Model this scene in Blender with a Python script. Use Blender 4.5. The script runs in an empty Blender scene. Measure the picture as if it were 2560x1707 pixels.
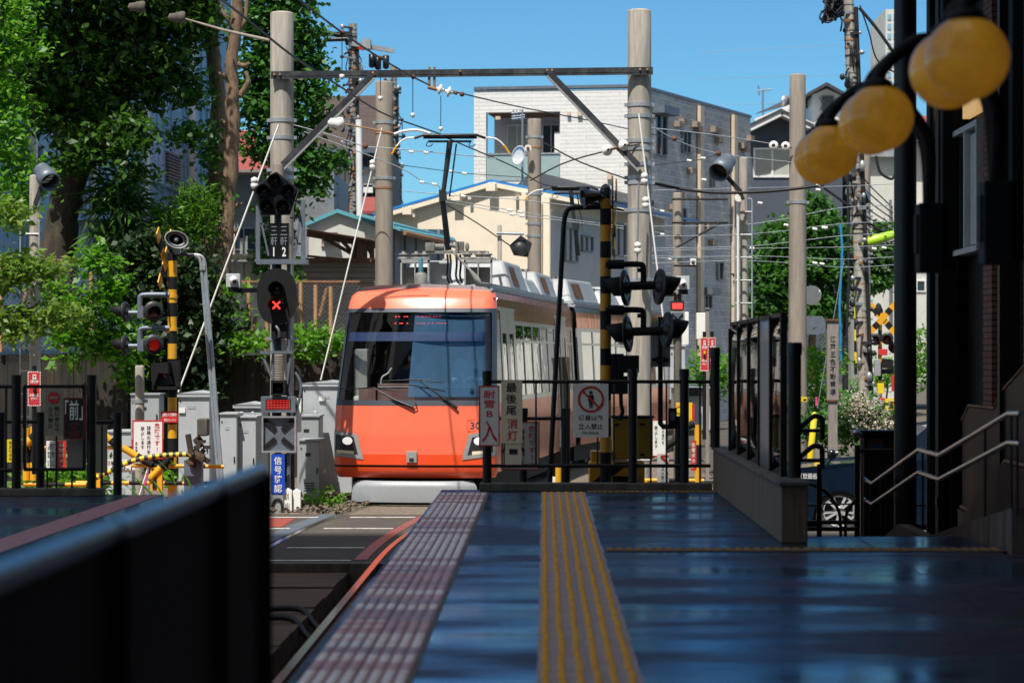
import bpy, math, random
import numpy as np
from mathutils import Vector, Matrix
# ---------------------------------------------------------------- camera, sky, sun, exposure
S = bpy.context.scene
COL = S.collection
F, CX, CY, CZ = 6044.0, 1360.0, 896.0, 2.25      # focal length in photo pixels, vanishing point, eye height over the rails
cd = bpy.data.cameras.new('camera'); cam = bpy.data.objects.new('camera', cd); COL.objects.link(cam)
cam.location = (0, 0, CZ); cam.rotation_euler = (math.radians(90), 0, 0)
cd.sensor_width = 36; cd.lens = 85; cd.shift_x = (1280 - CX) / 2560; cd.shift_y = (CY - 853.5) / 2560
cd.clip_start = .1; cd.clip_end = 3000
cd.dof.use_dof = True; cd.dof.focus_distance = 36.5; cd.dof.aperture_fstop = 2.7
S.camera = cam
SUN_EL, SUN_AZ = math.radians(60), math.radians(20)   # behind the camera, a little to the west
w = bpy.data.worlds.new('World'); S.world = w; w.use_nodes = True
nt = w.node_tree; bg = nt.nodes['Background']
sky = nt.nodes.new('ShaderNodeTexSky'); sky.sky_type = 'NISHITA'; sky.sun_disc = False
sky.sun_elevation = SUN_EL; sky.sun_rotation = math.pi + SUN_AZ
sky.altitude = 0; sky.air_density = 1.0; sky.dust_density = .0; sky.ozone_density = 3.5
hs = nt.nodes.new('ShaderNodeMixRGB'); hs.blend_type = 'MULTIPLY'; hs.inputs[0].default_value = 1; hs.inputs[2].default_value = (.35, .66, .83, 1)
nt.links.new(sky.outputs[0], hs.inputs[1]); bg.inputs[1].default_value = .12
# bright summer haze overhead and round the sun (behind the camera), clear blue to the north
tcw = nt.nodes.new('ShaderNodeTexCoord'); dw = nt.nodes.new('ShaderNodeVectorMath'); dw.operation = 'DOT_PRODUCT'; dw.inputs[1].default_value = (-.15, -.45, .88)
mw = nt.nodes.new('ShaderNodeMapRange'); mw.inputs[1].default_value = .22; mw.inputs[2].default_value = .9; mw.inputs[3].default_value = 0; mw.inputs[4].default_value = 1
mh = nt.nodes.new('ShaderNodeMixRGB'); mh.inputs[2].default_value = (4.4, 4.1, 3.65, 1)
nt.links.new(tcw.outputs['Generated'], dw.inputs[0]); nt.links.new(dw.outputs['Value'], mw.inputs[0]); nt.links.new(mw.outputs[0], mh.inputs[0]); nt.links.new(hs.outputs[0], mh.inputs[1]); nt.links.new(mh.outputs[0], bg.inputs[0])
sd = bpy.data.lights.new('sun', 'SUN'); sd.energy = 5.0; sd.angle = math.radians(.53); sd.color = (1, .95, .87)
sun = bpy.data.objects.new('sun', sd); COL.objects.link(sun)
SV = Vector((-math.cos(SUN_EL) * math.sin(SUN_AZ), -math.cos(SUN_EL) * math.cos(SUN_AZ), math.sin(SUN_EL)))
sun.rotation_euler = SV.to_track_quat('Z', 'Y').to_euler()
S.view_settings.view_transform = 'Standard'; S.view_settings.look = 'None'; S.view_settings.exposure = 0.2; S.view_settings.gamma = 1
S.cycles.use_denoising = True
S.cycles.max_bounces = 8; S.cycles.transparent_max_bounces = 16
R = random.Random(7)

# ---------------------------------------------------------------- helpers
def P(px, py, d): return Vector(((px - CX) * d / F, d, CZ - (py - CY) * d / F))
def X(px, d): return (px - CX) * d / F
def Z(py, d): return CZ - (py - CY) * d / F

class MB:
    """collects shapes; build() links them as one mesh object"""
    def __init__(s): s.v = []; s.f = []; s.mi = []; s.sm = []; s.m = 0
    def add(s, vs, fs, smooth=False):
        b = len(s.v); s.v += [tuple(v) for v in vs]
        for f in fs: s.f.append([b + i for i in f]); s.mi.append(s.m); s.sm.append(smooth)
        return s
    def hexa(s, p):
        return s.add(p, [(0, 3, 2, 1), (4, 5, 6, 7), (0, 1, 5, 4), (1, 2, 6, 5), (2, 3, 7, 6), (3, 0, 4, 7)])
    def box(s, x0, x1, y0, y1, z0, z1):
        return s.hexa([(x0, y0, z0), (x1, y0, z0), (x1, y1, z0), (x0, y1, z0), (x0, y0, z1), (x1, y0, z1), (x1, y1, z1), (x0, y1, z1)])
    def pb(s, x0, y0, x1, y1, d, t=.05):
        return s.box(X(x0, d), X(x1, d), d, d + t, Z(y1, d), Z(y0, d))
    def beam(s, a, b, w, h, up=(0, 0, 1)):
        a, b = Vector(a), Vector(b); t = (b - a).normalized(); u = Vector(up)
        if abs(t.dot(u)) > .98: u = Vector((0, 1, 0))
        sd_ = t.cross(u).normalized() * (w / 2); u = sd_.cross(t).normalized() * (h / 2)
        return s.hexa([a - sd_ - u, a + sd_ - u, b + sd_ - u, b - sd_ - u, a - sd_ + u, a + sd_ + u, b + sd_ + u, b - sd_ + u])
    def tube(s, pts, r, n=8, caps=True):
        pts = [Vector(p) for p in pts]; m = len(pts)
        rs = r if isinstance(r, (list, tuple)) else [r] * m
        vs = []; nrm = None
        for i, p in enumerate(pts):
            t = (pts[min(i + 1, m - 1)] - pts[max(i - 1, 0)]).normalized()
            if nrm is None:
                nrm = t.orthogonal().normalized()
            nrm = (nrm - t * nrm.dot(t)).normalized(); bn = t.cross(nrm)
            for k in range(n):
                a = 2 * math.pi * k / n
                vs.append(p + (nrm * math.cos(a) + bn * math.sin(a)) * rs[i])
        fs = [(i * n + k, i * n + (k + 1) % n, (i + 1) * n + (k + 1) % n, (i + 1) * n + k) for i in range(m - 1) for k in range(n)]
        s.add(vs, fs, True)
        if caps:
            for q, rev in ((0, True), (m - 1, False)):
                if rs[q] > .002: f = tuple(range(n)); s.add(vs[q * n:q * n + n], [f[::-1] if rev else f])
        return s
    def cyl(s, a, b, r, r2=None, n=16): return s.tube([a, b], [r, r if r2 is None else r2], n)
    def lathe(s, c, prof, n=20, axis=(0, 0, 1), smooth=True, sx=1, sy=1):
        c = Vector(c); q = Vector((0, 0, 1)).rotation_difference(Vector(axis)); vs = []
        for r, h in prof:
            for k in range(n):
                a = 2 * math.pi * k / n
                vs.append(c + q @ Vector((r * math.cos(a) * sx, r * math.sin(a) * sy, h)))
        m = len(prof)
        fs = [(i * n + k, i * n + (k + 1) % n, (i + 1) * n + (k + 1) % n, (i + 1) * n + k) for i in range(m - 1) for k in range(n)]
        return s.add(vs, fs, smooth)
    def sphere(s, c, r, n=20, m=12, sc=(1, 1, 1)):
        c = Vector(c); vs = []; fs = []
        for i in range(m + 1):
            th = math.pi * i / m
            for k in range(n):
                a = 2 * math.pi * k / n
                vs.append((c.x + r * sc[0] * math.sin(th) * math.cos(a), c.y + r * sc[1] * math.sin(th) * math.sin(a), c.z - r * sc[2] * math.cos(th)))
        fs = [(i * n + k, i * n + (k + 1) % n, (i + 1) * n + (k + 1) % n, (i + 1) * n + k) for i in range(m) for k in range(n)]
        return s.add(vs, fs, True)
    def prism(s, poly, vec):
        """closed 3-D polygon pushed along vec"""
        n = len(poly); vec = Vector(vec); a = [Vector(p) for p in poly]
        return s.add(a + [p + vec for p in a], [tuple(range(n))[::-1], tuple(range(n, 2 * n))] + [(i, (i + 1) % n, n + (i + 1) % n, n + i) for i in range(n)])
    def pp(s, pxs, d, t): return s.prism([P(x, y, d) for x, y in pxs], (0, t, 0))   # outline in photo pixels at distance d, thickness t
    def disc(s, c, r, t, axis=(0, 1, 0), n=20):
        c = Vector(c); ax = Vector(axis).normalized(); return s.tube([c, c + ax * t], r, n)
    def build(s, name, mats, parent=None, bevel=0, local=False, label=None):
        if not isinstance(mats, (list, tuple)): mats = [mats]
        me = bpy.data.meshes.new(name)
        o0 = Vector((0, 0, 0)) if (local or parent is None) else origin(parent)
        own = Vector((0, 0, 0))
        if parent is None and s.v and not local:      # a one-mesh thing keeps its origin at its base
            a = np.array(s.v); own = Vector(((a[:, 0].min() + a[:, 0].max()) / 2, (a[:, 1].min() + a[:, 1].max()) / 2, a[:, 2].min())); o0 = own
        me.from_pydata([(v[0] - o0.x, v[1] - o0.y, v[2] - o0.z) for v in s.v], [], s.f)
        for m in mats: me.materials.append(m)
        me.polygons.foreach_set('material_index', s.mi); me.polygons.foreach_set('use_smooth', s.sm)
        me.update()
        o = bpy.data.objects.new(name, me); COL.objects.link(o); o.location = own
        if parent: o.parent = parent
        if bevel:
            b = o.modifiers.new('edge', 'BEVEL'); b.width = bevel; b.segments = 2; b.limit_method = 'ANGLE'; b.angle_limit = math.radians(40)
        if label: o['label'] = label
        return o

def origin(o):
    v = Vector((0, 0, 0))
    while o: v += o.location; o = o.parent
    return v
def tag(o, label, cat, group=None):
    o['label'] = label; o['category'] = cat
    if group: o['group'] = group
    return o
def thing(name, label, cat, loc, group=None, rz=0):
    o = bpy.data.objects.new(name, None); COL.objects.link(o); o.location = loc; o.rotation_euler = (0, 0, rz); o.empty_display_size = .1
    return tag(o, label, cat, group)
def struct(o, kind='structure'): o['kind'] = kind; return o
def kids(o): return [c for c in bpy.data.objects if c.parent == o]
def dup(o, delta, label=None, parent=None):
    c = o.copy(); COL.objects.link(c)
    if parent: c.parent = parent
    else: c.location = o.location + Vector(delta)
    if label: c['label'] = label
    for k in kids(o): dup(k, (0, 0, 0), None, c)
    return c
def bez(pts, n=10):
    """Catmull-Rom through points"""
    pts = [Vector(p) for p in pts]; q = [pts[0]] + pts + [pts[-1]]; out = []
    for i in range(1, len(q) - 2):
        for k in range(n):
            t = k / n; a, b, c, d = q[i - 1], q[i], q[i + 1], q[i + 2]
            out.append(.5 * ((2 * b) + (c - a) * t + (2 * a - 5 * b + 4 * c - d) * t * t + (3 * b - a - 3 * c + d) * t ** 3))
    return out + [pts[-1]]

# ---------------------------------------------------------------- materials
def _n(nt, t, **k):
    n = nt.nodes.new(t)
    for a, b in k.items(): setattr(n, a, b)
    return n
def mat(name, col, rough=.6, metal=0, var=.18, scale=6, bump=0, st=(1, 1, 1), emit=None, es=0, coat=0, rvar=0, spec=.5, dirt=None, dscale=1.5):
    m = bpy.data.materials.new(name); m.use_nodes = True; nt = m.node_tree; b = nt.nodes['Principled BSDF']
    b.inputs['Roughness'].default_value = rough; b.inputs['Metallic'].default_value = metal; b.inputs['Specular IOR Level'].default_value = spec
    if coat: b.inputs['Coat Weight'].default_value = coat; b.inputs['Coat Roughness'].default_value = .08
    tc = _n(nt, 'ShaderNodeTexCoord'); mp = _n(nt, 'ShaderNodeMapping'); mp.inputs['Scale'].default_value = st
    nt.links.new(tc.outputs['Object'], mp.inputs[0])
    nz = _n(nt, 'ShaderNodeTexNoise'); nz.inputs['Scale'].default_value = scale; nz.inputs['Detail'].default_value = 5; nz.inputs['Roughness'].default_value = .65
    nt.links.new(mp.outputs[0], nz.inputs['Vector'])
    cr = _n(nt, 'ShaderNodeValToRGB'); e = cr.color_ramp.elements
    e[0].position = .3; e[1].position = .7
    e[0].color = (*[c * (1 - var) for c in col], 1); e[1].color = (*[min(1, c * (1 + var)) for c in col], 1)
    nt.links.new(nz.outputs['Fac'], cr.inputs[0]); out = cr.outputs[0]
    if dirt:
        n2 = _n(nt, 'ShaderNodeTexNoise'); n2.inputs['Scale'].default_value = dscale; n2.inputs['Detail'].default_value = 8; n2.inputs['Roughness'].default_value = .7
        nt.links.new(mp.outputs[0], n2.inputs['Vector'])
        r2 = _n(nt, 'ShaderNodeValToRGB'); r2.color_ramp.elements[0].position = .48; r2.color_ramp.elements[1].position = .68
        nt.links.new(n2.outputs['Fac'], r2.inputs[0])
        mx = _n(nt, 'ShaderNodeMixRGB'); nt.links.new(r2.outputs[0], mx.inputs[0]); nt.links.new(out, mx.inputs[1]); mx.inputs[2].default_value = (*dirt, 1); out = mx.outputs[0]
    nt.links.new(out, b.inputs['Base Color'])
    if rvar:
        mr = _n(nt, 'ShaderNodeMapRange'); mr.inputs[3].default_value = max(.02, rough - rvar); mr.inputs[4].default_value = min(1, rough + rvar); mr.inputs[1].default_value = .3; mr.inputs[2].default_value = .7
        nt.links.new(nz.outputs['Fac'], mr.inputs[0]); nt.links.new(mr.outputs[0], b.inputs['Roughness'])
    if bump:
        bp = _n(nt, 'ShaderNodeBump'); bp.inputs['Strength'].default_value = bump; bp.inputs['Distance'].default_value = .02
        nt.links.new(nz.outputs['Fac'], bp.inputs['Height']); nt.links.new(bp.outputs[0], b.inputs['Normal'])
    if emit:
        b.inputs['Emission Color'].default_value = (*emit, 1); b.inputs['Emission Strength'].default_value = es
    return m
def leafmat(name, c0, c1, trans=.35, rough=.45):
    m = bpy.data.materials.new(name); m.use_nodes = True; nt = m.node_tree; b = nt.nodes['Principled BSDF']; out = nt.nodes['Material Output']
    g = _n(nt, 'ShaderNodeNewGeometry'); cr = _n(nt, 'ShaderNodeValToRGB'); e = cr.color_ramp.elements
    e[0].color = (*c0, 1); e[1].color = (*c1, 1); nt.links.new(g.outputs['Random Per Island'], cr.inputs[0])
    nt.links.new(cr.outputs[0], b.inputs['Base Color']); b.inputs['Roughness'].default_value = rough; b.inputs['Specular IOR Level'].default_value = .35
    tl = _n(nt, 'ShaderNodeBsdfTranslucent'); mu = _n(nt, 'ShaderNodeMixRGB', blend_type='MULTIPLY'); mu.inputs[0].default_value = 1; mu.inputs[2].default_value = (1.5, 1.6, .5, 1)
    nt.links.new(cr.outputs[0], mu.inputs[1]); nt.links.new(mu.outputs[0], tl.inputs[0])
    mx = _n(nt, 'ShaderNodeMixShader'); mx.inputs[0].default_value = trans
    nt.links.new(b.outputs[0], mx.inputs[1]); nt.links.new(tl.outputs[0], mx.inputs[2]); nt.links.new(mx.outputs[0], out.inputs[0])
    return m
def glassmat(name, tint=(.8, .9, .9), rough=.02, ior=1.5, base=.0, bump=0):
    m = bpy.data.materials.new(name); m.use_nodes = True; nt = m.node_tree; nt.nodes.remove(nt.nodes['Principled BSDF']); out = nt.nodes['Material Output']
    tr = _n(nt, 'ShaderNodeBsdfTransparent'); tr.inputs[0].default_value = (*tint, 1)
    gl = _n(nt, 'ShaderNodeBsdfGlossy'); gl.inputs['Roughness'].default_value = rough
    fr = _n(nt, 'ShaderNodeFresnel'); fr.inputs[0].default_value = ior
    ad = _n(nt, 'ShaderNodeMath', operation='ADD', use_clamp=True); ad.inputs[1].default_value = base; nt.links.new(fr.outputs[0], ad.inputs[0])
    if bump:
        tc = _n(nt, 'ShaderNodeTexCoord'); nz = _n(nt, 'ShaderNodeTexNoise'); nz.inputs['Scale'].default_value = 2.2; nt.links.new(tc.outputs['Object'], nz.inputs['Vector'])
        bp = _n(nt, 'ShaderNodeBump'); bp.inputs['Strength'].default_value = bump; bp.inputs['Distance'].default_value = .05
        nt.links.new(nz.outputs['Fac'], bp.inputs['Height']); nt.links.new(bp.outputs[0], gl.inputs['Normal'])
    mx = _n(nt, 'ShaderNodeMixShader'); nt.links.new(ad.outputs[0], mx.inputs[0]); nt.links.new(tr.outputs[0], mx.inputs[1]); nt.links.new(gl.outputs[0], mx.inputs[2])
    nt.links.new(mx.outputs[0], out.inputs[0]); return m
def brickmat(name, c1, c2, mortar, bw, bh, u=(1, 0, 0), gap=.012, bump=.4, rough=.75, off=.5):
    """bricks on a vertical wall; u is the wall's horizontal direction"""
    m = bpy.data.materials.new(name); m.use_nodes = True; nt = m.node_tree; b = nt.nodes['Principled BSDF']; b.inputs['Roughness'].default_value = rough
    tc = _n(nt, 'ShaderNodeTexCoord'); dt = _n(nt, 'ShaderNodeVectorMath', operation='DOT_PRODUCT'); dt.inputs[1].default_value = Vector(u).normalized()
    nt.links.new(tc.outputs['Object'], dt.inputs[0]); sp = _n(nt, 'ShaderNodeSeparateXYZ'); nt.links.new(tc.outputs['Object'], sp.inputs[0])
    cb = _n(nt, 'ShaderNodeCombineXYZ'); nt.links.new(dt.outputs['Value'], cb.inputs[0]); nt.links.new(sp.outputs[2], cb.inputs[1])
    bk = _n(nt, 'ShaderNodeTexBrick', offset=off); nt.links.new(cb.outputs[0], bk.inputs['Vector'])
    bk.inputs['Color1'].default_value = (*c1, 1); bk.inputs['Color2'].default_value = (*c2, 1); bk.inputs['Mortar'].default_value = (*mortar, 1)
    bk.inputs['Scale'].default_value = 1; bk.inputs['Mortar Size'].default_value = gap; bk.inputs['Mortar Smooth'].default_value = .3; bk.inputs['Brick Width'].default_value = bw; bk.inputs['Row Height'].default_value = bh
    nz = _n(nt, 'ShaderNodeTexNoise'); nz.inputs['Scale'].default_value = 9; nz.inputs['Detail'].default_value = 6; nt.links.new(tc.outputs['Object'], nz.inputs['Vector'])
    mx = _n(nt, 'ShaderNodeMixRGB', blend_type='OVERLAY'); mx.inputs[0].default_value = .35
    nt.links.new(bk.outputs['Color'], mx.inputs[1]); nt.links.new(nz.outputs['Fac'], mx.inputs[2]); nt.links.new(mx.outputs[0], b.inputs['Base Color'])
    ma = _n(nt, 'ShaderNodeMath', operation='MULTIPLY_ADD'); ma.inputs[1].default_value = .5; nt.links.new(nz.outputs['Fac'], ma.inputs[0])
    iv = _n(nt, 'ShaderNodeMath', operation='SUBTRACT'); iv.inputs[0].default_value = 1; nt.links.new(bk.outputs['Fac'], iv.inputs[1]); nt.links.new(iv.outputs[0], ma.inputs[2])
    bp = _n(nt, 'ShaderNodeBump'); bp.inputs['Strength'].default_value = bump; bp.inputs['Distance'].default_value = .03
    nt.links.new(ma.outputs[0], bp.inputs['Height']); nt.links.new(bp.outputs[0], b.inputs['Normal'])
    return m

M = {}
def mk(k, *a, **kw): M[k] = mat(k, *a, **kw)
mk('concrete', (.40, .365, .315), .85, scale=5, st=(3, 3, .25), var=.32, bump=.15, dirt=(.23, .205, .175), dscale=1.6)
mk('concrete_brown', (.31, .265, .22), .85, scale=4, st=(3, 3, .3), var=.2, bump=.15, dirt=(.19, .16, .14))
mk('concrete_dark', (.13, .115, .095), .8, scale=5, st=(2, 2, .5), var=.3, bump=.2, dirt=(.06, .05, .04))
mk('plank_wall', (.022, .019, .017), .9, scale=5, st=(3, 3, .25), var=.5, bump=.3, dirt=(.06, .046, .032))
mk('black_paint', (.007, .007, .008), .35, var=.3, spec=.4)
mk('black_matte', (.008, .008, .009), .7, var=.3, spec=.3)
mk('black_gloss', (.008, .009, .012), .12, var=.2, coat=.6)
mk('dark_steel', (.035, .037, .042), .45, .3, var=.3)
mk('bronze', (.013, .010, .008), .45, .1, var=.3, spec=.4)
mk('bronze_dark', (.006, .005, .0045), .6, .0, var=.4, spec=.25)
mk('galv', (.46, .48, .50), .45, .55, var=.15, scale=14, dirt=(.33, .33, .33))
mk('galv_dark', (.16, .19, .23), .5, .4, var=.2)
mk('stainless', (.62, .62, .63), .2, 1.0, var=.08)
mk('steel_beam', (.035, .038, .045), .5, .2, var=.3, dirt=(.10, .10, .10))
mk('steel_light', (.33, .34, .34), .6, .2, var=.15)
mk('cabinet', (.44, .47, .50), .5, .0, var=.05, scale=2, dirt=(.36, .38, .39))
mk('cabinet_dark', (.38, .41, .43), .5, .1, var=.08, scale=2)
mk('white', (.86, .85, .81), .6, var=.05, dirt=(.72, .70, .64))
mk('white_clean', (.80, .80, .79), .45, var=.03)
mk('cream_sign', (.86, .74, .54), .6, var=.1, dirt=(.62, .49, .33))
mk('dim_sign', (.30, .27, .20), .6, var=.1, dirt=(.22, .19, .14))
mk('red', (.62, .025, .025), .5, var=.08)
mk('sign_red', (.58, .03, .025), .5, var=.05)
mk('ink', (.012, .012, .014), .6, var=.1)
mk('yellow', (.80, .40, .015), .45, var=.1, dirt=(.55, .27, .03))
mk('yellow_sign', (.80, .58, .02), .5, var=.05)
mk('yellow_olive', (.40, .25, .01), .5, var=.12)
mk('blue_sign', (.012, .07, .48), .4, var=.06)
mk('rust', (.16, .065, .03), .8, var=.4, scale=20, dirt=(.05, .03, .02))
mk('rust_light', (.36, .19, .09), .75, var=.3, scale=16, dirt=(.22, .09, .04))
mk('insul', (.80, .79, .75), .25, var=.05, coat=.4)
mk('wire', (.035, .035, .038), .5, .5)
mk('wire_light', (.30, .34, .38), .5, .6)
mk('lens_dark', (.012, .008, .008), .12, var=.2, coat=.8)
mk('lens_red', (.45, .012, .012), .2, var=.1, emit=(1, .03, .02), es=.12)
mk('lens_dim', (.10, .012, .008), .2, var=.1, coat=.5)
mk('led_red', (.3, .01, .01), .4, emit=(1, .04, .03), es=2.2)
mk('led_orange', (.3, .03, .01), .4, emit=(1, .12, .05), es=1.6)
mk('lamp_white', (.8, .8, .78), .2, emit=(1, .98, .9), es=.6)
mk('bark_dark', (.035, .027, .02), .9, scale=9, st=(3, 3, .8), var=.5, bump=.9, dirt=(.085, .07, .045), dscale=2)
mk('bark', (.22, .145, .095), .9, scale=10, st=(4, 4, .5), var=.4, bump=.9, dirt=(.11, .07, .045), dscale=4)
mk('bark_grey', (.20, .155, .10), .9, scale=8, st=(4, 4, .4), var=.4, bump=.7, dirt=(.10, .08, .055), dscale=3)
mk('wood_grey', (.27, .235, .22), .85, scale=7, st=(5, 5, .4), var=.25, bump=.3, dirt=(.17, .14, .13))
mk('wood_brown', (.13, .065, .035), .8, scale=8, st=(4, 4, .5), var=.35, bump=.2)
mk('wood_board', (.30, .235, .19), .85, scale=7, st=(.5, 5, 5), var=.2, bump=.2)
mk('post_wood', (.42, .24, .12), .85, scale=10, st=(4, 4, .6), var=.3)
mk('asphalt', (.085, .077, .068), .9, spec=.15, scale=60, var=.35, bump=.15, dirt=(.12, .108, .095), dscale=.8)
mk('earth', (.10, .085, .06), .95, scale=5, var=.4, bump=.4)
mk('ballast', (.20, .165, .125), .95, scale=28, var=.6, bump=1, dirt=(.08, .06, .045), dscale=12)
mk('road_white', (.62, .60, .56), .7, var=.2, scale=12, dirt=(.22, .2, .18), dscale=5)
mk('road_red', (.30, .055, .035), .8, var=.2, scale=20)
mk('rail_steel', (.24, .36, .44), .34, .9, var=.2)
mk('rail', (.28, .25, .23), .22, .95, var=.2, dirt=(.14, .08, .05), dscale=6)
mk('rail_head', (.55, .53, .51), .16, 1, var=.1)
mk('slab', (.15, .105, .078), .85, spec=.08, scale=3, st=(.5, 3, 3), var=.4, bump=.25, rvar=.2)
mk('panel_red', (.22, .075, .07), .38, scale=6, var=.25)
mk('foam_dark', (.006, .006, .006), .8)
mk('tarp', (.10, .10, .09), .5)
mk('pale_wall', (.62, .62, .58), .8, scale=1.5, var=.06, dirt=(.50, .50, .46), dscale=.6)
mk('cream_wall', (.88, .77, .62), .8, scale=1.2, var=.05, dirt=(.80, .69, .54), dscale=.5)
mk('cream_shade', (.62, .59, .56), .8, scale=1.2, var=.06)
mk('grey_wall', (.24, .26, .28), .85, scale=1, var=.12, dirt=(.17, .18, .2), dscale=.7)
mk('blue_wall', (.21, .40, .56), .7, scale=.8, st=(2, 2, .5), var=.12, dirt=(.17, .33, .47), dscale=.5)
mk('blue_panel', (.32, .50, .66), .6, scale=1, var=.08)
mk('navy_wall', (.068, .084, .115), .7, scale=.6, var=.1)
mk('pipe_white', (.62, .62, .60), .5, var=.1)
mk('pipe_beige', (.62, .50, .38), .6, var=.08)
mk('win_dark', (.02, .03, .04), .1, var=.3, spec=.6)
mk('win_frame', (.20, .22, .24), .5, .3)
mk('curtain', (.42, .43, .38), .8, scale=14, st=(6, 6, .1), var=.15)
mk('roof_brown', (.07, .05, .045), .8, scale=3, st=(.3, .3, 9), var=.35, bump=.3)
mk('roof_red', (.30, .07, .06), .75, scale=3, st=(.3, .3, 9), var=.2, bump=.3)
mk('roof_blue', (.02, .22, .60), .5, var=.1)
mk('roof_cyan', (.10, .38, .46), .55, var=.12, st=(8, 8, .4), dirt=(.16, .33, .36), dscale=2)
mk('roof_dark', (.045, .05, .06), .7, var=.2)
mk('lime', (.42, .72, .03), .35, var=.05)
mk('pink', (.8, .07, .25), .6)
mk('cable_blue', (.02, .24, .48), .5)
mk('cable_black', (.012, .013, .014), .55)
mk('skin', (.42, .24, .16), .55, var=.05)
mk('hair', (.012, .01, .009), .5)
mk('uniform', (.80, .84, .88), .8, var=.05)
mk('uniform_navy', (.06, .08, .14), .8, var=.1)
M['glass'] = glassmat('clear_glass', (.72, .80, .80))
M['panel_glass'] = glassmat('smoky_panel', (.74, .68, .62), .02, 1.15, .05, .0)
mk('tile_pale', (.8, .8, .78), .6)
M['balustrade'] = mat('frosted_balustrade', (.33, .45, .46), .25, var=.05)

# ---------------------------------------------------------------- lettering and leaf clouds
def _text_mesh(body, bold=.012, lines=1.0):
    c = bpy.data.curves.new('lettering', 'FONT'); c.body = body; c.size = 1; c.align_x = 'CENTER'; c.space_line = lines; c.offset = bold; c.resolution_u = 3
    o = bpy.data.objects.new('lettering', c); COL.objects.link(o)
    dg = bpy.context.evaluated_depsgraph_get(); me = bpy.data.meshes.new_from_object(o.evaluated_get(dg))
    bpy.data.objects.remove(o); bpy.data.curves.remove(c); return me
def txtm(body, x0, z0, x1, z1, y, m, parent, bold=.012, lines=1.0, name='lettering', vertical=False, local=True):
    """lettering filling the box x0..x1, z0..z1 on the plane y, read from -Y"""
    if vertical: body = '\n'.join(body); lines = lines if lines != 1.0 else 1.1
    me = _text_mesh(body, bold, lines); n = len(me.vertices); a = np.empty(n * 3); me.vertices.foreach_get('co', a); a = a.reshape(-1, 3)
    mn, mx = a.min(0), a.max(0); s = np.maximum(mx - mn, 1e-6)
    out = np.empty_like(a); out[:, 0] = x0 + (a[:, 0] - mn[0]) / s[0] * (x1 - x0); out[:, 2] = z0 + (a[:, 1] - mn[1]) / s[1] * (z1 - z0); out[:, 1] = y
    if not local: out -= np.array(origin(parent))
    me.vertices.foreach_set('co', out.ravel()); me.materials.clear(); me.materials.append(m); me.name = name; me.update()
    o = bpy.data.objects.new(name, me); COL.objects.link(o); o.parent = parent; return o
def txt(body, px0, py0, px1, py1, d, m, parent, **k):
    return txtm(body, X(px0, d), Z(py1, d), X(px1, d), Z(py0, d), d - .004, m, parent, local=False, **k)

NPR = np.random.RandomState(11)
def leaves(name, blobs, size, m, parent=None, aspect=.5, shell=.55, droop=.25, label=None, clump=.13):
    """blobs: (centre, rx, ry, rz, count); every leaf is a folded four-cornered blade"""
    C = []; 
    for c, rx, ry, rz, n in blobs:
        v = NPR.normal(size=(n, 3)); v /= np.linalg.norm(v, axis=1)[:, None]
        r = NPR.uniform(shell, 1.0, n) ** .7 * (1 + .16 * np.sin(v[:, 0] * 7 + v[:, 2] * 9 + c[0] * 5) + .12 * NPR.normal(size=n))
        q = np.array(c) + v * r[:, None] * np.array((rx, ry, rz)); g = max(1, n // 13)      # leaves sit in sprays of about a dozen
        C.append(q[NPR.randint(0, g, n)] + NPR.normal(size=(n, 3)) * clump * np.array((1.25, 1, .7)))
    C = np.concatenate(C); n = len(C)
    t = NPR.normal(size=(n, 3)); t[:, 2] = t[:, 2] * .6 - droop; t /= np.linalg.norm(t, axis=1)[:, None]
    up = NPR.normal(size=(n, 3)) * .55 + np.array((0, -.35, .8)); sd_ = np.cross(t, up); sd_ /= np.linalg.norm(sd_, axis=1)[:, None] + 1e-9
    nn = np.cross(sd_, t); L = size * NPR.uniform(.45, 1.6, n)[:, None]; Wd = L * aspect
    V = np.stack([C, C + t * L * .45 + sd_ * Wd * .5 + nn * L * .08, C + t * L, C + t * L * .45 - sd_ * Wd * .5 + nn * L * .08], 1).reshape(-1, 3)
    own = Vector((0, 0, 0))
    if parent: V -= np.array(origin(parent))
    me = bpy.data.meshes.new(name); me.vertices.add(4 * n); me.vertices.foreach_set('co', V.ravel())
    me.loops.add(4 * n); me.loops.foreach_set('vertex_index', np.arange(4 * n, dtype=np.int32))
    me.polygons.add(n); me.polygons.foreach_set('loop_start', np.arange(n, dtype=np.int32) * 4); me.polygons.foreach_set('loop_total', np.full(n, 4, dtype=np.int32))
    me.materials.append(m); me.update(calc_edges=True); me.validate()
    o = bpy.data.objects.new(name, me); COL.objects.link(o)
    if parent: o.parent = parent
    if label: o['label'] = label
    return o
def blob(px, py, d, rx, rz, n, ry=None):
    k = d / F; return (tuple(P(px, py, d)), rx * k, (ry if ry else (rx + rz) * k / 2), rz * k, n)
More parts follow.
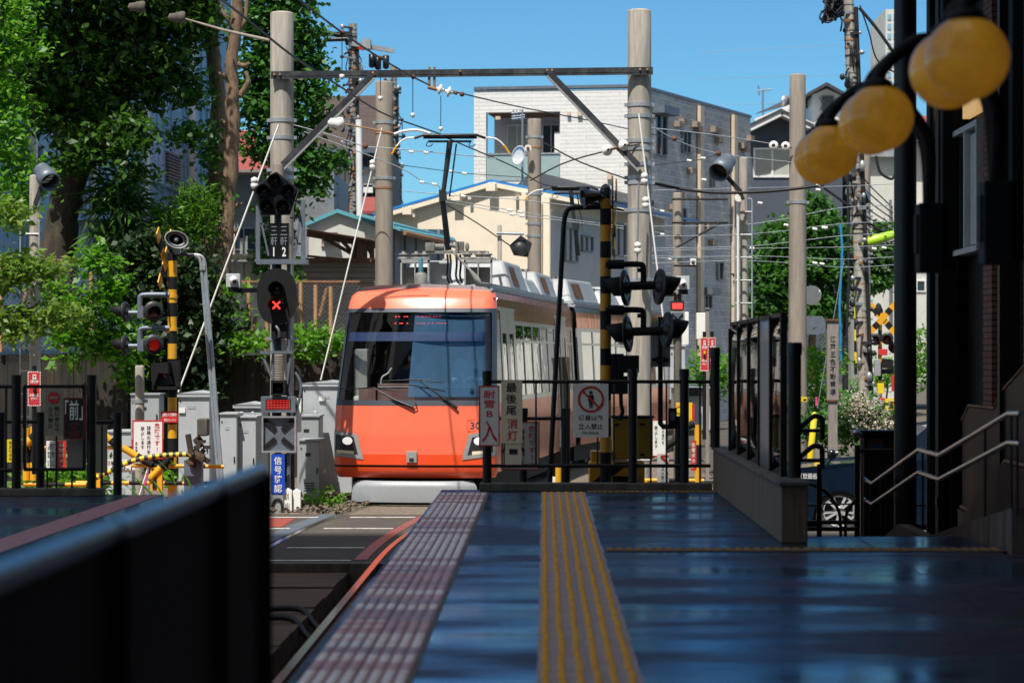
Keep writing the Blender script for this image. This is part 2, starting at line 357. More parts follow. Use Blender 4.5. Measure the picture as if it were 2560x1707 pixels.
class Wall:
    """a vertical plane through two ground points; pixels of the photo are carried onto it"""
    def __init__(s, a, b):
        s.a, s.b = Vector((a[0], a[1], 0)), Vector((b[0], b[1], 0)); s.t = (s.b - s.a).normalized(); s.n = Vector((s.t.y, -s.t.x, 0))
        if s.n.y > 0: s.n = -s.n
    def pt(s, px, py, off=0):
        k = (px - CX) / F; a = s.a + s.n * off; den = s.t.x - k * s.t.y; u = (k * a.y - a.x) / den; q = a + s.t * u
        return Vector((q.x, q.y, Z(py, q.y)))
    def box(s, mb, x0, y0, x1, y1, out=.05, inn=.02):
        a, b = s.pt(x0, y1), s.pt(x1, y1); zt = (s.pt(x0, y0).z + s.pt(x1, y0).z) / 2; zb = (a.z + b.z) / 2
        p = [Vector((q.x, q.y, z)) + s.n * o for z in (zb, zt) for q, o in ((a, out), (b, out), (b, -inn), (a, -inn))]
        mb.hexa(p); return mb
# ---------------------------------------------------------------- the setting: ground, road, track bed, platforms
def TC(d):   # centre of the track at distance d
    return -2.57 if d < 27 else (-2.57 + .0062 * (d - 27) ** 2 if d < 37 else -1.95 + .119 * (d - 37))
mb = MB()      # ground, left open over the sunken track bed
for q in ((-400, -4.1, -60, 26.7), (-1.12, 400, -60, 26.7), (-4.1, -1.12, -60, -6), (-400, 400, 26.7, 900)): mb.box(*q, -.5, -.08)
struct(mb.build('ground', M['earth']))
mb = MB(); mb.box(-30, 40, 26.9, 34.9, -.075, 0); struct(mb.build('road', M['asphalt']))
mb = MB(); mb.box(3.2, 12, 34.9, 120, -.075, -.01); struct(mb.build('side_street', M['asphalt']))
mb = MB()
for d in (26.93, 28.75, 32.0, 34.25):
    for a, b in ((-30, TC(d) - .95), (TC(d) - .5, TC(d) + .42), (TC(d) + .95, 1.6)):
        mb.box(a, b, d - .06, d + .06, .002, .006)
struct(mb.build('road_markings', M['road_white']))
mb = MB(); mb.box(-9, TC(33) - 1.15, 32.3, 34.0, .002, .006); struct(mb.build('red_paving', M['road_red']))
# track bed in front of the crossing: dark slabs with cables over them
mb = MB()
for i in range(24):
    y = 2.4 + i * 1.02; mb.box(-3.06, -2.16, y, y + .985, -.3, -.1 + R.uniform(-.012, .012))
struct(mb.build('track_slabs', M['slab']))
mb = MB(); mb.box(-4.09, -1.13, -5.99, 26.69, -.49, -.34); mk('track_mud', (.035, .027, .02), .95, spec=0, var=.5, scale=14, bump=.5); struct(mb.build('track_bed', M['track_mud']))
mb = MB(); mb.box(-4.05, -1.15, 26.6, 26.898, -.34, -.004); struct(mb.build('road_edge_kerb', M['concrete_dark']))
for yy in (22.3, 21.5):
    mb = MB(); mb.tube(bez([(-3.3, yy, -.06), (-2.6, yy, -.055), (-2.25, yy, -.06), (-2.1, yy - .25, -.17), (-1.95, yy - .5, -.25)], 6), .03, 8)
    tag(mb.build('track_cable', M['cable_black']), 'black cable laid across the dark slabs, %s the road edge' % ('nearer to' if yy > 22 else 'one step away from'), 'cable', 'cables across the track bed')
# rails with flangeway strips in the road
for sgn, lab in ((-1, 'shiny tram rail running along the far side of the slabs and across the road'), (1, 'polished tram rail running close beside the platform edge')):
    pts = [TC(d) * 1 + sgn * .72 for d in range(0, 66)]
    mb = MB()
    def sweep(mb, x0, x1, z0, z1, d0, d1):
        for d in range(d0, d1):
            a, b = TC(d) + sgn * .72, TC(d + 1) + sgn * .72
            mb.hexa([(a + x0, d, z0), (a + x1, d, z0), (b + x1, d + 1, z0), (b + x0, d + 1, z0), (a + x0, d, z1), (a + x1, d, z1), (b + x1, d + 1, z1), (b + x0, d + 1, z1)])
    sweep(mb, -.01, .01, -.12, -.03, -6, 80); sweep(mb, -.06, .06, -.14, -.12, -6, 80)
    r = mb.build('tram_rail', M['rail']); tag(r, lab, 'rail')
    mb = MB(); sweep(mb, -.034, .034, -.03, .012, -6, 80); mb.build('rail_head', M['rail_head'], r)
    mb = MB(); sweep(mb, -sgn * .20 - .07, -sgn * .20 + .07, -.07, .008, 27, 35) if sgn > 0 else sweep(mb, -.32, -.09, -.07, .004, 27, 35); struct(mb.build('crossing_panel', M['panel_red' if sgn > 0 else 'galv_dark']))
mb = MB(); mb.box(-9.5, 3.2, 34.9, 80, -.075, -.012); struct(mb.build('ballast_bed', M['ballast']))
mb = MB()                                      # loose stones in the light beside the track
for i in range(1500):
    d = R.uniform(34.95, 39.5); x = R.uniform(-5.6, TC(d) - .75) if R.random() < .8 else R.uniform(TC(d) + .8, 1)
    c = Vector((x, d, R.uniform(0, .05))); q = [c + Vector((R.uniform(-1, 1), R.uniform(-1, 1), R.uniform(-.2, 1))).normalized() * R.uniform(.03, .065) for _ in range(6)]
    mb.add(q, [(0, 1, 2), (0, 2, 3), (0, 3, 4), (1, 2, 4), (2, 3, 5), (1, 4, 5), (0, 1, 5), (3, 4, 5)])
struct(mb.build('ballast_stones', M['ballast']), 'stuff')

# ---- platform surface: worn, glossy dark tiles
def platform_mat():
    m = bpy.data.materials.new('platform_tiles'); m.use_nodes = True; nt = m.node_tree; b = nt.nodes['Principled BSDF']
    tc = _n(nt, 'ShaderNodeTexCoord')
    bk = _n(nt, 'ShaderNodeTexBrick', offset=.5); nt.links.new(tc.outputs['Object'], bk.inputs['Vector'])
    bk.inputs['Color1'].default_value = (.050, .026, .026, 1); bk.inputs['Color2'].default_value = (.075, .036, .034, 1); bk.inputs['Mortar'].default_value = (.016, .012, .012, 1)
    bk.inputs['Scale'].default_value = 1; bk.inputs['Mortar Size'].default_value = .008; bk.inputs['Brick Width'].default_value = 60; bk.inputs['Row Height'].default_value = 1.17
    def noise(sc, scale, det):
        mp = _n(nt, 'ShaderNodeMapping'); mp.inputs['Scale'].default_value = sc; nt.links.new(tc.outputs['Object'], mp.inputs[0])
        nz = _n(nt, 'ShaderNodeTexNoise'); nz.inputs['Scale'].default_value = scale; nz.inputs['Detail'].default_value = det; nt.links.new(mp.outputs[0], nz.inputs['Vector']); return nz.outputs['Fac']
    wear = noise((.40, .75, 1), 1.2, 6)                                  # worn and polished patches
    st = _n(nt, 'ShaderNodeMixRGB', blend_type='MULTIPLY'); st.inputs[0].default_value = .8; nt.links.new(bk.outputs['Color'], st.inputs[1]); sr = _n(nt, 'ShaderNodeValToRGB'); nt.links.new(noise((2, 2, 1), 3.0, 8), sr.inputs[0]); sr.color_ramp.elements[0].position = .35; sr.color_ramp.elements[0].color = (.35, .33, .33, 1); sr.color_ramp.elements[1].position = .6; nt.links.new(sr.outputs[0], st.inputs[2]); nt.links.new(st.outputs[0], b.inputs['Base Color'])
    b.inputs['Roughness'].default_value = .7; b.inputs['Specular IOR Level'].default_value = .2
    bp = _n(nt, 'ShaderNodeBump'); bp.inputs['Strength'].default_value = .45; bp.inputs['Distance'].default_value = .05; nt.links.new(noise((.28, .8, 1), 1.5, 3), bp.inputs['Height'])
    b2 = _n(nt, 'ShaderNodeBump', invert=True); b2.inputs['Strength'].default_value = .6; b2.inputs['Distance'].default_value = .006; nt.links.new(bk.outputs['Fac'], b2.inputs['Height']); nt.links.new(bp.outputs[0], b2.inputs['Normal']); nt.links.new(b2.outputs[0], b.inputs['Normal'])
    gl = _n(nt, 'ShaderNodeBsdfGlossy'); gl.inputs['Color'].default_value = (.32, .70, 1, 1); nt.links.new(b2.outputs[0], gl.inputs['Normal'])   # gloss tinted blue: the sky's reflection is put into the colour
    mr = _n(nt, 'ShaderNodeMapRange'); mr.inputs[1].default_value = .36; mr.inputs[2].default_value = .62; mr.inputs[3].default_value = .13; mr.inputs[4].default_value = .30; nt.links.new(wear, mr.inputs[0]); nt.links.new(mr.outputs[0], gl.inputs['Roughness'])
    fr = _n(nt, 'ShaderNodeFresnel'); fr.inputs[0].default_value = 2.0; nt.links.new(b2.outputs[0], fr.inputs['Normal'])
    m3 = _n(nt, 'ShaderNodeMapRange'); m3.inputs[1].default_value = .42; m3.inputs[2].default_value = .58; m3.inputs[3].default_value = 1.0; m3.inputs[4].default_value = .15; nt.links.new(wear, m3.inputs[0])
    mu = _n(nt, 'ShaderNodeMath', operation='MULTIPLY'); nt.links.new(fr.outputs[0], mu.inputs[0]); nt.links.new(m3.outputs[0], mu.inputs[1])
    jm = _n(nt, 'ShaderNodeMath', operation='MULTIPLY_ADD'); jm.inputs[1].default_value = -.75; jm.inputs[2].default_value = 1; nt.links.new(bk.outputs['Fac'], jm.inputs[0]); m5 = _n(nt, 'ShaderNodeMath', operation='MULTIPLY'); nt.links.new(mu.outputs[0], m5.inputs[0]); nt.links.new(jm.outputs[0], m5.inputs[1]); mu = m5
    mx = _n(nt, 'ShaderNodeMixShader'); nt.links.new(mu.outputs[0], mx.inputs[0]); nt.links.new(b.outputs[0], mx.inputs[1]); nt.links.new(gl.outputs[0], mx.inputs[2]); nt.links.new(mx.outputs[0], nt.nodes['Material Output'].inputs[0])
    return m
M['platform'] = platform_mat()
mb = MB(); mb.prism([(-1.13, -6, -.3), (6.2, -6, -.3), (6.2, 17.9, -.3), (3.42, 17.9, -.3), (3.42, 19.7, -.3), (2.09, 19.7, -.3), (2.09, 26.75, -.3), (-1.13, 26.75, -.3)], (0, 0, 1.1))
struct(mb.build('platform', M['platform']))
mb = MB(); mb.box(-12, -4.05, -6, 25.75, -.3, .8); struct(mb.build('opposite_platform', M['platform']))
mk('dot_tile', (.36, .17, .175), .6, var=.25, scale=9, spec=.3)
mk('dot_dome', (.96, .80, .78), .5, var=.2, spec=.4)
mk('guide_tile', (.40, .31, .30), .7, var=.2, scale=7, spec=.2)
mk('guide_bar', (.85, .40, .008), .75, var=.15, scale=12, dirt=(.62, .28, .01), dscale=5, spec=.15)
o = MB(); y = 4.0
while y < 26.1:
    for k in range(2):
        o.m = R.choice((0, 0, 1, 2)); o.box(-1.10 + k * .245, -1.10 + k * .245 + .240, y, y + .291, .8 + .002, .8 + .006)
    y += .30
mk('dot_tile_dark', (.11, .075, .085), .45, var=.25, scale=9); mk('dot_tile_pink', (.36, .17, .17), .4, var=.25, scale=9)
t = struct(o.build('dotted_tactile_strip', [M['dot_tile'], M['dot_tile_dark'], M['dot_tile_pink']]))
o = MB()
mk('dot_dome_dull', (.42, .31, .33), .4, var=.2); mk('dot_dome_pink', (.62, .36, .36), .4, var=.2)
for i in range(366):
    for k in range(8):
        if k % 4 == 0 and i % 5 == 0: o.m = R.choice((0, 0, 1, 2))
        c = Vector((-1.075 + k * .0615, 4.028 + i * .06, .805)); o.lathe(c, [(.026, 0), (.023, .004), (.019, .0055), (.0, .0057)], 7)
struct(o.build('dotted_tactile_domes', [M['dot_dome'], M['dot_dome_dull'], M['dot_dome_pink']]))
o = MB(); y = 4.0
while y < 26.1:
    jx = R.uniform(-.006, .006)
    o.box(-.03 + jx, .205 + jx, y, y + .2965, .802, .806); o.box(.208 + jx, .445 + jx, y, y + .2965, .802, .806); y += .30
struct(o.build('guide_strip_tiles', M['guide_tile']))
o = MB(); y = 4.0
while y < 26.1:
    for k in range(6):
        jx = R.uniform(-.005, .005); c = .006 + k * .0785 + jx; o.hexa([(c - .0145, y + .012, .807), (c + .0145, y + .012, .807), (c + .0145, y + .288, .807), (c - .0145, y + .288, .807), (c - .011, y + .018, .8125), (c + .011, y + .018, .8125), (c + .011, y + .282, .8125), (c - .011, y + .282, .8125)])
    y += .30
struct(o.build('guide_strip_bars', M['guide_bar']))
o = MB(); q = MB(); x = .46                                          # crossing strip of guide bars towards the stairs, and the one at the far end
while x < 6:
    o.box(x, x + .296, 18.15, 18.45, .802, .806)
    for k in range(4): q.box(x + .02 + k * .072, x + .058 + k * .072, 18.16, 18.44, .807, .8125)
    x += .3
x = .46
while x < 1.75:
    o.box(x, x + .296, 26.1, 26.4, .802, .806)
    for k in range(5): q.box(x + .02 + k * .056, x + .05 + k * .056, 26.11, 26.39, .807, .8125)
    x += .3
mk('worn_tile', (.16, .12, .115), .8, spec=.15); struct(o.build('branch_strip_tiles', M['worn_tile'])); mk('worn_bar', (.36, .20, .05), .8, spec=.1, dirt=(.18, .12, .08)); struct(q.build('branch_strip_bars', M['worn_bar']))
o = MB(); y = 4.0
while y < 25.5:
    o.box(-4.36, -4.06, y, y + .296, .802, .806); y += .3
struct(o.build('opposite_tactile_strip', M['dot_tile']))
o = MB(); o.box(-.62, -.59, 4, 26.1, .8015, .804); struct(o.build('platform_joint_strip', M['concrete_dark']))

# ---- high terrace behind the retaining wall, where the trees stand
mb = MB(); mb.box(-40, 0.5, 46.4, 140, -.07, 2.28); struct(mb.build('terrace', M['earth']))
# ---------------------------------------------------------------- the station: canopy, building, columns, stairs, lamps
t = thing('station_canopy', 'high dark canopy roof over the street side of the platform', 'canopy', (6, 10, 6.7))
mb = MB(); mb.box(2.25, 11, -9, 26.9, 6.75, 6.95); mb.build('roof_deck', M['bronze_dark'], t)
for y in range(-8, 26, 4): mb = MB(); mb.box(2.3, 10.9, y, y + .15, 6.5, 6.74); mb.build('joist', M['bronze_dark'], t)
M['tower_wall'] = mat('tower_wall', (.84, .81, .75), .8, var=.06)
t = thing('shade_tower', 'added unseen pale tower behind the camera, put there to shade the platforms', 'tower', (-6, -20, -.08))
mb = MB(); mb.box(-30, 16, -34, -10, -.08, 75.6); mb.build('wall', M['tower_wall'], t)  # unseen tower added to shade the platforms, pale to bounce light back
for z in range(6, 70, 4): mb = MB(); mb.box(-29, 15, -9.998, -9.93, z, z + 1.6); mb.build('window_band', M['win_dark'], t)
# station building along the stairs
M['brick_dark'] = brickmat('station_brick', (.30, .10, .06), (.20, .07, .05), (.03, .025, .022), .21, .065, (0, 1, 0), .010, .5, .7)
t = thing('station_building', 'dark station building of brick piers and bronze panels rising beside the stairs', 'building', (4.62, 20, -.08))
mb = MB(); mb.box(4.75, 12, -9, 27.5, -.08, 6.7); mb.build('wall', M['bronze_dark'], t)
for a, b in ((21.6, 21.95), (25.0, 25.5), (23.1, 23.35), (17, 17.6), (11, 11.8)): mb = MB(); mb.box(4.63, 4.748, a, b, -.08, 6.7); mb.build('brick_pier', M['brick_dark'], t)
for y in (20.4, 22.4, 24.2, 27.3): mb = MB(); mb.box(4.56, 4.747, y, y + .12, -.08, 6.7); mb.build('bronze_fin', M['bronze'], t)
mb = MB(); mb.tube([(4.60, 22.1, .5), (4.60, 22.1, 6.5)], .05, 10); mb.build('drainpipe', M['black_paint'], t)
wf = MB(); y0, y1, z0, z1 = 25.56, 27.2, 3.45, 4.72
for a in ((y0, y0 + .06, z0, z1), (y1 - .06, y1, z0, z1), (y0, y1, z0 - .06, z0), (y0, y1, z1, z1 + .06), ((y0 + y1) / 2 - .09, (y0 + y1) / 2 - .03, z0, z1)): wf.box(4.57, 4.746, *a)
wf = wf.build('window', M['pipe_white'], t)
mb = MB(); mb.box(4.68, 4.70, y0 + .06, y1 - .06, z0, z1); mb.build('pane', M['win_dark'], wf)
mb = MB(); mb.box(4.63, 4.645, y0 + .1, y0 + .72, z0 + .03, z1 - .05); mb.build('blind', M['pipe_white'], wf)
mk('lit_panel', (.62, .42, .2), .6, emit=(1, .62, .25), es=.45)
mb = MB(); mb.box(4.64, 4.72, 25.95, 26.8, 4.9, 5.7); mb.build('lit_panel', M['lit_panel'], t)

def column(px0, px1, d, lab, z0=-.08, rnd=True, m='bronze'):
    a, b = X(px0, d), X(px1, d); r = (b - a) / 2; x = (a + b) / 2
    t = thing('station_column', lab, 'column', (x, d, z0)); mb = MB()
    if rnd: mb.tube([(x, d, z0), (x, d, 6.48)], r, 28)
    else: mb.box(a, b, d - .15, d + .15, z0, 6.48)
    mb.build('shaft', M[m], t)
    mb = MB(); mb.tube([(x, d, 4.6), (x, d, 4.66)], r * 1.08, 28) if rnd else mb.box(a - .02, b + .02, d - .17, d + .17, .6, .7); mb.build('collar', M['black_paint'], t); return t
M['column'] = mat('column_paint', (.028, .024, .025), .4, .2, var=.12)
column(2235, 2291, 25.4, 'round dark steel column between the lime street lamp and the station wall', m='column')
column(2316, 2338, 26.4, 'slim round black downpipe-like column standing beside the square pier', m='black_paint')
column(2340, 2392, 27.2, 'square black pier at the corner of the station building', rnd=False, m='bronze_dark')

# globe lamps: two on each curved arm
M['globe'] = bpy.data.materials.new('amber_globe'); M['globe'].use_nodes = True
def globe_mat(m):
    nt = m.node_tree; b = nt.nodes['Principled BSDF']; b.inputs['Roughness'].default_value = .15; b.inputs['Coat Weight'].default_value = 1
    tc = _n(nt, 'ShaderNodeTexCoord'); nz = _n(nt, 'ShaderNodeTexNoise'); nz.inputs['Scale'].default_value = 7; nz.inputs['Detail'].default_value = 7
    nt.links.new(tc.outputs['Object'], nz.inputs['Vector']); cr = _n(nt, 'ShaderNodeValToRGB'); e = cr.color_ramp.elements
    e[0].position = .35; e[0].color = (.50, .28, .02, 1); e[1].position = .62; e[1].color = (.90, .60, .08, 1); nt.links.new(nz.outputs['Fac'], cr.inputs[0])
    nt.links.new(cr.outputs[0], b.inputs['Base Color'])
    tl = _n(nt, 'ShaderNodeBsdfTranslucent'); nt.links.new(cr.outputs[0], tl.inputs[0]); mx = _n(nt, 'ShaderNodeMixShader'); mx.inputs[0].default_value = .5
    b.inputs['Emission Strength'].default_value = .17; b.inputs['Emission Color'].default_value = (1, .50, .05, 1)
    out = nt.nodes['Material Output']; nt.links.new(b.outputs[0], mx.inputs[1]); nt.links.new(tl.outputs[0], mx.inputs[2]); nt.links.new(mx.outputs[0], out.inputs[0])
globe_mat(M['globe'])
for n, (pairs, lab) in enumerate(((((2418, 146, 9.93), (2371, 176, 10.8)), 'largest pair of amber globe lamps on a curved black arm, close under the canopy'),
                                  (((2200, 295, 12.44), (2176, 308, 13.2)), 'middle pair of amber globe lamps, hanging in front of the round dark column'),
                                  (((2076, 380, 15.0), (2052, 395, 15.67)), 'smallest pair of amber globe lamps, hanging beside the tall concrete pole'))):
    c0, c1 = P(*pairs[0]), P(*pairs[1]); pv = Vector((c0.x + .66, (c0.y + c1.y) / 2, c0.z - .42))
    t = thing('globe_lamp', lab, 'lamp', pv, 'amber globe lamps along the platform')
    mb = MB(); mb.box(pv.x - .07, pv.x + .08, pv.y - .09, pv.y + .09, pv.z - .32, pv.z + .12); mb.box(pv.x - .085, pv.x - .07, pv.y - .05, pv.y + .05, pv.z - .2, pv.z + .05); mb.build('bracket_box', M['black_matte'], t, bevel=.01)
    mb = MB(); mb.box(pv.x + .085, pv.x + .15, pv.y - .04, pv.y + .04, pv.z - .3, 6.48); mb.build('hanger_post', M['black_matte'], t)
    for c in (c0, c1):
        mb = MB(); mb.tube(bez([(c.x - .02, c.y, c.z + .17), (c.x + .03, c.y, c.z + .27), (c.x + .2, c.y, c.z + .40), (c.x + .42, (c.y * 2 + pv.y) / 3, c.z + .36), (pv.x - .02, (c.y + pv.y * 2) / 3, c.z + .1), (pv.x, pv.y, pv.z + .1)], 8), .035, 12)
        mb.lathe((c.x - .01, c.y, c.z + .155), [(.075, 0), (.07, .03), (.05, .045), (.0, .05)], 16); mb.build('arm', M['black_matte'], t)
    for c in (c0, c1):
        mb = MB(); mb.sphere(c, .174, 40, 28); g = mb.build('globe', M['globe'], t)
        mb = MB(); mb.tube([c + Vector((0, 0, .168)), c + Vector((0, 0, .07))], [.085, .06], 16); mb.sphere(c, .045, 14, 10, (1, 1, 1.5)); mb.build('socket', M['bronze_dark'], g)
        mb = MB(); mb.lathe(c, [(.1755, -.004), (.1765, 0), (.1755, .004)], 40, (0, .25, 1)); mb.build('seam', M['globe'], g)

# ---- dwarf wall with wind-screen panels on the platform's street side
M['frosted_panel'] = mat('frosted_panel', (.42, .37, .35), .35, var=.08, scale=1.5)
M['wall_concrete'] = mat('dwarf_wall_concrete', (.18, .12, .08), .8, scale=4, st=(4, 4, .4), var=.4, bump=.25, dirt=(.10, .075, .055), dscale=2)
t = thing('windscreen_wall', 'low concrete wall topped with smoky wind panels between platform and street', 'wall', (1.97, 22.7, .8))
mb = MB(); mb.box(1.86, 2.07, 18.97, 26.6, .8, 1.25); mb.build('concrete_base', M['wall_concrete'], t, bevel=.012)
mb = MB(); mb.box(1.842, 2.088, 18.93, 26.64, 1.251, 1.285); mb.build('coping', M['concrete_dark'], t, bevel=.008)
ys = [19.75, 20.75, 21.85, 23.0, 24.2, 25.3]
for i, y in enumerate(ys):
    mb = MB(); mb.box(1.93, 1.985, y - .03, y + .03, 1.286, 2.62 - .012 * i); mb.build('mullion', M['bronze'], t)
for i in range(5):
    y0, y1 = ys[i] + .04, ys[i + 1] - .04; mb = MB(); n = 10; vs = []                          # panels bow and ripple a little
    for k in range(n + 1):
        for zz in range(7):
            a = k / n; vs.append((1.955 + .004 * math.sin(a * math.pi) * math.sin(zz * 1.1 + i * 2), y0 + (y1 - y0) * a, 1.29 + 1.30 * zz / 6))
    mb.add(vs, [(k * 7 + z, (k + 1) * 7 + z, (k + 1) * 7 + z + 1, k * 7 + z + 1) for k in range(n) for z in range(6)], True)
    p = mb.build('wind_panel', M['frosted_panel' if i == 1 else 'panel_glass'], t); sl = p.modifiers.new('thickness', 'SOLIDIFY'); sl.thickness = .008
    mb = MB(); mb.box(1.94, 1.97, y0, y1, 2.592, 2.625); mb.build('top_trim', M['bronze'], t)

def fence_post(mb, x, y, z0, z1, r=.055):
    mb.tube([(x, y, z0), (x, y, z1 - .09)], r, 16); mb.tube([(x, y, z1 - .09), (x, y, z1)], r * 1.12, 16)
def post_thing(px, d, z0, z1, lab, r=.062):
    x = X(px, d); t = thing('fence_post', lab, 'post', (x, d, z0), 'capped dark fence posts')
    mb = MB(); mb.tube([(x, d, z0), (x, d, z1 - .1)], r, 20); mb.build('shaft', M['bronze'], t)
    mb = MB(); mb.tube([(x, d, z1 - .1), (x, d, z1 - .02), (x, d, z1)], [r * 1.14, r * 1.14, r * 1.05], 20); mb.build('cap', M['black_paint'], t); return t
post_thing(1986, 19.6, 1.286, 2.38, 'thick capped dark post standing on the near end of the dwarf wall', .055)
post_thing(1788, 26.3, 1.286, 2.37, 'capped dark post where the end fence meets the dwarf wall', .052)

# ---- fence across the end of the platform
t = thing('end_fence', 'dark bar fence across the end of the main platform, hung with warning signs', 'fence', (.4, 26.6, .8))
mb = MB(); mb.box(X(1199, 26.6), 1.84, 26.42, 26.7, .8, .885); mb.build('kerb', M['concrete_dark'], t, bevel=.01)
for px in (1218, 1582, 1711):
    mb = MB(); fence_post(mb, X(px, 26.6), 26.6, .885, Z(927 if px < 1300 else 922, 26.6), .05); mb.build('post', M['bronze'], t)
for py, nm in ((954, 'top_rail'), (1164, 'bottom_rail')):
    mb = MB(); mb.tube([(X(1218, 26.6), 26.6, Z(py, 26.6)), (X(1776, 26.6), 26.6, Z(py, 26.6))], .02, 10); mb.build(nm, M['bronze'], t)
for px in (1262, 1340, 1418, 1494, 1535, 1627, 1666, 1750):
    mb = MB(); mb.tube([(X(px, 26.6), 26.6, Z(954, 26.6)), (X(px, 26.6), 26.6, Z(1210 if px > 1600 else 1164, 26.6))], .0105, 8); mb.build('baluster', M['bronze'], t)
t = thing('lower_fence', 'lower dark fence seen through the bars of the end fence', 'fence', (.1, 27.4, 0))
for px in (1308, 1414):
    mb = MB(); fence_post(mb, X(px, 27.4), 27.4, 0, Z(1020, 27.4), .05); mb.build('post', M['bronze'], t)
mb = MB(); mb.tube([P(1240, 1046, 27.4), P(1414, 1046, 27.4)], .02, 10); mb.build('rail', M['bronze'], t)

def sign(name, lab, box, d, texts, m='white', border=None, bw=4, tk=.006, group=None, frame=True):
    x0, y0, x1, y1 = box; c = P((x0 + x1) / 2, y1, d); t = thing(name, lab, 'sign', c, group)
    mb = MB(); mb.pb(x0, y0, x1, y1, d, tk); mb.build('board', M[m], t)
    if border:
        mb = MB()
        for q in ((x0, y0, x1, y0 + bw), (x0, y1 - bw, x1, y1), (x0, y0 + bw, x0 + bw, y1 - bw), (x1 - bw, y0 + bw, x1, y1 - bw)): mb.pb(*q, d - .004, .0035)
        mb.build('border', M[border], t)
    for body, bx, mm, vert in texts: txt(body, *bx, d, M[mm], t, vertical=vert)
    return t
sign('snow_brake_sign', 'narrow white sign with red border and four red and dark characters beside the tram front', (1197, 964, 1249, 1115), 26.50, [('耐雪B', (1209, 975, 1238, 1042), 'red', True), ('入', (1204, 1051, 1243, 1105), 'red', False)], 'white', 'red', 3)
sign('tail_light_sign', 'weathered cream sign with three black and two red characters', (1253, 951, 1306, 1108), 26.48, [('最後尾', (1265, 957, 1292, 1037), 'ink', True), ('消灯', (1268, 1046, 1294, 1101), 'red', True)], 'cream_sign')
t = sign('small_tag_board', 'small stained cream tag with a dark square, tied below the cream sign', (1262, 1110, 1304, 1161), 26.49, [], 'cream_sign')
mb = MB(); mb.pb(1273, 1122, 1293, 1135, 26.483, .003); mb.build('dark_square', M['ink'], t)
mb = MB(); mb.tube([P(1252, 1127, 26.5), P(1262, 1118, 26.48), P(1255, 1135, 26.49)], .008, 6); mb.tube([P(1312, 1127, 26.5), P(1304, 1118, 26.48), P(1311, 1137, 26.49)], .008, 6); mb.build('ties', M['ink'], t)
sign('danger_sign', 'white danger sign with red border hung behind the bars, half hidden by the cream sign', (1253, 1054, 1349, 1175), 26.66, [('危険です!!', (1321, 1064, 1340, 1166), 'red', True), ('線路の通行を', (1300, 1072, 1312, 1160), 'ink', True)], 'white', 'red', 3)
t = sign('no_entry_sign', 'white sign with a barred walking figure in a red ring, hung on the end fence', (1432, 959, 1521, 1093), 26.52, [('係員以外', (1446, 1037, 1508, 1051), 'ink', False), ('立入禁止', (1446, 1058, 1508, 1073), 'ink', False), ('No Entry', (1456, 1078, 1497, 1087), 'ink', False)], 'white')
c = P(1477, 998, 26.515); k = 26.5 / F
mb = MB(); n = 40
mb.add([(c.x + math.cos(2 * math.pi * i / n) * r_ * k, c.y - .002, c.z + math.sin(2 * math.pi * i / n) * r_ * k) for r_ in (33, 27.5) for i in range(n)], [(i, (i + 1) % n, n + (i + 1) % n, n + i) for i in range(n)])
mb.beam(c + Vector((-22 * k, -.003, 22 * k)), c + Vector((22 * k, -.003, -22 * k)), .0005, 5 * k, (1, 0, 1)); mb.build('red_ring', M['sign_red'], t)
mb = MB()
mb.disc(c + Vector((0, -.001, 17 * k)), 4.5 * k, -.001)
for poly in ([(-6, 11), (6, 11), (7, 9), (7, -5), (4.5, -5), (4.5, 5), (4, -22), (1, -22), (0, -6), (-1, -22), (-4, -22), (-4.5, 5), (-4.5, -5), (-7, -5), (-7, 9)],):
    mb.prism([c + Vector((a * k, -.001, b * k)) for a, b in poly], (0, -.0008, 0))
mb.build('figure', M['ink'], t)

# ---- fence and gate at the end of the opposite platform
D = 25.55
t = thing('opposite_end_fence', 'dark barred fence with a gate closing the end of the opposite platform', 'fence', (-5.2, D, .8))
mb = MB(); mb.box(X(-40, D), X(258, D), D - .1, D + .15, .8, .88); mb.build('kerb', M['concrete_dark'], t, bevel=.01)
for px in (41, 229):
    mb = MB(); fence_post(mb, X(px, D), D, .88, Z(937, D), .05); mb.build('post', M['bronze'], t)
mb = MB(); mb.tube([P(-60, 966, D), P(30, 966, D)], .02, 8); mb.tube([P(-60, 1175, D), P(30, 1175, D)], .02, 8)
for px in (15, -10): mb.tube([P(px, 966, D), P(px, 1230, D)], .012, 8)
mb.build('rails', M['bronze'], t)
g = MB()
for a, b in (((60, 966), (213, 966)), ((60, 1173), (213, 1173)), ((62, 966), (62, 1173)), ((211, 966), (211, 1173))): g.beam(P(*a, D), P(*b, D), .035, .035, (0, 1, 0))
g = g.build('gate', M['bronze'], t)
for px in (118, 141, 180):
    mb = MB(); mb.tube([P(px, 1173 if px != 141 else 1090, D), P(px, 1228, D)], .011, 8); mb.build('bar', M['bronze'], g)
t = thing('opposite_lower_fence', 'lower dark fence with two capped posts behind the opposite gate', 'fence', (-5, 27.5, 0))
for px in (2, 101, 294):
    mb = MB(); fence_post(mb, X(px, 27.5), 27.5, 0, Z(1030, 27.5), .05); mb.build('post', M['bronze'], t)
mb = MB(); mb.tube([P(-60, 1054, 27.5), P(294, 1054, 27.5)], .022, 8); mb.build('rail', M['bronze'], t)
mb = MB(); mb.tube([P(255, 1062, 27.5), P(255, 1290, 27.5)], .012, 8); mb.build('baluster', M['bronze'], t)
t = sign('staff_only_sign', 'dim beige sign with a red no-entry disc on the opposite gate', (111, 971, 159, 1089), 25.48, [('関係者以外', (136, 1016, 149, 1080), 'ink', True), ('立入禁止', (120, 1016, 133, 1069), 'ink', True)], 'dim_sign')
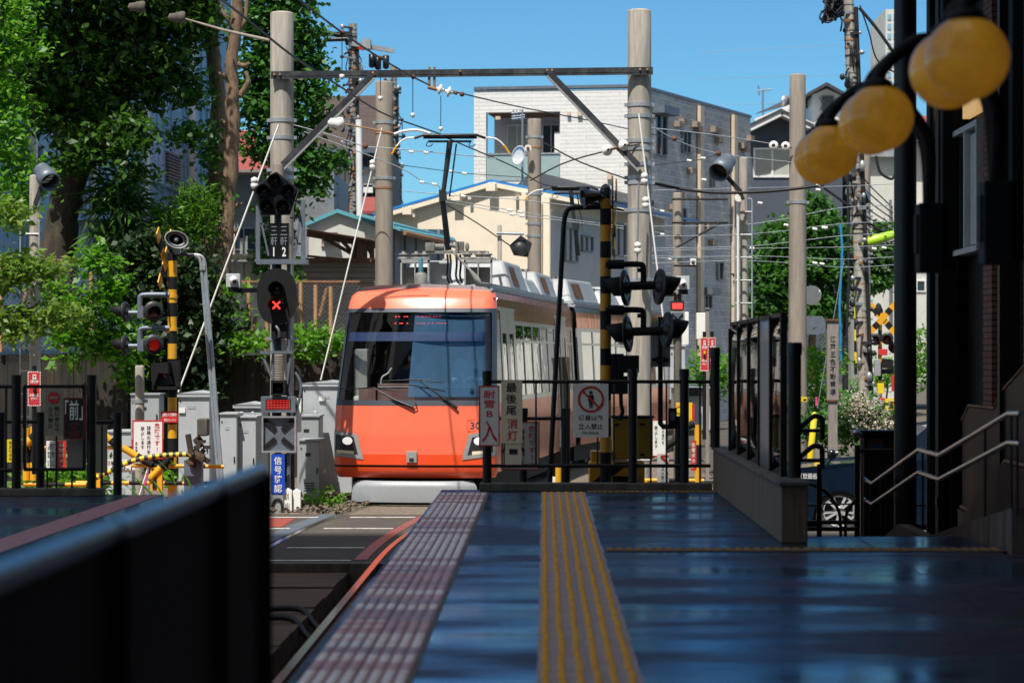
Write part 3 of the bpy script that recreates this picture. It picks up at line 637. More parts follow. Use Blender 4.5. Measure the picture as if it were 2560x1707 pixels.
mb = MB(); mb.disc(P(134, 994, 25.475), 15 * D / F, -.002, n=28); mb.m = 1; mb.pb(123, 991, 145, 997, 25.470, .002); mb.build('no_entry_disc', [M['sign_red'], M['dim_sign']], t)
mk('dim_red', (.20, .018, .014), .6); mk('dim_black', (.012, .011, .011), .6)
sign('check_sign', 'black square sign with a red edge, white and red characters, on the opposite gate', (159, 994, 212, 1098), 25.47, [('「前」', (163, 1000, 207, 1050), 'white', False), ('確認', (173, 1056, 199, 1093), 'dim_red', True)], 'dim_black', 'dim_red', 3)
mb = MB(); mb.pb(168, 1099, 205, 1172, 25.62, .02); tag(mb.build('blank_panel', M['dim_sign']), 'blank beige panel fixed low behind the opposite gate', 'panel')
mb = MB(); mb.pb(241, 1062, 268, 1182, 27.6, .02); tag(mb.build('blank_panel', M['dim_sign']), 'tall blank beige panel hung beside the post of the lower fence', 'panel')

# ---- near fence along the main platform edge, close to the camera
t = thing('platform_edge_fence', 'dark board fence with a round top rail running along the near platform edge', 'fence', (-.93, 5.5, .8))
mb = MB()
y = 2.2
while y < 7.9:
    mb.box(-.955, -.915 - .012 * (int(y * 100) % 3), y, min(y + .10, 7.9), .83, 1.85); y += .12
mb.build('boards', M['bronze_dark'], t)
seg = [2.0, 3.5, 5.2, 6.85, 7.93]
for a, b in zip(seg, seg[1:]):
    mb = MB(); mb.tube([(-.93, a + .02, 1.88), (-.93, b - .02, 1.88)], .027, 14); mb.build('top_rail', M['rail_steel'], t)
for y in seg[1:]:
    mb = MB(); mb.tube([(-.93, y, .8), (-.93, y, 1.87)], .04, 14); mb.build('post', M['bronze_dark'], t)

# ---- stairs from the street up to the platform, climbing towards the camera
M['stair_concrete'] = mat('stair_concrete', (.13, .092, .07), .8, scale=5, st=(4, 4, .35), var=.45, bump=.3, dirt=(.035, .027, .022), dscale=2)
t = thing('street_stairs', 'dark concrete stairs with twin steel handrails climbing from street to platform', 'stairs', (4.1, 22, -.06))
def zst(y): return -.06 if y > 26 else (-.06 + (26 - y) / 2.2 * .40 if y > 23.8 else (.34 if y > 22.1 else min(.80, .34 + (22.1 - y) / 4.0 * .46)))
mb = MB(); y = 26.2
while y > 17.9:
    yy = y - .3; mb.box(3.62, 4.5, yy, y, -.07, round((zst(yy) + .06) / .115) * .115 - .055); y = yy
mb.build('steps', M['stair_concrete'], t)
mb = MB(); prof = [(26.3, .12), (23.8, .62), (22.1, .62), (18.0, 1.14), (17.95, -.2), (26.3, -.2)]
mb.prism([(3.48, y, z) for y, z in prof], (.12, 0, 0)); mb.build('stringer_wall', M['stair_concrete'], t)
mb = MB(); prof = [(26.3, .62), (25.9, .60), (23.8, 1.22), (22.1, 1.22), (18.0, 2.05), (17.95, -.2), (26.3, -.2)]
mb.prism([(4.5, y, z) for y, z in prof], (.08, 0, 0)); mb.build('panel_wall', M['bronze'], t)
mb = MB(); mb.tube([(4.54, 26.3, .64), (4.54, 25.9, .62), (4.54, 23.8, 1.24), (4.54, 22.1, 1.24), (4.54, 18.0, 2.07)], .02, 8); mb.build('panel_cap', M['rust_light'], t)
hr = [(2162, 1197, 26.2), (2181, 1208, 25.9), (2297, 1124, 23.8), (2348, 1138, 22.1), (2522, 1034, 18.3), (2552, 1034, 17.7)]
for off, nm in ((0, 'upper_handrail'), (1, 'lower_handrail')):
    pts = [P(px, py + off * (.22 * F / d), d) for px, py, d in hr]
    mb = MB(); mb.tube(pts, .022, 14); h = mb.build(nm, M['stainless'], t)
    if off == 0:
        for i in range(len(pts) - 1):
            for k in (.2, .7):
                p = pts[i].lerp(pts[i + 1], k); mb = MB(); mb.tube([p - Vector((0, 0, .0)), p - Vector((0, 0, .75))], .011, 8); mb.build('baluster', M['bronze'], t)
# second flight panels beyond, stepping up the building
mb = MB(); prof = [(26.6, 1.55), (26.2, 1.72), (24.7, 1.72), (24.3, 1.9), (18, 3.3), (18, .2), (26.6, .2)]
mb.prism([(4.60, y, z) for y, z in prof], (.03, 0, 0)); o = mb.build('stair_parapet', M['bronze']); tag(o, 'tall dark sheet parapet stepping up along the station wall above the stairs', 'parapet')
mb = MB(); mb.tube([(4.60, 26.6, 1.57), (4.60, 26.2, 1.74), (4.60, 24.7, 1.74), (4.60, 24.3, 1.92), (4.60, 18, 3.32)], .016, 8); mb.build('cap', M['rust_light'], o)
# counter-like panel and steel corner post at the foot of the stairs
d = 26.6; t = thing('stair_newel_panel', 'dark panel with a rounded steel corner and small notice at the foot of the stairs', 'panel', P(2185, 1350, d))
mb = MB(); mb.pb(2160, 1090, 2237, 1400, d, .08); mb.build('board', M['bronze'], t)
mb = MB(); mb.pb(2133, 1075, 2238, 1090, d - .06, .25); mb.build('top_ledge', M['black_paint'], t, bevel=.02)
mb = MB(); mb.tube([P(2136, 1080, d - .06), P(2148, 1085, d - .1), P(2156, 1090, d - .06)], .03, 12); mb.pb(2151, 1092, 2159, 1400, d - .01, .05); mb.build('steel_corner', M['stainless'], t)
mb = MB(); mb.pb(2169, 1096, 2208, 1122, d - .005, .004); mb.m = 1; mb.pb(2171, 1097, 2207, 1104, d - .008, .003); mb.build('notice', [mat('notice_blue', (.03, .05, .09), .6), M['dim_red']], t)
mb = MB(); mb.tube([P(2150, 1126, d - .2), P(2238, 1126, d - .2)], .022, 10); mb.tube([P(2143, 1112, d - .3), P(2143, 1400, d - .3)], .032, 12); mb.build('rail', M['black_paint'], t)
# bent black handrails and hooped barrier at the gap to the street
d = 24.5; t = thing('bent_handrail', 'pair of bent black tube handrails beside the end of the dwarf wall', 'handrail', P(2045, 1400, d))
for dy in (0, 74):
    mb = MB(); mb.tube(bez([P(1985, 1082 + dy, d), P(2030, 1043 + dy, d), P(2046, 1042 + dy, d), P(2055, 1050 + dy, d), P(2055, 1098 + dy, d)], 6), .026, 12); mb.tube([P(1985, 1076 + dy, d), P(2050, 1076 + dy, d)], .018, 8); mb.build('rail', M['black_paint'], t)
mb = MB(); mb.tube([P(2048, 1160, d + .05), P(2048, 1430, d + .05)], .026, 12); mb.build('post', M['black_paint'], t)
d = 25.2; t = thing('hooped_barrier', 'low black tube barrier with curved hoops in front of the black taxi', 'barrier', P(2080, 1420, d))
mb = MB(); mb.tube([P(1990, 1305, d), P(2142, 1305, d)], .022, 10); mb.build('rail', M['black_paint'], t)
mb = MB(); mb.tube([P(1990, 1322, d), P(2142, 1322, d)], .022, 10); mb.build('rail', M['black_paint'], t)
mb = MB(); mb.tube(bez([P(1990, 1207, d), P(2030, 1211, d), P(2068, 1232, d), P(2092, 1266, d), P(2101, 1305, d), P(2101, 1420, d)], 8), .018, 10); mb.build('hoop', M['black_paint'], t)
mb = MB(); mb.tube(bez([P(2114, 1420, d), P(2114, 1305, d), P(2122, 1272, d), P(2142, 1246, d)], 8), .018, 10); mb.build('hoop', M['black_paint'], t)
# ---------------------------------------------------------------- the tram: two cars, the second turned further round the curve
def metal_paint(name, col, rough, metal, streak=False):
    m = mat(name, col, rough, metal, var=.04, scale=3, coat=.5)
    if streak:
        nt = m.node_tree; b = nt.nodes['Principled BSDF']; tc = _n(nt, 'ShaderNodeTexCoord'); mp = _n(nt, 'ShaderNodeMapping'); mp.inputs['Scale'].default_value = (1, 1.6, .25)
        nz = _n(nt, 'ShaderNodeTexNoise'); nz.inputs['Scale'].default_value = 4; nt.links.new(tc.outputs['Object'], mp.inputs[0]); nt.links.new(mp.outputs[0], nz.inputs['Vector'])
        bp = _n(nt, 'ShaderNodeBump'); bp.inputs['Strength'].default_value = .45; bp.inputs['Distance'].default_value = .012; nt.links.new(nz.outputs['Fac'], bp.inputs['Height']); nt.links.new(bp.outputs[0], b.inputs['Normal'])
    return m
M['tram_red'] = metal_paint('tram_red', (.95, .18, .095), .27, .0)
M['tram_red_low'] = metal_paint('tram_red_low', (.88, .085, .022), .30, .0)
M['tram_side'] = metal_paint('tram_side', (.80, .52, .46), .14, 1.0, True)
for k_ in ('tram_side',): q_ = M[k_].node_tree.nodes['Principled BSDF']; q_.inputs['Coat Weight'].default_value = 0; q_.inputs['Specular Tint'].default_value = (.9, .66, .6, 1)
M['tram_grey'] = metal_paint('tram_grey', (.50, .50, .50), .3, .5, True)
M['tram_frame'] = mat('tram_frame', (.065, .078, .10), .4, .3, var=.1)
M['tram_roof'] = mat('tram_roof', (.36, .385, .40), .55, .1, var=.1, scale=3, dirt=(.26, .27, .28))
M['tram_grime'] = mat('roof_grime', (.23, .225, .21), .7, .2, var=.3, scale=12, dirt=(.12, .11, .10), dscale=5)
M['tram_skirt'] = mat('tram_skirt', (.36, .38, .41), .45, .1, var=.08, scale=3, dirt=(.27, .28, .30))
M['interior'] = mat('tram_interior', (.06, .055, .05), .7, var=.2)
M['interior_light'] = mat('tram_interior_panel', (.38, .37, .35), .6, var=.1)
M['dash'] = mat('dashboard', (.24, .12, .105), .55, var=.15)
M['windscreen'] = glassmat('windscreen_glass', (.78, .84, .86), .015, 1.45, .02)
M['side_glass'] = glassmat('side_glass', (.30, .33, .33), .02, 1.10, .03, .05)
M['shade_film'] = glassmat('blue_shade_film', (.30, .55, .85), .35, 1.3, .20)
M['film_blue'] = mat('blue_film', (.08, .28, .56), .5, var=.2, scale=1.5, st=(2, 1, .3))
def film(m, fac):
    nt = m.node_tree; b = nt.nodes['Principled BSDF']; out = nt.nodes['Material Output']; tr = _n(nt, 'ShaderNodeBsdfTransparent'); tr.inputs[0].default_value = (.55, .75, 1, 1)
    mx = _n(nt, 'ShaderNodeMixShader'); mx.inputs[0].default_value = fac; nt.links.new(tr.outputs[0], mx.inputs[1]); nt.links.new(b.outputs[0], mx.inputs[2]); nt.links.new(mx.outputs[0], out.inputs[0])
film(M['film_blue'], .4)
M['film_band'] = mat('dark_blue_film', (.02, .055, .20), .5, var=.1); film(M['film_band'], .7)

TA = math.radians(6.8)
tram = thing('tram', 'two-car orange-red tram with grey roof coming round the curve', 'tram', (-2.02, 37, 0), rz=-TA)
TM = Matrix.Translation((-2.02, 37, 0)) @ Matrix.Rotation(-TA, 4, 'Z'); TI = TM.inverted()
C2 = Matrix.Translation((0, 12.15, 0)) @ Matrix.Rotation(-math.radians(6.5), 4, 'Z') @ Matrix.Translation((0, .35, 0))
def tb(mb, name, m, M4=None, parent=None, world=False, **k):
    if world: mb.v = [tuple(TI @ Vector(v)) for v in mb.v]
    elif M4 is not None: mb.v = [tuple(M4 @ Vector(v)) for v in mb.v]
    return mb.build(name, m, parent or tram, local=True, **k)
PRF = [(.42, .10, 1.23), (.50, .03, 1.27), (.62, .0, 1.275), (1.1, .0, 1.275), (1.57, .05, 1.26), (3.05, .62, 1.18), (3.20, .70, 1.165), (3.30, .80, 1.12), (3.36, .98, 1.0)]
def prof(z):
    for a, b in zip(PRF, PRF[1:]):
        if z <= b[0]:
            t = (z - a[0]) / (b[0] - a[0]); return a[1] + (b[1] - a[1]) * t, a[2] + (b[2] - a[2]) * t
    return PRF[-1][1:]
def fpt(u, z, off=0):
    sb, hw = prof(z); au = abs(u); k = max(0, (au - .86) / .14)
    x = hw * (au if au < .86 else .86 + .14 * math.sin(k * math.pi / 2)) * (1 if u >= 0 else -1)
    y = sb + .16 * min(au, .86) ** 2 + (.24 * (1 - math.cos(k * math.pi / 2)) if k else 0) - off
    return Vector((x, y, z))
def patch(mb, u0, u1, z0, z1, nu=14, nz=4, off=0):
    vs = [fpt(u0 + (u1 - u0) * i / nu, z0 + (z1 - z0) * j / nz, off) for j in range(nz + 1) for i in range(nu + 1)]
    return mb.add(vs, [(j * (nu + 1) + i, j * (nu + 1) + i + 1, (j + 1) * (nu + 1) + i + 1, (j + 1) * (nu + 1) + i) for j in range(nz) for i in range(nu)], True)
mb = MB(); patch(mb, -1, 1, .615, 1.53, 60, 14); mb.m = 1; patch(mb, -1, 1, .42, .585, 60, 4); patch(mb, -1, 1, .625, .78, 60, 3, .004); tb(mb, 'front_panel', [M['tram_red'], M['tram_red_low']])
mb = MB(); patch(mb, -.97, .97, .584, .616, 40, 1, -.02); tb(mb, 'front_seam', M['black_matte'])
mb = MB(); patch(mb, -1, 1, 3.03, 3.30, 60, 6); patch(mb, -1, 1, 3.30, 3.36, 60, 2); tb(mb, 'front_dome', M['tram_red'])
mb = MB(); patch(mb, -.935, .935, 1.595, 2.985, 50, 8, -.01); ws = tb(mb, 'windscreen', M['windscreen'])
mb = MB(); patch(mb, -1, 1, 1.53, 1.61, 50, 1, .004); patch(mb, -1, 1, 2.97, 3.03, 50, 1, .004); patch(mb, -1, -.925, 1.61, 2.97, 6, 6, .004); patch(mb, .925, 1, 1.61, 2.97, 6, 6, .004)
tb(mb, 'windscreen_frame', M['tram_frame'])
# headlights: skewed frames with a round lamp and a small indicator row
for sg in (-1, 1):
    f = lambda a, z, o: fpt(sg * a, z, o)
    A = [(.985, .76), (.60, .70), (.68, 1.09), (.975, 1.15)]; B_ = [(.82 + (a - .82) * .70, .93 + (z - .93) * .70) for a, z in A]
    def ql(mb, c, o, n=8):      # a quad laid on the curved nose
        vs = []
        for i in range(n + 1):
            for j in range(n + 1):
                s_, t_ = i / n, j / n; a = [c[0][k] * (1 - s_) * (1 - t_) + c[1][k] * s_ * (1 - t_) + c[2][k] * s_ * t_ + c[3][k] * (1 - s_) * t_ for k in (0, 1)]; vs.append(f(a[0], a[1], o))
        mb.add(vs, [(i * (n + 1) + j, (i + 1) * (n + 1) + j, (i + 1) * (n + 1) + j + 1, i * (n + 1) + j + 1) for i in range(n) for j in range(n)], True)
    mb = MB()
    for i in range(4): ql(mb, [A[i], A[(i + 1) % 4], B_[(i + 1) % 4], B_[i]], .016)
    hl = tb(mb, 'headlight', M['steel_light'])
    mb = MB(); ql(mb, B_, .008); tb(mb, 'lamp_recess', M['dark_steel'], parent=hl)
    mb = MB(); c = f(.80, .985, .012); mb.sphere(c, .075, 18, 10, (1.1, .35, .8)); tb(mb, 'lamp_lens', M['lamp_white'], parent=hl)
    mb = MB(); ql(mb, [(.92, .79), (.72, .775), (.72, .83), (.92, .845)], .013); tb(mb, 'indicator', M['lens_dim'] if False else M['cream_sign'], parent=hl)
mb = MB()
for p, q in (((-.08, .66), (.08, .83)),): mb.box(p[0], q[0], -.045, .0, p[1], q[1])
mb.m = 1; mb.box(-.035, .035, -.055, -.046, .68, .73); tb(mb, 'tow_plate', [M['steel_light'], M['dark_steel']], bevel=.006)
for pts in ([(.02, 1.50), (-.22, 1.62), (-.50, 1.80), (-.52, 1.802)], [(.55, 1.49), (.36, 1.66), (.05, 1.93), (.04, 1.932)]):
    mb = MB(); mb.tube([fpt(u, z, .045) for u, z in pts[:3]], [.022, .016, .009], 8)
    u, z = pts[2]; mb.tube([fpt(u - .50, z - .03, .02), fpt(u, z, .04), fpt(u + .32, z - .05, .02)], [.007, .012, .007], 6); tb(mb, 'wiper', M['black_paint'])
mb = MB(); mb.tube([fpt(.03, 1.585, .02), fpt(.05, 1.56, .05), fpt(.06, 1.50, .04), fpt(.03, 1.475, .03), fpt(.0, 1.5, .03)], .008, 6); tb(mb, 'washer_hose', M['wire'])
t_ = txtm('305', .885, 1.17, 1.12, 1.28, .125, M['tram_frame'], tram, name='fleet_number')
mb = MB()
for q in ((.845, 1.135, 1.155, 1.145), (.845, 1.305, 1.155, 1.315), (.845, 1.145, .853, 1.305), (1.147, 1.145, 1.155, 1.305)): mb.box(q[0], q[2], .118, .124, q[1], q[3])
np_ = tb(mb, 'number_plate', M['tram_red_low'])
for o_, d_ in ((t_, .008), (np_, .005)):
    for v in o_.data.vertices: v.co.y += fpt(v.co.x / 1.275, v.co.z).y - .121 - d_
# windscreen furniture: dashboard, destination display, shade films, cab back wall
mb = MB(); mb.box(-.62, 1.0, .45, .95, 1.3, 1.86); mb.box(-.93, -.66, .5, .8, 1.3, 1.78); mb.m = 1; mb.box(-.62, .9, .44, .449, 1.80, 1.815); tb(mb, 'dashboard', [M['dash'], M['interior_light']], bevel=.02)
mb = MB(); mb.box(-1.08, -.86, .85, 1.1, 1.5, 2.40); mb.m = 1; mb.box(-1.05, -.9, .7, .84, 1.55, 1.66); tb(mb, 'ticket_box', [M['interior_light'], M['white']], bevel=.015)
mb = MB(); mb.tube(bez([(-.62, .72, 1.78), (-.60, .70, 1.95), (-.50, .68, 2.02), (-.44, .66, 2.10)], 5), .012, 8); tb(mb, 'microphone', M['white'])
mb = MB(); mb.box(-.42, .42, .76, .84, 2.70, 2.93); ds = tb(mb, 'destination_display', M['black_gloss'], bevel=.01)
mb = MB(); n = 0
for row, z, xs in ((0, 2.905, [-.40, -.35, -.26, -.22, -.05, .0, .03, .07, .1, .14, .2, .24, .3]), (1, 2.80, [-.41, -.33, -.30, -.22, -.06, -.02, .02, .05, .12, .18, .25, .29, .33, .38])):
    for x in xs: mb.box(x, x + .026, .752, .757, z - .008, z + .006)
tb(mb, 'led_dots', M['led_red'], parent=ds)
mb = MB(); mb.add([fpt(u, z, -.045) for u, z in ((-.07, 1.66), (.93, 1.66), (.93, 2.98), (-.05, 2.98))], [(0, 1, 2, 3)]); tb(mb, 'sun_shade', M['film_blue'])
mb = MB(); patch(mb, -.93, .93, 2.52, 2.66, 20, 1, -.03); tb(mb, 'shade_band', M['film_band'])
mb = MB(); mb.box(-1.15, -.35, 2.3, 2.34, .8, 3.2); mb.box(.35, 1.15, 2.3, 2.34, .8, 3.2); mb.box(-.35, .35, 2.3, 2.34, 2.75, 3.2); mb.box(-1.2, 1.2, .6, 11.9, .78, .80); mb.box(-1.15, 1.15, .9, 11.9, 3.18, 3.2)
for y_ in (4.1, 7.0, 9.7): mb.box(-1.15, .55, y_, y_ + .05, .8, 3.1)
tb(mb, 'interior', M['interior']); mb = MB()
for y_ in (1.5, 4.6, 8.0): mb.box(-1.1, .8, y_, y_ + .05, .5, 3.1)
mb.box(-1.1, 1.1, .1, 11, .78, .8); mb.box(-1.1, 1.1, .1, 11, 3.15, 3.18); tb(mb, 'interior', M['interior'], C2)
mb = MB(); mb.tube([(-.45, 1.3, 2.58), (.15, 1.3, 2.58)], .018, 8); tb(mb, 'cab_grab_rail', M['white'])

def car(M4, first):
    L0, L1 = (.99, 11.85) if first else (.05, 11.0)
    hwl, hwu = 1.25, 1.165
    def sx(z): return prof(z)[1]
    def strip(mb, y0, y1, z0, z1, off=0, sides=(1, -1), nz=3):
        for s in sides:
            for k in range(nz):
                a, b = z0 + (z1 - z0) * k / nz, z0 + (z1 - z0) * (k + 1) / nz
                ya = max(y0, fpt(1, a).y) if first and y0 < 1 else y0; yb = max(y0, fpt(1, b).y) if first and y0 < 1 else y0
                xa, xb = s * (sx(a) + off), s * (sx(b) + off)
                q = [(xa, ya, a), (xa, y1, a), (xb, y1, b), (xb, yb, b)]; i = [(xa - s * .04, ya, a), (xa - s * .04, y1, a), (xb - s * .04, y1, b), (xb - s * .04, yb, b)]
                mb.hexa(q + i)
    y0 = 0.0 if first else .05
    mb = MB(); strip(mb, y0, L1, .50, 1.56); strip(mb, y0, L1, 2.87, 3.30, nz=4); tb(mb, 'side_panel', M['tram_side'], M4)
    mb = MB(); strip(mb, y0, L1, 1.561, 1.64); strip(mb, y0, L1, 2.80, 2.869)
    wins = [(3.05, 4.05), (4.15, 5.2), (5.3, 6.35), (6.45, 7.5), (7.6, 8.6), (10.75, 11.6)] if first else [(.45, 1.5), (1.6, 2.7), (2.8, 3.9), (4, 5.1), (7.3, 8.4), (8.5, 9.6)]
    doors = [(1.15, 2.85), (8.8, 10.55)] if first else [(5.3, 7.1)]
    edges = sorted([y for w_ in wins for y in w_] + [y for w_ in doors for y in w_]); prev = y0
    for a, b in sorted(wins + doors):
        if a - prev > .01: strip(mb, prev, a, 1.641, 2.799)
        prev = b
    strip(mb, prev, L1, 1.641, 2.799)
    for a, b in wins: strip(mb, a, b, 2.52, 2.56)
    tb(mb, 'window_band', M['tram_grey'], M4)
    for a, b in wins:
        mb = MB(); strip(mb, a, b, 1.641, 2.519, -.012, nz=1); strip(mb, a, b, 2.561, 2.799, -.012, nz=1); tb(mb, 'window', M['side_glass'], M4)
    for a, b in doors:
        for s in (1, -1):
            mb = MB(); c = (a + b) / 2
            for l0, l1 in ((a + .02, c - .01), (c + .01, b - .02)):
                for q in ((l0, l0 + .16, .58, 3.0), (l1 - .16, l1, .58, 3.0), (l0 + .16, l1 - .16, .58, .95), (l0 + .16, l1 - .16, 2.65, 3.0)): strip(mb, *q, .012, (s,), 3)
            dr = tb(mb, 'door', M['tram_grey'], M4)
            mb = MB()
            for l0, l1 in ((a + .02, c - .01), (c + .01, b - .02)): strip(mb, l0 + .16, l1 - .16, .95, 2.65, .002, (s,), 3)
            tb(mb, 'door_pane', M['side_glass'], M4, parent=dr)
            mb = MB(); strip(mb, a - .03, b + .03, 3.0, 3.06, .02, (s,), 1); tb(mb, 'door_hood', M['tram_grey'], M4, parent=dr)
    # roof
    mb = MB(); pr = [(1.10, 3.30), (1.0, 3.365), (.7, 3.40), (0, 3.42), (-.7, 3.40), (-1.0, 3.365), (-1.10, 3.30)]; ya = .80 if first else .05
    for (xa, za), (xb, zb) in zip(pr, pr[1:]):
        fa = ya + (.18 * max(0, 1) if first else 0)
        mb.add([(xa, fa, za), (xb, fa, zb), (xb, L1, zb), (xa, L1, za)], [(0, 1, 2, 3)], True)
    mb.add([(x, (ya + .18) if first else ya, z) for x, z in pr], [tuple(range(len(pr)))]); mb.add([(x, L1, z) for x, z in pr], [tuple(range(len(pr)))])
    for s in (1, -1): mb.beam((s * 1.085, ya + .2, 3.335), (s * 1.085, L1, 3.335), .05, .04)
    tb(mb, 'roof', M['tram_roof'], M4)
    mb = MB(); mb.box(-1.1, 1.1, .9 if first else .2, L1 - .2, .16, .49); tb(mb, 'underframe', M['black_matte'], M4)
    for yb in ((2.2, 9.6) if first else (2.2, 8.5)):
        for s in (-1, 1):
            mb = MB()
            for dy in (-.8, .8): mb.disc((s * .62, yb + dy, .34), .33, s * .12, (1, 0, 0), 24)
            mb.box(s * .80 - .05, s * .80 + .05, yb - 1.2, yb + 1.2, .28, .42); tb(mb, 'bogie', M['dark_steel'], M4)
    def ac(y0, y1, zt, vents):
        mb = MB(); q = [(.98, y0 - .25, 3.39), (.98, y1 + .1, 3.39), (-.98, y1 + .1, 3.39), (-.98, y0 - .25, 3.39)]; tp = [(.80, y0, zt), (.80, y1, zt), (-.80, y1, zt), (-.80, y0, zt)]
        mb.hexa(q + tp); a = tb(mb, 'air_conditioner', M['tram_roof'], M4, bevel=.05)
        def onside(y, z): t = (z - 3.39) / (zt - 3.39); return (.98 - .18 * t + .012, y, z)
        for v0, v1 in vents:
            mb = MB(); mb.add([onside(v0, 3.50), onside(v1, 3.50), onside(v1, zt - .09), onside(v0, zt - .09)], [(0, 1, 2, 3)]); tb(mb, 'vent', M['rust'], M4, parent=a)
        mb = MB()
        for k in range(5): mb.sphere((-.6 + k * .3, y0 + .2 + .3 * (k % 2), zt + .01), .05, 8, 6)
        mb.beam((.5, y0 + .1, zt + .03), (.5, y1 - .1, zt + .03), .05, .05); tb(mb, 'lifting_eyes', M['tram_grime'], M4, parent=a)
    if first: ac(4.5, 6.6, 3.93, [(4.8, 5.5)]); ac(7.3, 8.6, 3.72, []); ac(9.0, 11.2, 3.90, [(9.3, 10.1)])
    else: ac(.8, 3.2, 3.9, [(1.0, 1.8)]); ac(4.2, 5.6, 3.75, []); ac(6.5, 9.5, 3.9, [(7, 7.8)])
    mb = MB(); mb.box(.80, 1.06, 1.2 if first else .3, L1 - .3, 3.37, 3.43); tb(mb, 'roof_walkway', M['tram_roof'], M4)
car(None, True); car(C2, False)
mb = MB(); n = 6
for i in range(n): mb.box(-1.16 + .03 * (i % 2), 1.16 - .03 * (i % 2), 11.86 + i * .09, 11.945 + i * .09, .6, 3.2)
tb(mb, 'gangway_bellows', M['black_matte'])
mb = MB(); mb.box(-1.0, 1.0, .62, .8, .30, .60); tb(mb, 'coupler_beam', M['black_matte'])
# rounded light-grey snow plough under the nose
mb = MB(); n = 24; vs = []
for j, (z, hw, y) in enumerate(((.05, .99, -.04), (.28, .97, -.06), (.34, .94, -.05), (.375, .88, .0))):
    for i in range(n + 1):
        u = -1 + 2 * i / n; vs.append((hw * u, y + .22 * abs(u) ** 4 + .05 * u * u, z))
mb.add(vs, [(j * (n + 1) + i, j * (n + 1) + i + 1, (j + 1) * (n + 1) + i + 1, (j + 1) * (n + 1) + i) for j in range(3) for i in range(n)], True); tb(mb, 'snow_plough', M['tram_skirt'])
mb = MB(); mb.box(-.8, .8, .6, .7, .09, .43); tb(mb, 'plough_frame', M['black_matte'])

# roof gear in front of the pantograph (drawn at its place in the world, then carried into the tram)
D = 39.3; k = D / F
for x0, x1 in ((1001, 1073), (1160, 1230)):
    mb = MB(); w_ = (x1 - x0)
    for q in ((x0, 650, x0 + 4, 712), (x1 - 4, 650, x1, 712), (x0, 648, x1, 657), (x0 + w_ * .48, 657, x0 + w_ * .52, 712)): mb.pb(*q, D - .3, .35)
    mb.m = 1; mb.pb(x0 + 5, 668, x1 - 5, 712, D - .12, .1); g = tb(mb, 'resistor_box', [M['steel_light'], M['tram_grime']], world=True)
    mb = MB()
    for q in ((x0 + 8, 640), (x0 + w_ * .55, 642), (x1 - 12, 641)): mb.lathe(P(q[0], 648, D), [(.10, 0), (.10, .03), (.06, .035), (.06, .06), (.085, .065), (.085, .09), (.03, .095), (.03, .13)], 12)
    tb(mb, 'insulator', M['tram_grime'], world=True, parent=g)
mb = MB(); mb.pb(1075, 654, 1122, 710, D + .3, .5); tb(mb, 'equipment_case', M['tram_roof'], world=True, bevel=.02)
mb = MB(); mb.tube([P(1052, 712, D - .4), P(1052, 688, D - .4), P(1052, 683, D - .4), P(1052, 680, D - .4)], [.105, .105, .08, .03], 18); tb(mb, 'arrester_drum', M['tram_grime'], world=True)
mb = MB(); mb.tube([P(1052, 683, D - .4), P(1052, 644, D - .4)], .036, 12)
for yy in range(646, 683, 5): mb.tube([P(1052, yy, D - .4), P(1052, yy + 2, D - .4)], .043, 12)
tb(mb, 'blue_insulator', mat('blue_insulator', (.13, .33, .42), .35), world=True)
mb = MB(); mb.pb(1056, 627, 1215, 634, D, .06); mb.pb(1056, 627, 1215, 634, D + 1.0, .06); mb.pb(1058, 627, 1066, 634, D + .06, .94); mb.pb(1204, 627, 1212, 634, D + .06, .94); mb.pb(1063, 606, 1086, 627, D - .02, .2); mb.pb(1138, 604, 1160, 627, D + .1, .2); mb.tube([P(1086, 617, D + .1), P(1110, 617, D + .1)], .05, 10); mb.tube([P(1124, 612, D + .2), P(1160, 622, D + .2)], .035, 10)
mb.sphere(P(1168, 617, D), .05, 10, 8, (.7, .7, 1.4)); tb(mb, 'pantograph_base', M['tram_grime'], world=True)
for px, yb in ((1125, 0), (1140, 0), (1150, .3), (1118, .3), (1164, .2)):
    mb = MB(); mb.tube(bez([P(px, 636, D + yb), P(px + 2, 660, D + yb), P(px, 690, D + yb), P(px + 6, 708, D + yb)], 5), .018, 8); tb(mb, 'roof_cable', M['cable_black'], world=True)
mb = MB(); mb.tube([P(1130, 627, D - .1), P(1176, 676, D - .35), P(1190, 694, D - .4), P(1202, 708, D - .4), P(1222, 710, D - .4)], [.022, .022, .05, .022, .016], 10); tb(mb, 'spring_link', M['tram_grime'], world=True)
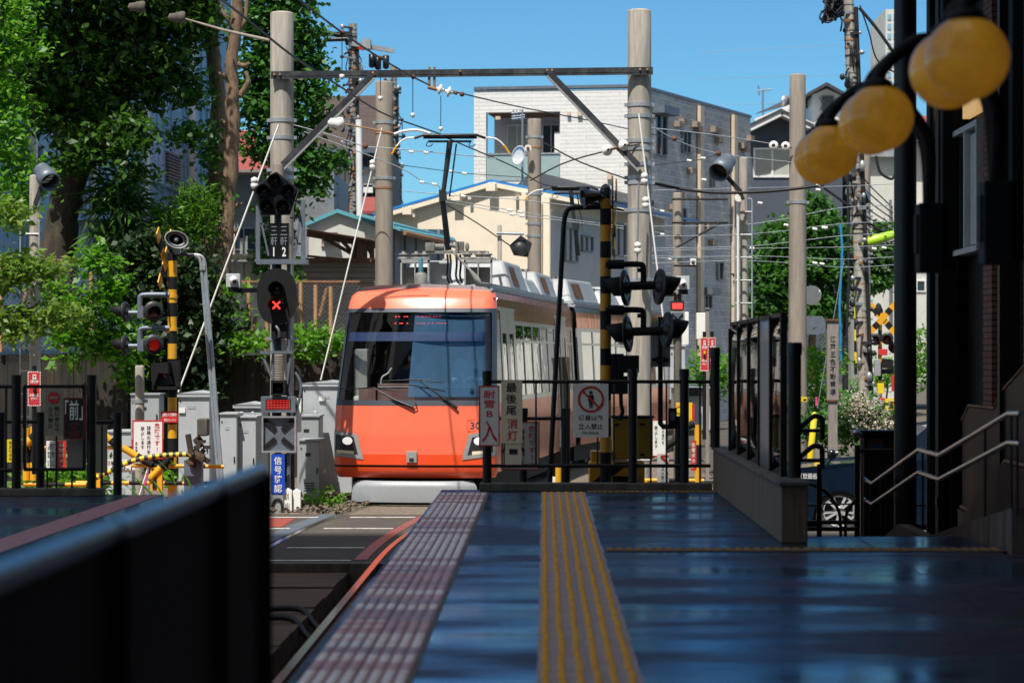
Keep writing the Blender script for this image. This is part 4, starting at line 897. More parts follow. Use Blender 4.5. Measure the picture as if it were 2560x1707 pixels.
def pantograph(hx0, hx1, hy, knee, foot, d, horns, upper, low, nm):
    k = d / F; c = (hx0 + hx1) / 2
    mb = MB(); mb.tube([P(low[0], low[1], d), P(knee[0] + 1, knee[1] + 14, d)], [.055, .045], 12); a = tb(mb, 'pantograph_lower_arm', M['black_paint'], world=True)
    mb = MB(); mb.tube([P(knee[0], knee[1] + 12, d), P(upper[0], upper[1], d)], [.035, .05], 12); mb.pp([(knee[0] - 9, knee[1] - 14), (knee[0] + 10, knee[1] - 10), (knee[0] + 11, knee[1] + 12), (knee[0] - 8, knee[1] + 18)], d - .06, .12); mb.tube([P(knee[0] + 18, knee[1] + 4, d + .05), P(upper[0] + 16, upper[1] + 8, d + .05)], .014, 6); tb(mb, 'pantograph_upper_arm', M['dark_steel'], world=True)
    mb = MB(); mb.tube([P(hx0, hy + 8, d - .22), P(hx0 + (c - hx0) * .25, hy, d - .22), P(hx1 - (hx1 - c) * .25, hy, d - .22), P(hx1, hy + 8, d - .22)], .022, 8); mb.tube([P(hx0, hy + 8, d + .22), P(hx0 + (c - hx0) * .25, hy, d + .22), P(hx1 - (hx1 - c) * .25, hy, d + .22), P(hx1, hy + 8, d + .22)], .022, 8)
    for f_ in (.2, .8):
        x = hx0 + (hx1 - hx0) * f_; mb.beam(P(x, hy + 6, d - .22), P(x, hy + 6, d + .22), .04, .04); mb.tube(bez([P(x, hy + 14, d), P(x - 6, hy + 26, d), P(x + 4, hy + 28, d), P(x + 10, hy + 22, d)], 5), .008, 6)
    mb.beam(P(hx0 + (hx1 - hx0) * .2, hy + 16, d), P(hx0 + (hx1 - hx0) * .8, hy + 16, d), .03, .035); mb.pb(hx0 + 22, hy + 2, hx1 - 22, hy + 9, d - .18, .03); tb(mb, 'pantograph_head', M['black_paint'], world=True)
    for s, (x, y) in ((-1, horns[0]), (1, horns[1])):
        h0 = hx0 if s < 0 else hx1; pts = bez([P(h0, hy + 6, d), P(h0 + (x - h0) * .45, hy + 10, d), P(h0 + (x - h0) * .78, hy + 10 + (y - hy - 10) * .45, d), P(x, y, d)], 6)
        mb = MB(); mb.tube(pts[:13], .014, 8); mb.m = 1; mb.tube(pts[12:], .018, 8); tb(mb, 'pantograph_horn', [M['white'], M['yellow']], world=True)
pantograph(1036, 1214, 338, (1106, 488), None, D + .5, ((980, 386), (1273, 384)), (1125, 352), (1121, 626), '')
pantograph(1358, 1496, 468, (1438, 560), None, 52.5, ((1311, 502), (1535, 500)), (1427, 478), (1445, 640), '')

# the people in the cab
def person(lab, loc, cloth, mask=False, glasses=False, rz=0):
    t = thing('person', lab, 'person', loc, rz=rz)
    pts = {'pel': (0, .02, -.02, .15), 'wai': (0, .03, .18, .135), 'che': (0, .02, .40, .165), 'nk0': (0, .02, .53, .075), 'nk': (0, .0, .59, .056), 'hd0': (0, -.015, .655, .078), 'hd1': (0, -.01, .735, .092), 'hd2': (0, .0, .80, .068)}
    ed = [('pel', 'wai'), ('wai', 'che'), ('che', 'nk0'), ('nk0', 'nk'), ('nk', 'hd0'), ('hd0', 'hd1'), ('hd1', 'hd2')]
    for s, n in ((1, 'r'), (-1, 'l')):
        for q, v in (('sh', (.185 * s, .02, .47, .07)), ('el', (.25 * s, -.10, .20, .045)), ('wr', (.17 * s, -.34, .17, .028)), ('ha', (.16 * s, -.42, .17, .035)), ('hp', (.10 * s, -.02, -.05, .10)), ('kn', (.13 * s, -.42, -.06, .065)), ('an', (.13 * s, -.42, -.46, .04)), ('to', (.14 * s, -.58, -.49, .035))): pts[n + q] = v
        ed += [('nk0', n + 'sh'), (n + 'sh', n + 'el'), (n + 'el', n + 'wr'), (n + 'wr', n + 'ha'), ('pel', n + 'hp'), (n + 'hp', n + 'kn'), (n + 'kn', n + 'an'), (n + 'an', n + 'to')]
        for f_, (dx, L) in enumerate(((-.024, .05), (-.008, .065), (.008, .06), (.022, .045))):
            pts[n + 'f%d' % f_] = (.16 * s + dx, -.42 - L, .16, .009); ed.append((n + 'ha', n + 'f%d' % f_))
        pts[n + 'th'] = (.16 * s - .04 * s, -.40, .185, .010); ed.append((n + 'wr', n + 'th'))
    names = list(pts); me = bpy.data.meshes.new('body'); me.from_pydata([pts[n][:3] for n in names], [(names.index(a), names.index(b)) for a, b in ed], [])
    o = bpy.data.objects.new('body', me); COL.objects.link(o); o.parent = t
    sk = o.modifiers.new('skin', 'SKIN'); sk.use_smooth_shade = True; sb = o.modifiers.new('smooth', 'SUBSURF'); sb.levels = 1; sb.render_levels = 1
    for i, n in enumerate(names): v = me.skin_vertices[0].data[i]; v.radius = (pts[n][3], pts[n][3]); v.use_root = (n == 'pel')
    me.materials.append(M['skin'])
    mb = MB(); mb.lathe((0, .02, .0), [(.17, -.1), (.16, .1), (.175, .25), (.185, .38), (.16, .49), (.085, .55), (.065, .57)], 24, sx=1.12, sy=.86)
    for s in (1, -1): mb.tube([(.15 * s, .02, .50), (.20 * s, .0, .42), (.255 * s, -.10, .20), (.20 * s, -.26, .178)], [.075, .078, .06, .045], 14)
    mb.build('jacket', M[cloth], t, local=True)
    mb = MB(); mb.sphere((0, .012, .765), .105, 18, 10, (.92, 1, .80)); mb.build('hair', M['hair'], t, local=True)
    mb = MB()
    for s in (1, -1): mb.sphere((.034 * s, -.098, .725), .011, 8, 6); mb.sphere((.094 * s, .0, .715), .022, 8, 6, (.4, .8, 1.2))
    mb.m = 1; mb.sphere((0, -.112, .695), .015, 8, 6, (.8, 1, 1.4)); mb.m = 2; mb.sphere((0, -.098, .655), .02, 10, 6, (1.2, .4, .35)); mb.build('face', [M['hair'], M['skin'], M['sign_red'] if False else M['skin']], t, local=True)
    if mask: mb = MB(); mb.sphere((0, -.055, .672), .072, 14, 10, (1, .95, .85)); mb.build('face_mask', M['white_clean'], t, local=True)
    mb = MB(); mb.lathe((0, .01, .79), [(.118, -.005), (.125, .03), (.11, .06), (.0, .065)], 20); mb.prism([(-.08, -.10, .785), (.08, -.10, .785), (.05, -.17, .775), (-.05, -.17, .775)], (0, 0, .008)); mb.build('cap', M['uniform_navy'], t, local=True)
    return t
person('tram driver in pale jacket and dark cap seated behind the blue-shaded windscreen', tuple(TM @ Vector((.70, 1.38, 1.72))), 'uniform', rz=-TA)
person('crew member in navy with a white face mask and dark cap inside the tram cab', tuple(TM @ Vector((-.24, 1.45, 1.58))), 'uniform_navy', mask=True, rz=-TA)
# ---------------------------------------------------------------- poles, portal, wires, signals
def band(mb, x, d, r, z, h=.06): mb.tube([(x, d, z - h / 2), (x, d, z + h / 2)], r, 28)
def pole(lab, px0, px1, d, py_top, z0=0, m='concrete', bands=(), taper=1.12, name='concrete_pole', rustb=(), lean=0, cap=True):
    x = X((px0 + px1) / 2, d); r = (px1 - px0) / 2 * d / F; zt = Z(py_top, d)
    t = thing(name, lab, 'pole', (x, d, z0)); mb = MB(); n = 8
    pts = [(x - lean * (1 - i / n), d, z0 + (zt - z0 - .03) * i / n) for i in range(n + 1)]; rs = [r * (taper + (1 - taper) * i / n) for i in range(n + 1)]
    if cap: pts += [(x, d, zt - .01), (x, d, zt)]; rs += [r * .95, r * .8]
    mb.tube(pts, rs, 28); mb.build('shaft', M[m], t)
    def rad(py): f_ = (Z(py, d) - z0) / (zt - z0); return r * (taper + (1 - taper) * f_), x - lean * (1 - f_)
    for py in bands:
        q, xx = rad(py); mb = MB(); band(mb, xx, d, q + .012, Z(py, d)); mb.beam((xx - q - .05, d - .02, Z(py, d)), (xx - q, d - .02, Z(py, d)), .05, .05); mb.beam((xx + q, d - .02, Z(py, d)), (xx + q + .05, d - .02, Z(py, d)), .05, .05); mb.build('band', M['galv'], t)
    for py in rustb:
        q, xx = rad(py); mb = MB(); band(mb, xx, d, q + .010, Z(py, d), .04); mb.build('rusty_band', M['rust_light'], t)
    return t
PD = 36.6
pL = pole('stout sunlit concrete pole carrying the dark portal beam, behind the tall signal mast', 676, 734, PD, 31, bands=(302, 345, 425, 445, 846), taper=1.02)
pR = pole('stout sunlit concrete pole carrying the dark portal beam, close beside the white tiled apartments', 1569, 1628, PD, 25, bands=(263, 291, 353, 372, 411, 445, 457, 526, 700), taper=1.02)
t = thing('portal_beam', 'dark steel portal beam with two raking struts between the two stout poles', 'beam', P(1150, 175, PD - .25))
a, b = P(678, 186, PD - .22), P(1632, 175, PD - .22)
mb = MB(); mb.beam(a, b, .09, .075); mb.beam(a + Vector((0, -.03, -.055)), b + Vector((0, -.03, -.055)), .02, .04); mb.build('beam', M['steel_beam'], t)
for p, q in (((935, 182), (706, 412)), ((1368, 176), (1597, 414))):
    mb = MB(); A, B = P(*p, PD - .26), P(*q, PD - .26); mb.beam(A, B, .05, .08); mb.m = 1; mb.beam(A + Vector((.0, .012, -.075)), B + Vector((0, .012, -.075)), .06, .05); mb.build('strut', [M['steel_beam'], M['steel_light']], t)
mb = MB()
for p in ((686, 186), (700, 186), (1600, 174), (1618, 174), (932, 182), (1368, 176), (1380, 176), (1150, 178)): mb.disc(P(*p, PD - .27), .018, -.02, n=8)
mb.build('bolt', M['rust_light'], t)
mb = MB()
for px in (1073, 1086): mb.tube([P(px, 168, PD - .22), P(px, 222, PD - .22)], .02, 8)
mb.tube([P(1070, 218, PD - .22), P(1092, 224, PD - .22)], .03, 8); mb.build('hanger', M['rust_light'], t)

def insulator_disc(mb, c, ax, r=.085):
    mb.lathe(c, [(.02, -.06), (.03, -.03), (r * .7, -.02), (r, 0), (r, .012), (.03, .03), (.02, .06)], 16, ax)
def wire(lab, pts, d, r=.008, m='wire', ins=(), group='overhead wires', beads=None, name='overhead_wire', sag=0, cat='wire', isz=.78):
    """pts: (px, py) at one distance or (px, py, d)"""
    q = [P(p[0], p[1], p[2] if len(p) > 2 else d) for p in pts]
    t = thing(name, lab, cat, q[0], group)
    mb = MB()
    if sag: q = [Vector(q[0].lerp(q[-1], i / 12)) - Vector((0, 0, sag * 4 * (i / 12) * (1 - i / 12))) for i in range(13)]
    elif len(q) > 2: q = bez(q, 5)
    mb.tube(q, r, 6); mb.build('cable', M[m], t)
    for p in ins:
        dd = p[2] if len(p) > 2 else d; c = P(p[0], p[1], dd); k = isz * dd / F
        mb = MB(); mb.lathe(c + Vector((-6 * k, 0, 0)), [(1.5 * k, -8 * k), (4.2 * k, -7 * k), (4.6 * k, -1 * k), (3 * k, 0), (4.6 * k, 1 * k), (4.2 * k, 7 * k), (1.5 * k, 8 * k)], 12, (1, 0, -.15)); mb.build('insulator', M['insul'], t)
    for p in (beads or ()):
        dd = p[2] if len(p) > 2 else d; mb = MB(); c = P(p[0], p[1], dd); mb.sphere(c, p[3] if len(p) > 3 else .05, 10, 8); mb.build('clamp', M['rust'], t)
    return t
# messenger and contact wire of the tram line, with droppers
def zline(px, py, z): return F * (z - CZ) / (CY - py)
msg = [(700, -30, zline(700, -30, 6.35)), (747, 0, zline(747, 0, 6.3)), (855, 82, 29.9), (951, 146, 32.6), (1033, 193, 35.0), (1075, 214, 36.3)]
t = wire('thick dark messenger wire slanting down to the hanger under the portal beam', msg, 36, .013, beads=[(855, 82, 29.9, .035), (951, 146, 32.6, .035), (1033, 193, 35, .035)])
wire('messenger wire running on from the disc insulators past the white tiled apartments', [(1128, 228, 37), (1300, 268, 44), (1480, 303, 50), (1700, 352, 58)], 40, .013, beads=[(1140, 233, 37, .03), (1155, 236, 37, .04)])
t = thing('disc_insulator_pair', 'pair of white disc insulators hanging in line under the middle of the portal beam', 'insulator', P(1110, 226, PD - .2))
for c in ((1100, 224), (1122, 230)):
    mb = MB(); insulator_disc(mb, P(*c, PD - .22), (1, 0, -.25), .085); mb.build('disc', M['insul'], t)
mb = MB(); mb.tube([P(1088, 221, PD - .22), P(1140, 234, PD - .22)], .016, 8); mb.build('pin', M['rust'], t)
ct = [(540, -10, 22.5), (600, 35, 24.6), (735, 143, 27.8), (840, 210, 31), (950, 280, 34.4), (1045, 316, 37.0), (1100, 335, 39)]
wire('thick dark contact wire slanting down to the raised head of the front pantograph', ct, 36, .013)
wire('dark contact wire running from the front pantograph down towards the rear pantograph', [(1100, 338, 39.2), (1180, 372, 42), (1290, 420, 46), (1360, 462, 51), (1450, 470, 54)], 46, .013)
def dropper(lab, px, y0, y1, d):
    t = thing('dropper_wire', lab, 'wire', P(px, y1, d), 'droppers of the contact line'); mb = MB(); mb.tube([P(px, y0, d), P(px, y1, d)], .006, 6); mb.build('cable', M['wire'], t)
    mb = MB(); mb.lathe(P(px, y1 - 8, d), [(.01, -.03), (.035, -.022), (.03, 0), (.035, .022), (.01, .03)], 10); mb.build('insulator', M['insul'], t)
dropper('thin dropper with white bead in front of the leaves beside the grey utility pole', 855, 82, 200, 29.9)
dropper('thin dropper with white bead in front of the brown concrete pole top', 951, 146, 254, 32.6)
dropper('thin dropper with white bead in the open sky beside the brown concrete pole', 1032, 193, 296, 35)
dropper('thin dropper with white bead straight above the front pantograph head', 1102, 240, 330, 37.2)
# span and guy wires
wire('rusty span wire with cone insulator running from the strut to the white curved arm', [(835, 308), (870, 312), (985, 334)], 36.4, .012, 'rust_light', [], beads=[(838, 309)])
mb = MB(); mb.lathe(P(846, 309, 36.3), [(.02, -.16), (.07, -.12), (.075, -.04), (.10, 0), (.10, .06), (.03, .09)], 14, (1, 0, -.1)); tag(mb.build('cone_insulator', M['insul']), 'fat white cone insulator on the raking strut of the portal', 'insulator')
wire('white curved pull-off tube reaching from the brown pole towards the pantograph', [(985, 336), (1010, 328), (1045, 326), (1075, 334)], 38.6, .022, 'white', [], name='pull_off_arm', cat='arm')
wire('pale span wire with two white insulators crossing at pantograph height', [(735, 313), (830, 339), (912, 366), (975, 371), (1180, 390), (1240, 397)], 40, .009, 'wire_light', [(1033, 380), (1070, 382)], beads=[(913, 366)])
wire('span wire with two white insulators just above the ridge of the cream building', [(980, 410), (1132, 430), (1165, 434), (1330, 445)], 50, .008, 'wire', [(1134, 429), (1166, 434)])
wire('span wire with two white insulators above the blue eave of the cream building', [(760, 330), (985, 413), (1060, 456), (1091, 461), (1110, 484)], 48, .01, 'wire_light', [(1060, 456), (1091, 461)])
wire('span wire with two white insulators below the front pantograph knee', [(1010, 478), (1133, 488), (1162, 490), (1300, 500), (1560, 530)], 46, .008, 'wire_light', [(1134, 488), (1163, 491)])
wire('thin double-insulator wire crossing the cream gable', [(1110, 498), (1279, 526), (1305, 530), (1420, 548), (1560, 566)], 50, .008, 'wire_light', [(1279, 526), (1305, 530)], isz=.8)
wire('lower thin double-insulator wire crossing the cream gable', [(1112, 504), (1285, 536), (1310, 540), (1440, 556), (1560, 572)], 49, .008, 'wire_light', [(1285, 536), (1310, 540)], isz=.8)
wire('sagging dark cable crossing the cream gable down to the pentagon signal', [(1108, 506), (1190, 556), (1240, 590), (1275, 614)], 52, .014, 'wire')
wire('black feeder with two round white insulators running to the portal pole', [(1325, 452), (1410, 408), (1515, 378), (1600, 360)], 36.4, .012, 'wire')
t = thing('disc_insulator_pair', 'two white disc insulators on the feeder beside the pole next to the apartments', 'insulator', P(1530, 378, 36.3))
for c in ((1517, 376), (1559, 364)):
    mb = MB(); insulator_disc(mb, P(*c, 36.3), (.35, -1, .1), .085); mb.build('disc', M['insul'], t)
mb = MB(); mb.tube([P(1505, 379, 36.3), P(1575, 361, 36.3)], .014, 8); mb.build('pin', M['rust'], t)
wire('green-grey cable from the thin pole crown to the portal pole', [(1360, 357), (1450, 405), (1568, 448)], 44, .014, 'wire')
wire('thick ribbed dark cable running from the portal pole to the globe lamps', [(1632, 458), (1700, 472), (1790, 482), (1900, 480), (1990, 472), (2060, 462)], 38, .024, 'cable_black', [(2050, 464)], name='feeder_cable')
wire('blue-grey wire crossing the grey tiled side wall to the double insulators of the tall pole', [(1628, 320), (1790, 338), (1930, 360)], 46, .009, 'wire_light')
wire('second blue-grey wire crossing the side wall to the ladder pole lamp', [(1628, 313), (1690, 350), (1795, 384), (1980, 406)], 44, .009, 'wire_light', beads=[(1686, 347), (1796, 384)])
wire('short span wire with two white insulators in front of the grey tiled side wall', [(1630, 413), (1726, 402), (1762, 397), (1796, 384)], 44, .008, 'wire', [(1728, 402), (1763, 396)])
for i, (y0, y1, xs) in enumerate((((470), 466, [(1765, 450)]), (560, 520, [(1905, 508), (2050, 475)]), (585, 560, [(1970, 563), (2010, 562), (2065, 570)]), (615, 590, [(2042, 573), (2068, 569)]), (621, 618, [(1885, 621)]), (640, 648, [(2042, 658), (2060, 660)]), (652, 668, [(2190, 622), (2215, 620)]))):
    wire('thin pale wire with white insulators before the round green tree, number %s from its top' % ('one two three four five six seven'.split()[i]), [(1630, y0 + 6), (1880, y0), (2100, y1), (2236, y1 - 6)], 50, .007, 'wire_light', xs, isz=.8)
for i, (a, b) in enumerate((((1560, 500), (1700, 540)), ((1560, 560), (1700, 596)), ((1560, 640), (1740, 640)))):
    wire('thin wire low in front of the grey tiled wall, %s' % ('uppermost', 'between the others', 'lowest')[i], [a, b], 60, .008, 'wire_light', [((a[0] + b[0]) / 2 + 30, (a[1] + b[1]) / 2 + 8)], isz=.7)
# far wires in the sky
for i, (a, b) in enumerate((((1740, 132), (2110, 112)), ((1740, 198), (2110, 188)), ((1800, 262), (2000, 258)))):
    wire('very faint distant power line across the open sky, %s' % ('highest', 'middle one', 'lowest')[i], [a, b], 160, .012, 'wire_light', group='distant power lines')
def guy(lab, a, b, d, r=.014, ins=()):
    t = thing('guy_wire', lab, 'wire', P(*b, d), 'guy wires of the poles'); mb = MB(); mb.tube([P(*a, d), P(*b, d)], r, 8); mb.build('cable', M['white'] if r > .013 else M['wire_light'], t)
    for p in ins: mb = MB(); mb.lathe(P(*p, d), [(.015, -.09), (.05, -.07), (.055, -.01), (.03, 0), (.055, .01), (.05, .07), (.015, .09)], 12); mb.build('insulator', M['insul'], t)
guy('pale guy wire sloping past the dome camera down to the grey cabinets', (697, 312), (446, 980), 35.8, .014, [(636, 458)])
guy('pale guy wire sloping from the brown pole down to the tram-side cabinet', (955, 320), (802, 950), 44, .014, [(931, 412)])
guy('pale guy wire leaning down the portal pole beside the apartments', (1597, 284), (1668, 880), 36.1, .014, [(1611, 447), (1614, 507)])
guy('second, steeper guy wire on the portal pole beside the apartments', (1597, 455), (1592, 700), 36.05, .012, [(1594, 620)])
guy('thin guy wire in front of the plank-like tall name board', (2110, 650), (2043, 1020), 45, .010)

# brown concrete poles further off
pole('brown concrete pole in front of the white house with turquoise roof', 939, 982, 49, 204, 0, 'concrete_brown', bands=(307, 446), taper=1.1, rustb=(333, 470))
pole('slim brown concrete pole rising behind the tram roof before the cream gable', 1319, 1353, 58, 298, 0, 'concrete_brown', bands=(343, 485, 560, 590), taper=1.05, rustb=(369,))
pole('tall brown concrete pole beside the green tree, its top clear of the blue-grey house', 1974, 2014, 46, 186, 0, 'concrete_brown', bands=(506,), taper=1.22)
pole('short brown concrete pole in front of the grey tiled side wall', 1682, 1706, 60, 482, 0, 'concrete_brown', bands=(642,), taper=1.05)
pole('brown pole with many grey bands between the slim utility pole and the round dark column', 2145, 2176, 56, 330, -.05, 'concrete_brown', bands=(526, 542, 634, 655, 704, 752, 798, 846, 894, 938), taper=1.05)
pole('weathered rounded concrete post leaning out of the barriers before the grey cabinet', 338, 361, 35, 913, 0, 'concrete', taper=1.0, name='concrete_post', bands=(1002,))
t = thing('round_insulator_pair', 'two round glass insulators with rings on the tall pole beside the blue-grey house', 'insulator', P(1950, 366, 45.8))
for c in ((1934, 364), (1964, 366)):
    mb = MB(); c = P(*c, 45.8); mb.lathe(c, [(.035, -.03), (.075, -.02), (.09, 0), (.075, .02), (.035, .03)], 20, (.2, 1, 0)); mb.build('disc', M['insul'], t)
mb = MB(); mb.tube([P(1925, 363, 45.8), P(1980, 370, 45.8)], .012, 8); mb.build('pin', M['rust'], t)
# cantilever frames on the short brown pole
t = thing('cantilever_bracket', 'dark tube bracket frame fixed to the short brown pole before the grey wall', 'bracket', P(1694, 640, 59.7))
mb = MB(); 
for a, b in (((1680, 498), (1820, 498)), ((1680, 557), (1820, 557)), ((1688, 620), (1800, 558)), ((1684, 664), (1740, 664))): mb.tube([P(*a, 59.7), P(*b, 59.7)], .028, 8)
mb.build('frame', M['black_paint'], t)
mb = MB(); mb.pb(1726, 646, 1740, 662, 59.6, .1); mb.m = 1; mb.disc(P(1733, 656, 59.55), .05, -.03); mb.build('camera_box', [M['white'], M['black_paint']], t)

# utility poles with their clutter
def utility(lab, px0, px1, d, top, seed, yend, density=1.0, lean=0, m='concrete_brown', arms=()):
    rr = random.Random(seed); x = X((px0 + px1) / 2, d); k = d / F; r = (px1 - px0) / 2 * k
    t = thing('utility_pole', lab, 'pole', (x, d, 0)); mb = MB(); mb.tube([(x - lean, d, 0), (x, d, Z(top, d))], [r * 1.15, r], 20); mb.build('shaft', M[m], t)
    mb = MB(); y = top + 12
    def xo(py): f_ = Z(py, d) / Z(top, d); return x - lean * (1 - f_)
    while y < yend:
        mb.m = rr.choice((0, 0, 1, 2)); zc = Z(y, d); mb.tube([(xo(y), d, zc - 2 * k), (xo(y), d, zc + 2 * k)], r * 1.12, 14)
        if rr.random() < .7 * density:
            s = rr.choice((-1, 1)); mb.m = rr.choice((0, 1, 2, 0)); L = rr.uniform(10, 26) * k; a = Vector((xo(y), d - r, zc)); b = a + Vector((s * L, rr.uniform(-.3, .1), rr.uniform(-4, 6) * k)); mb.beam(a, b, .05, .06); mb.m = rr.choice((0, 2, 0, 2)); mb.sphere(b, rr.uniform(.03, .07), 8, 6, (1, 1, rr.uniform(.8, 2)))
        y += rr.uniform(9, 20) / density
    mb.build('fittings', [M['galv'], M['rust_light'], M['dark_steel'], M['insul']], t)
    mb = MB()
    for i in range(int(7 * density)):
        y = rr.uniform(top + 20, yend - 60); a = Vector((xo(y) + rr.uniform(-1, 1) * r * 2, d - r - .05, Z(y, d))); pts = [a]
        for j in range(4): pts.append(pts[-1] + Vector((rr.uniform(-12, 12) * k, rr.uniform(-.1, .1), -rr.uniform(12, 40) * k)))
        mb.tube(bez(pts, 4), .018, 6)
    mb.tube([(xo(top + 60) + r * 1.3, d - .1, Z(top + 60, d)), (xo(yend) + r * 1.3, d - .1, Z(yend, d))], .045, 8); mb.build('cables', M['cable_black'], t)
    for (a, b, mm, w_) in arms:
        mb = MB(); mb.beam(P(*a, d - .15), P(*b, d - .15), w_, w_); mb.build('cross_arm', M[mm], t)
    return t
u = utility('cluttered utility pole with insulators and a white conduit, beside the brown tiled roof', 872, 892, 75, 60, 3, 540, 1.4, 0, arms=(((880, 110), (985, 128), 'galv', .14), ((780, 88), (880, 84), 'dark_steel', .12)))
mb = MB()
for i, (x0, y0) in enumerate(((930, 135), (945, 140), (965, 138))): mb.lathe(P(x0, y0, 74.6), [(.03, 0), (.10, -.02), (.10, -.4), (.03, -.44)], 10)
for x0, y0, x1, y1 in ((800, 80, 868, 92), (812, 100, 868, 98)): mb.tube([P(x0, y0, 74.6), P(x1, y1, 74.6)], .07, 8)
mb.build('bushing', M['black_paint'], u)
mb = MB(); mb.pb(905, 98, 926, 122, 74.6, .4); mb.m = 1; mb.pb(897, 116, 906, 124, 74.5, .1); mb.build('switch_box', [M['steel_light'], M['lens_red']], u)
mb = MB(); mb.tube([P(897, 300, 74.5), P(899, 540, 74.5)], .10, 12); mb.build('conduit', M['white'], u)
u = utility('far utility pole thick with cables and boxes, between brown pole and cream building', 976, 992, 90, 166, 8, 545, 1.6, 0)
u = utility('grey utility pole wrapped with blue and black cables, between tall name board and banded pole', 2106, 2132, 52, -40, 5, 1000, .9, -.42, 'concrete')
mb = MB(); mb.tube([P(2101, 560, 51.6), P(2106, 620, 51.6), P(2099, 760, 51.6), P(2103, 900, 51.6)], .028, 8); mb.m = 1; mb.tube([P(2118, 330, 51.6), P(2122, 700, 51.6), P(2116, 840, 51.6), P(2114, 1040, 51.6)], .03, 8); mb.build('wrapped_cable', [M['cable_blue'], M['cable_black']], u)
mb = MB(); mb.tube([P(2114, 840, 51.5), P(2114, 1060, 51.5)], .06, 10); mb.build('cable_guard', M['dark_steel'], u)
mb = MB(); rr = random.Random(9)
for i in range(26):
    a = P(2108, rr.uniform(0, 40), 51.7); mb.tube(bez([a] + [P(2108 - rr.uniform(10, 55), rr.uniform(-10, 60), 51.7 + rr.uniform(-.3, .3)) for _ in range(3)], 5), .02, 6)
mb.build('coiled_cables', M['cable_black'], u)
t = wire('thick black cable running down from the pole top to the round dark column', [(2148, 20), (2190, 70), (2236, 135), (2300, 230)], 51, .035, 'cable_black')
wire('second black cable running down behind the lamps from the utility pole', [(2150, 14), (2172, 80), (2200, 40 + 120), (2290, 200)], 51.4, .016, 'cable_black')
wire('looped black cable hanging under the middle lamps', [(2190, 390), (2200, 430), (2225, 447), (2236, 440), (2260, 400)], 51, .03, 'cable_black', name='feeder_cable')
wire('dark cable sagging between the banded pole and the round column', [(2060, 470), (2115, 510), (2175, 560), (2230, 590)], 53, .03, 'cable_black', name='feeder_cable')
mb = MB(); rr = random.Random(4)
for i in range(10):
    d0 = 54
    mb.tube(bez([P(2146, 430 + i * 22, d0), P(2160 + rr.uniform(-10, 10), 440 + i * 22, d0), P(2180, 470 + i * 20, d0), P(2232, 520 + i * 14, d0)], 4), .014, 6)
tag(mb.build('cable_tangle', M['cable_black']), 'tangle of dark service cables behind the small globe lamps', 'cables')
mb = MB(); mb.sphere(P(2162, 490, 52.5), .10, 12, 8, (1, 1, 1.5)); mb.m = 1; mb.tube([P(2154, 472, 52.4), P(2170, 508, 52.4)], .05, 8); tag(mb.build('cable_clamp', [M['galv'], M['black_paint']]), 'bulky grey cable clamp on the banded pole below the globes', 'clamp')
t = thing('guy_guard', 'yellow and black striped guard tube on the guy beside the banded pole', 'guard', P(2139, 1000, 54))
for i in range(12):
    mb = MB() if i == 0 else mb
    mb.m = i % 2; mb.tube([P(2139, 600 + i * 28, 54), P(2139, 628 + i * 28, 54)], .035, 10)
mb.build('sleeve', [M['yellow_sign'], M['black_matte']], t)
def streetlamp(lab, x0, y0, x1, y1, d, pole_px, g='lime street lamps'):
    t = thing('street_lamp', lab, 'street lamp', P(pole_px, 700, d), g)
    mb = MB(); a, b = P(x0, y0, d), P(x1, y1, d); u = (b - a).normalized(); L = (b - a).length
    mb.tube([a + u * L * q for q in (0, .06, .5, .94, 1)], [.05, .10, .115, .09, .03], 14); mb.build('lamp_shade', M['lime'], t)
    mb = MB(); mb.beam(a + u * L * .1 + Vector((0, 0, -.10)), a + u * L * .95 + Vector((0, 0, -.10)), .12, .05); mb.build('diffuser', M['steel_light'], t)
    mb = MB(); mb.tube(bez([a, P(x0 - 10, y0 + 6, d), P(pole_px, y0 + 26, d), P(pole_px, y0 + 90, d)], 5), .03, 8); mb.build('arm', M['wire_light'], t)
streetlamp('bright lime green street lamp on a curved arm beside the banded pole', 2146, 612, 2240, 585, 52, 2137)
streetlamp('smaller lime green street lamp glimpsed between the two dark columns', 2286, 664, 2330, 640, 70, 2345)

# ladder poles with floodlights
def ladder_pole(lab, px0, px1, top, d, lx0, lx1, ltop, lbot, seed):
    t = pole(lab, px0, px1, d, top, 0, 'concrete', taper=1.08, name='ladder_pole', rustb=(ltop + 30,))
    mb = MB()
    for x in (lx0, lx1): mb.tube([P(x, ltop, d - .18), P(x, lbot, d - .18)], .014, 8)
    mb.tube([P(lx0, ltop, d - .18), P(lx0 + 6, ltop - 3, d - .1), P(px0, ltop - 3, d - .1)], .012, 8); mb.tube([P(lx1, ltop, d - .18), P(lx1 - 3, ltop - 3, d - .12), P(px1, ltop - 3, d - .1)], .012, 8)
    ld = mb.build('ladder', M['galv'], t); y = ltop + 30; 
    while y < lbot: mb = MB(); mb.tube([P(lx0, y, d - .18), P(lx1, y, d - .18)], .015, 8); mb.build('rung', M['galv'], ld); y += 57
    return t
t = ladder_pole('grey pole with ladder and floodlight standing in the shrubs before the big dark tree', 74, 101, 438, 40, 51, 98, 555, 1110, 1)
t2 = ladder_pole('grey pole with ladder, white conduit and floodlight before the blue-grey house', 1848, 1870, 394, 40, 1838, 1880, 500, 830, 2)
mb = MB(); mb.tube([P(1845, 505, 39.75), P(1845, 830, 39.75)], .022, 10); mb.build('conduit', M['white_clean'], t2)
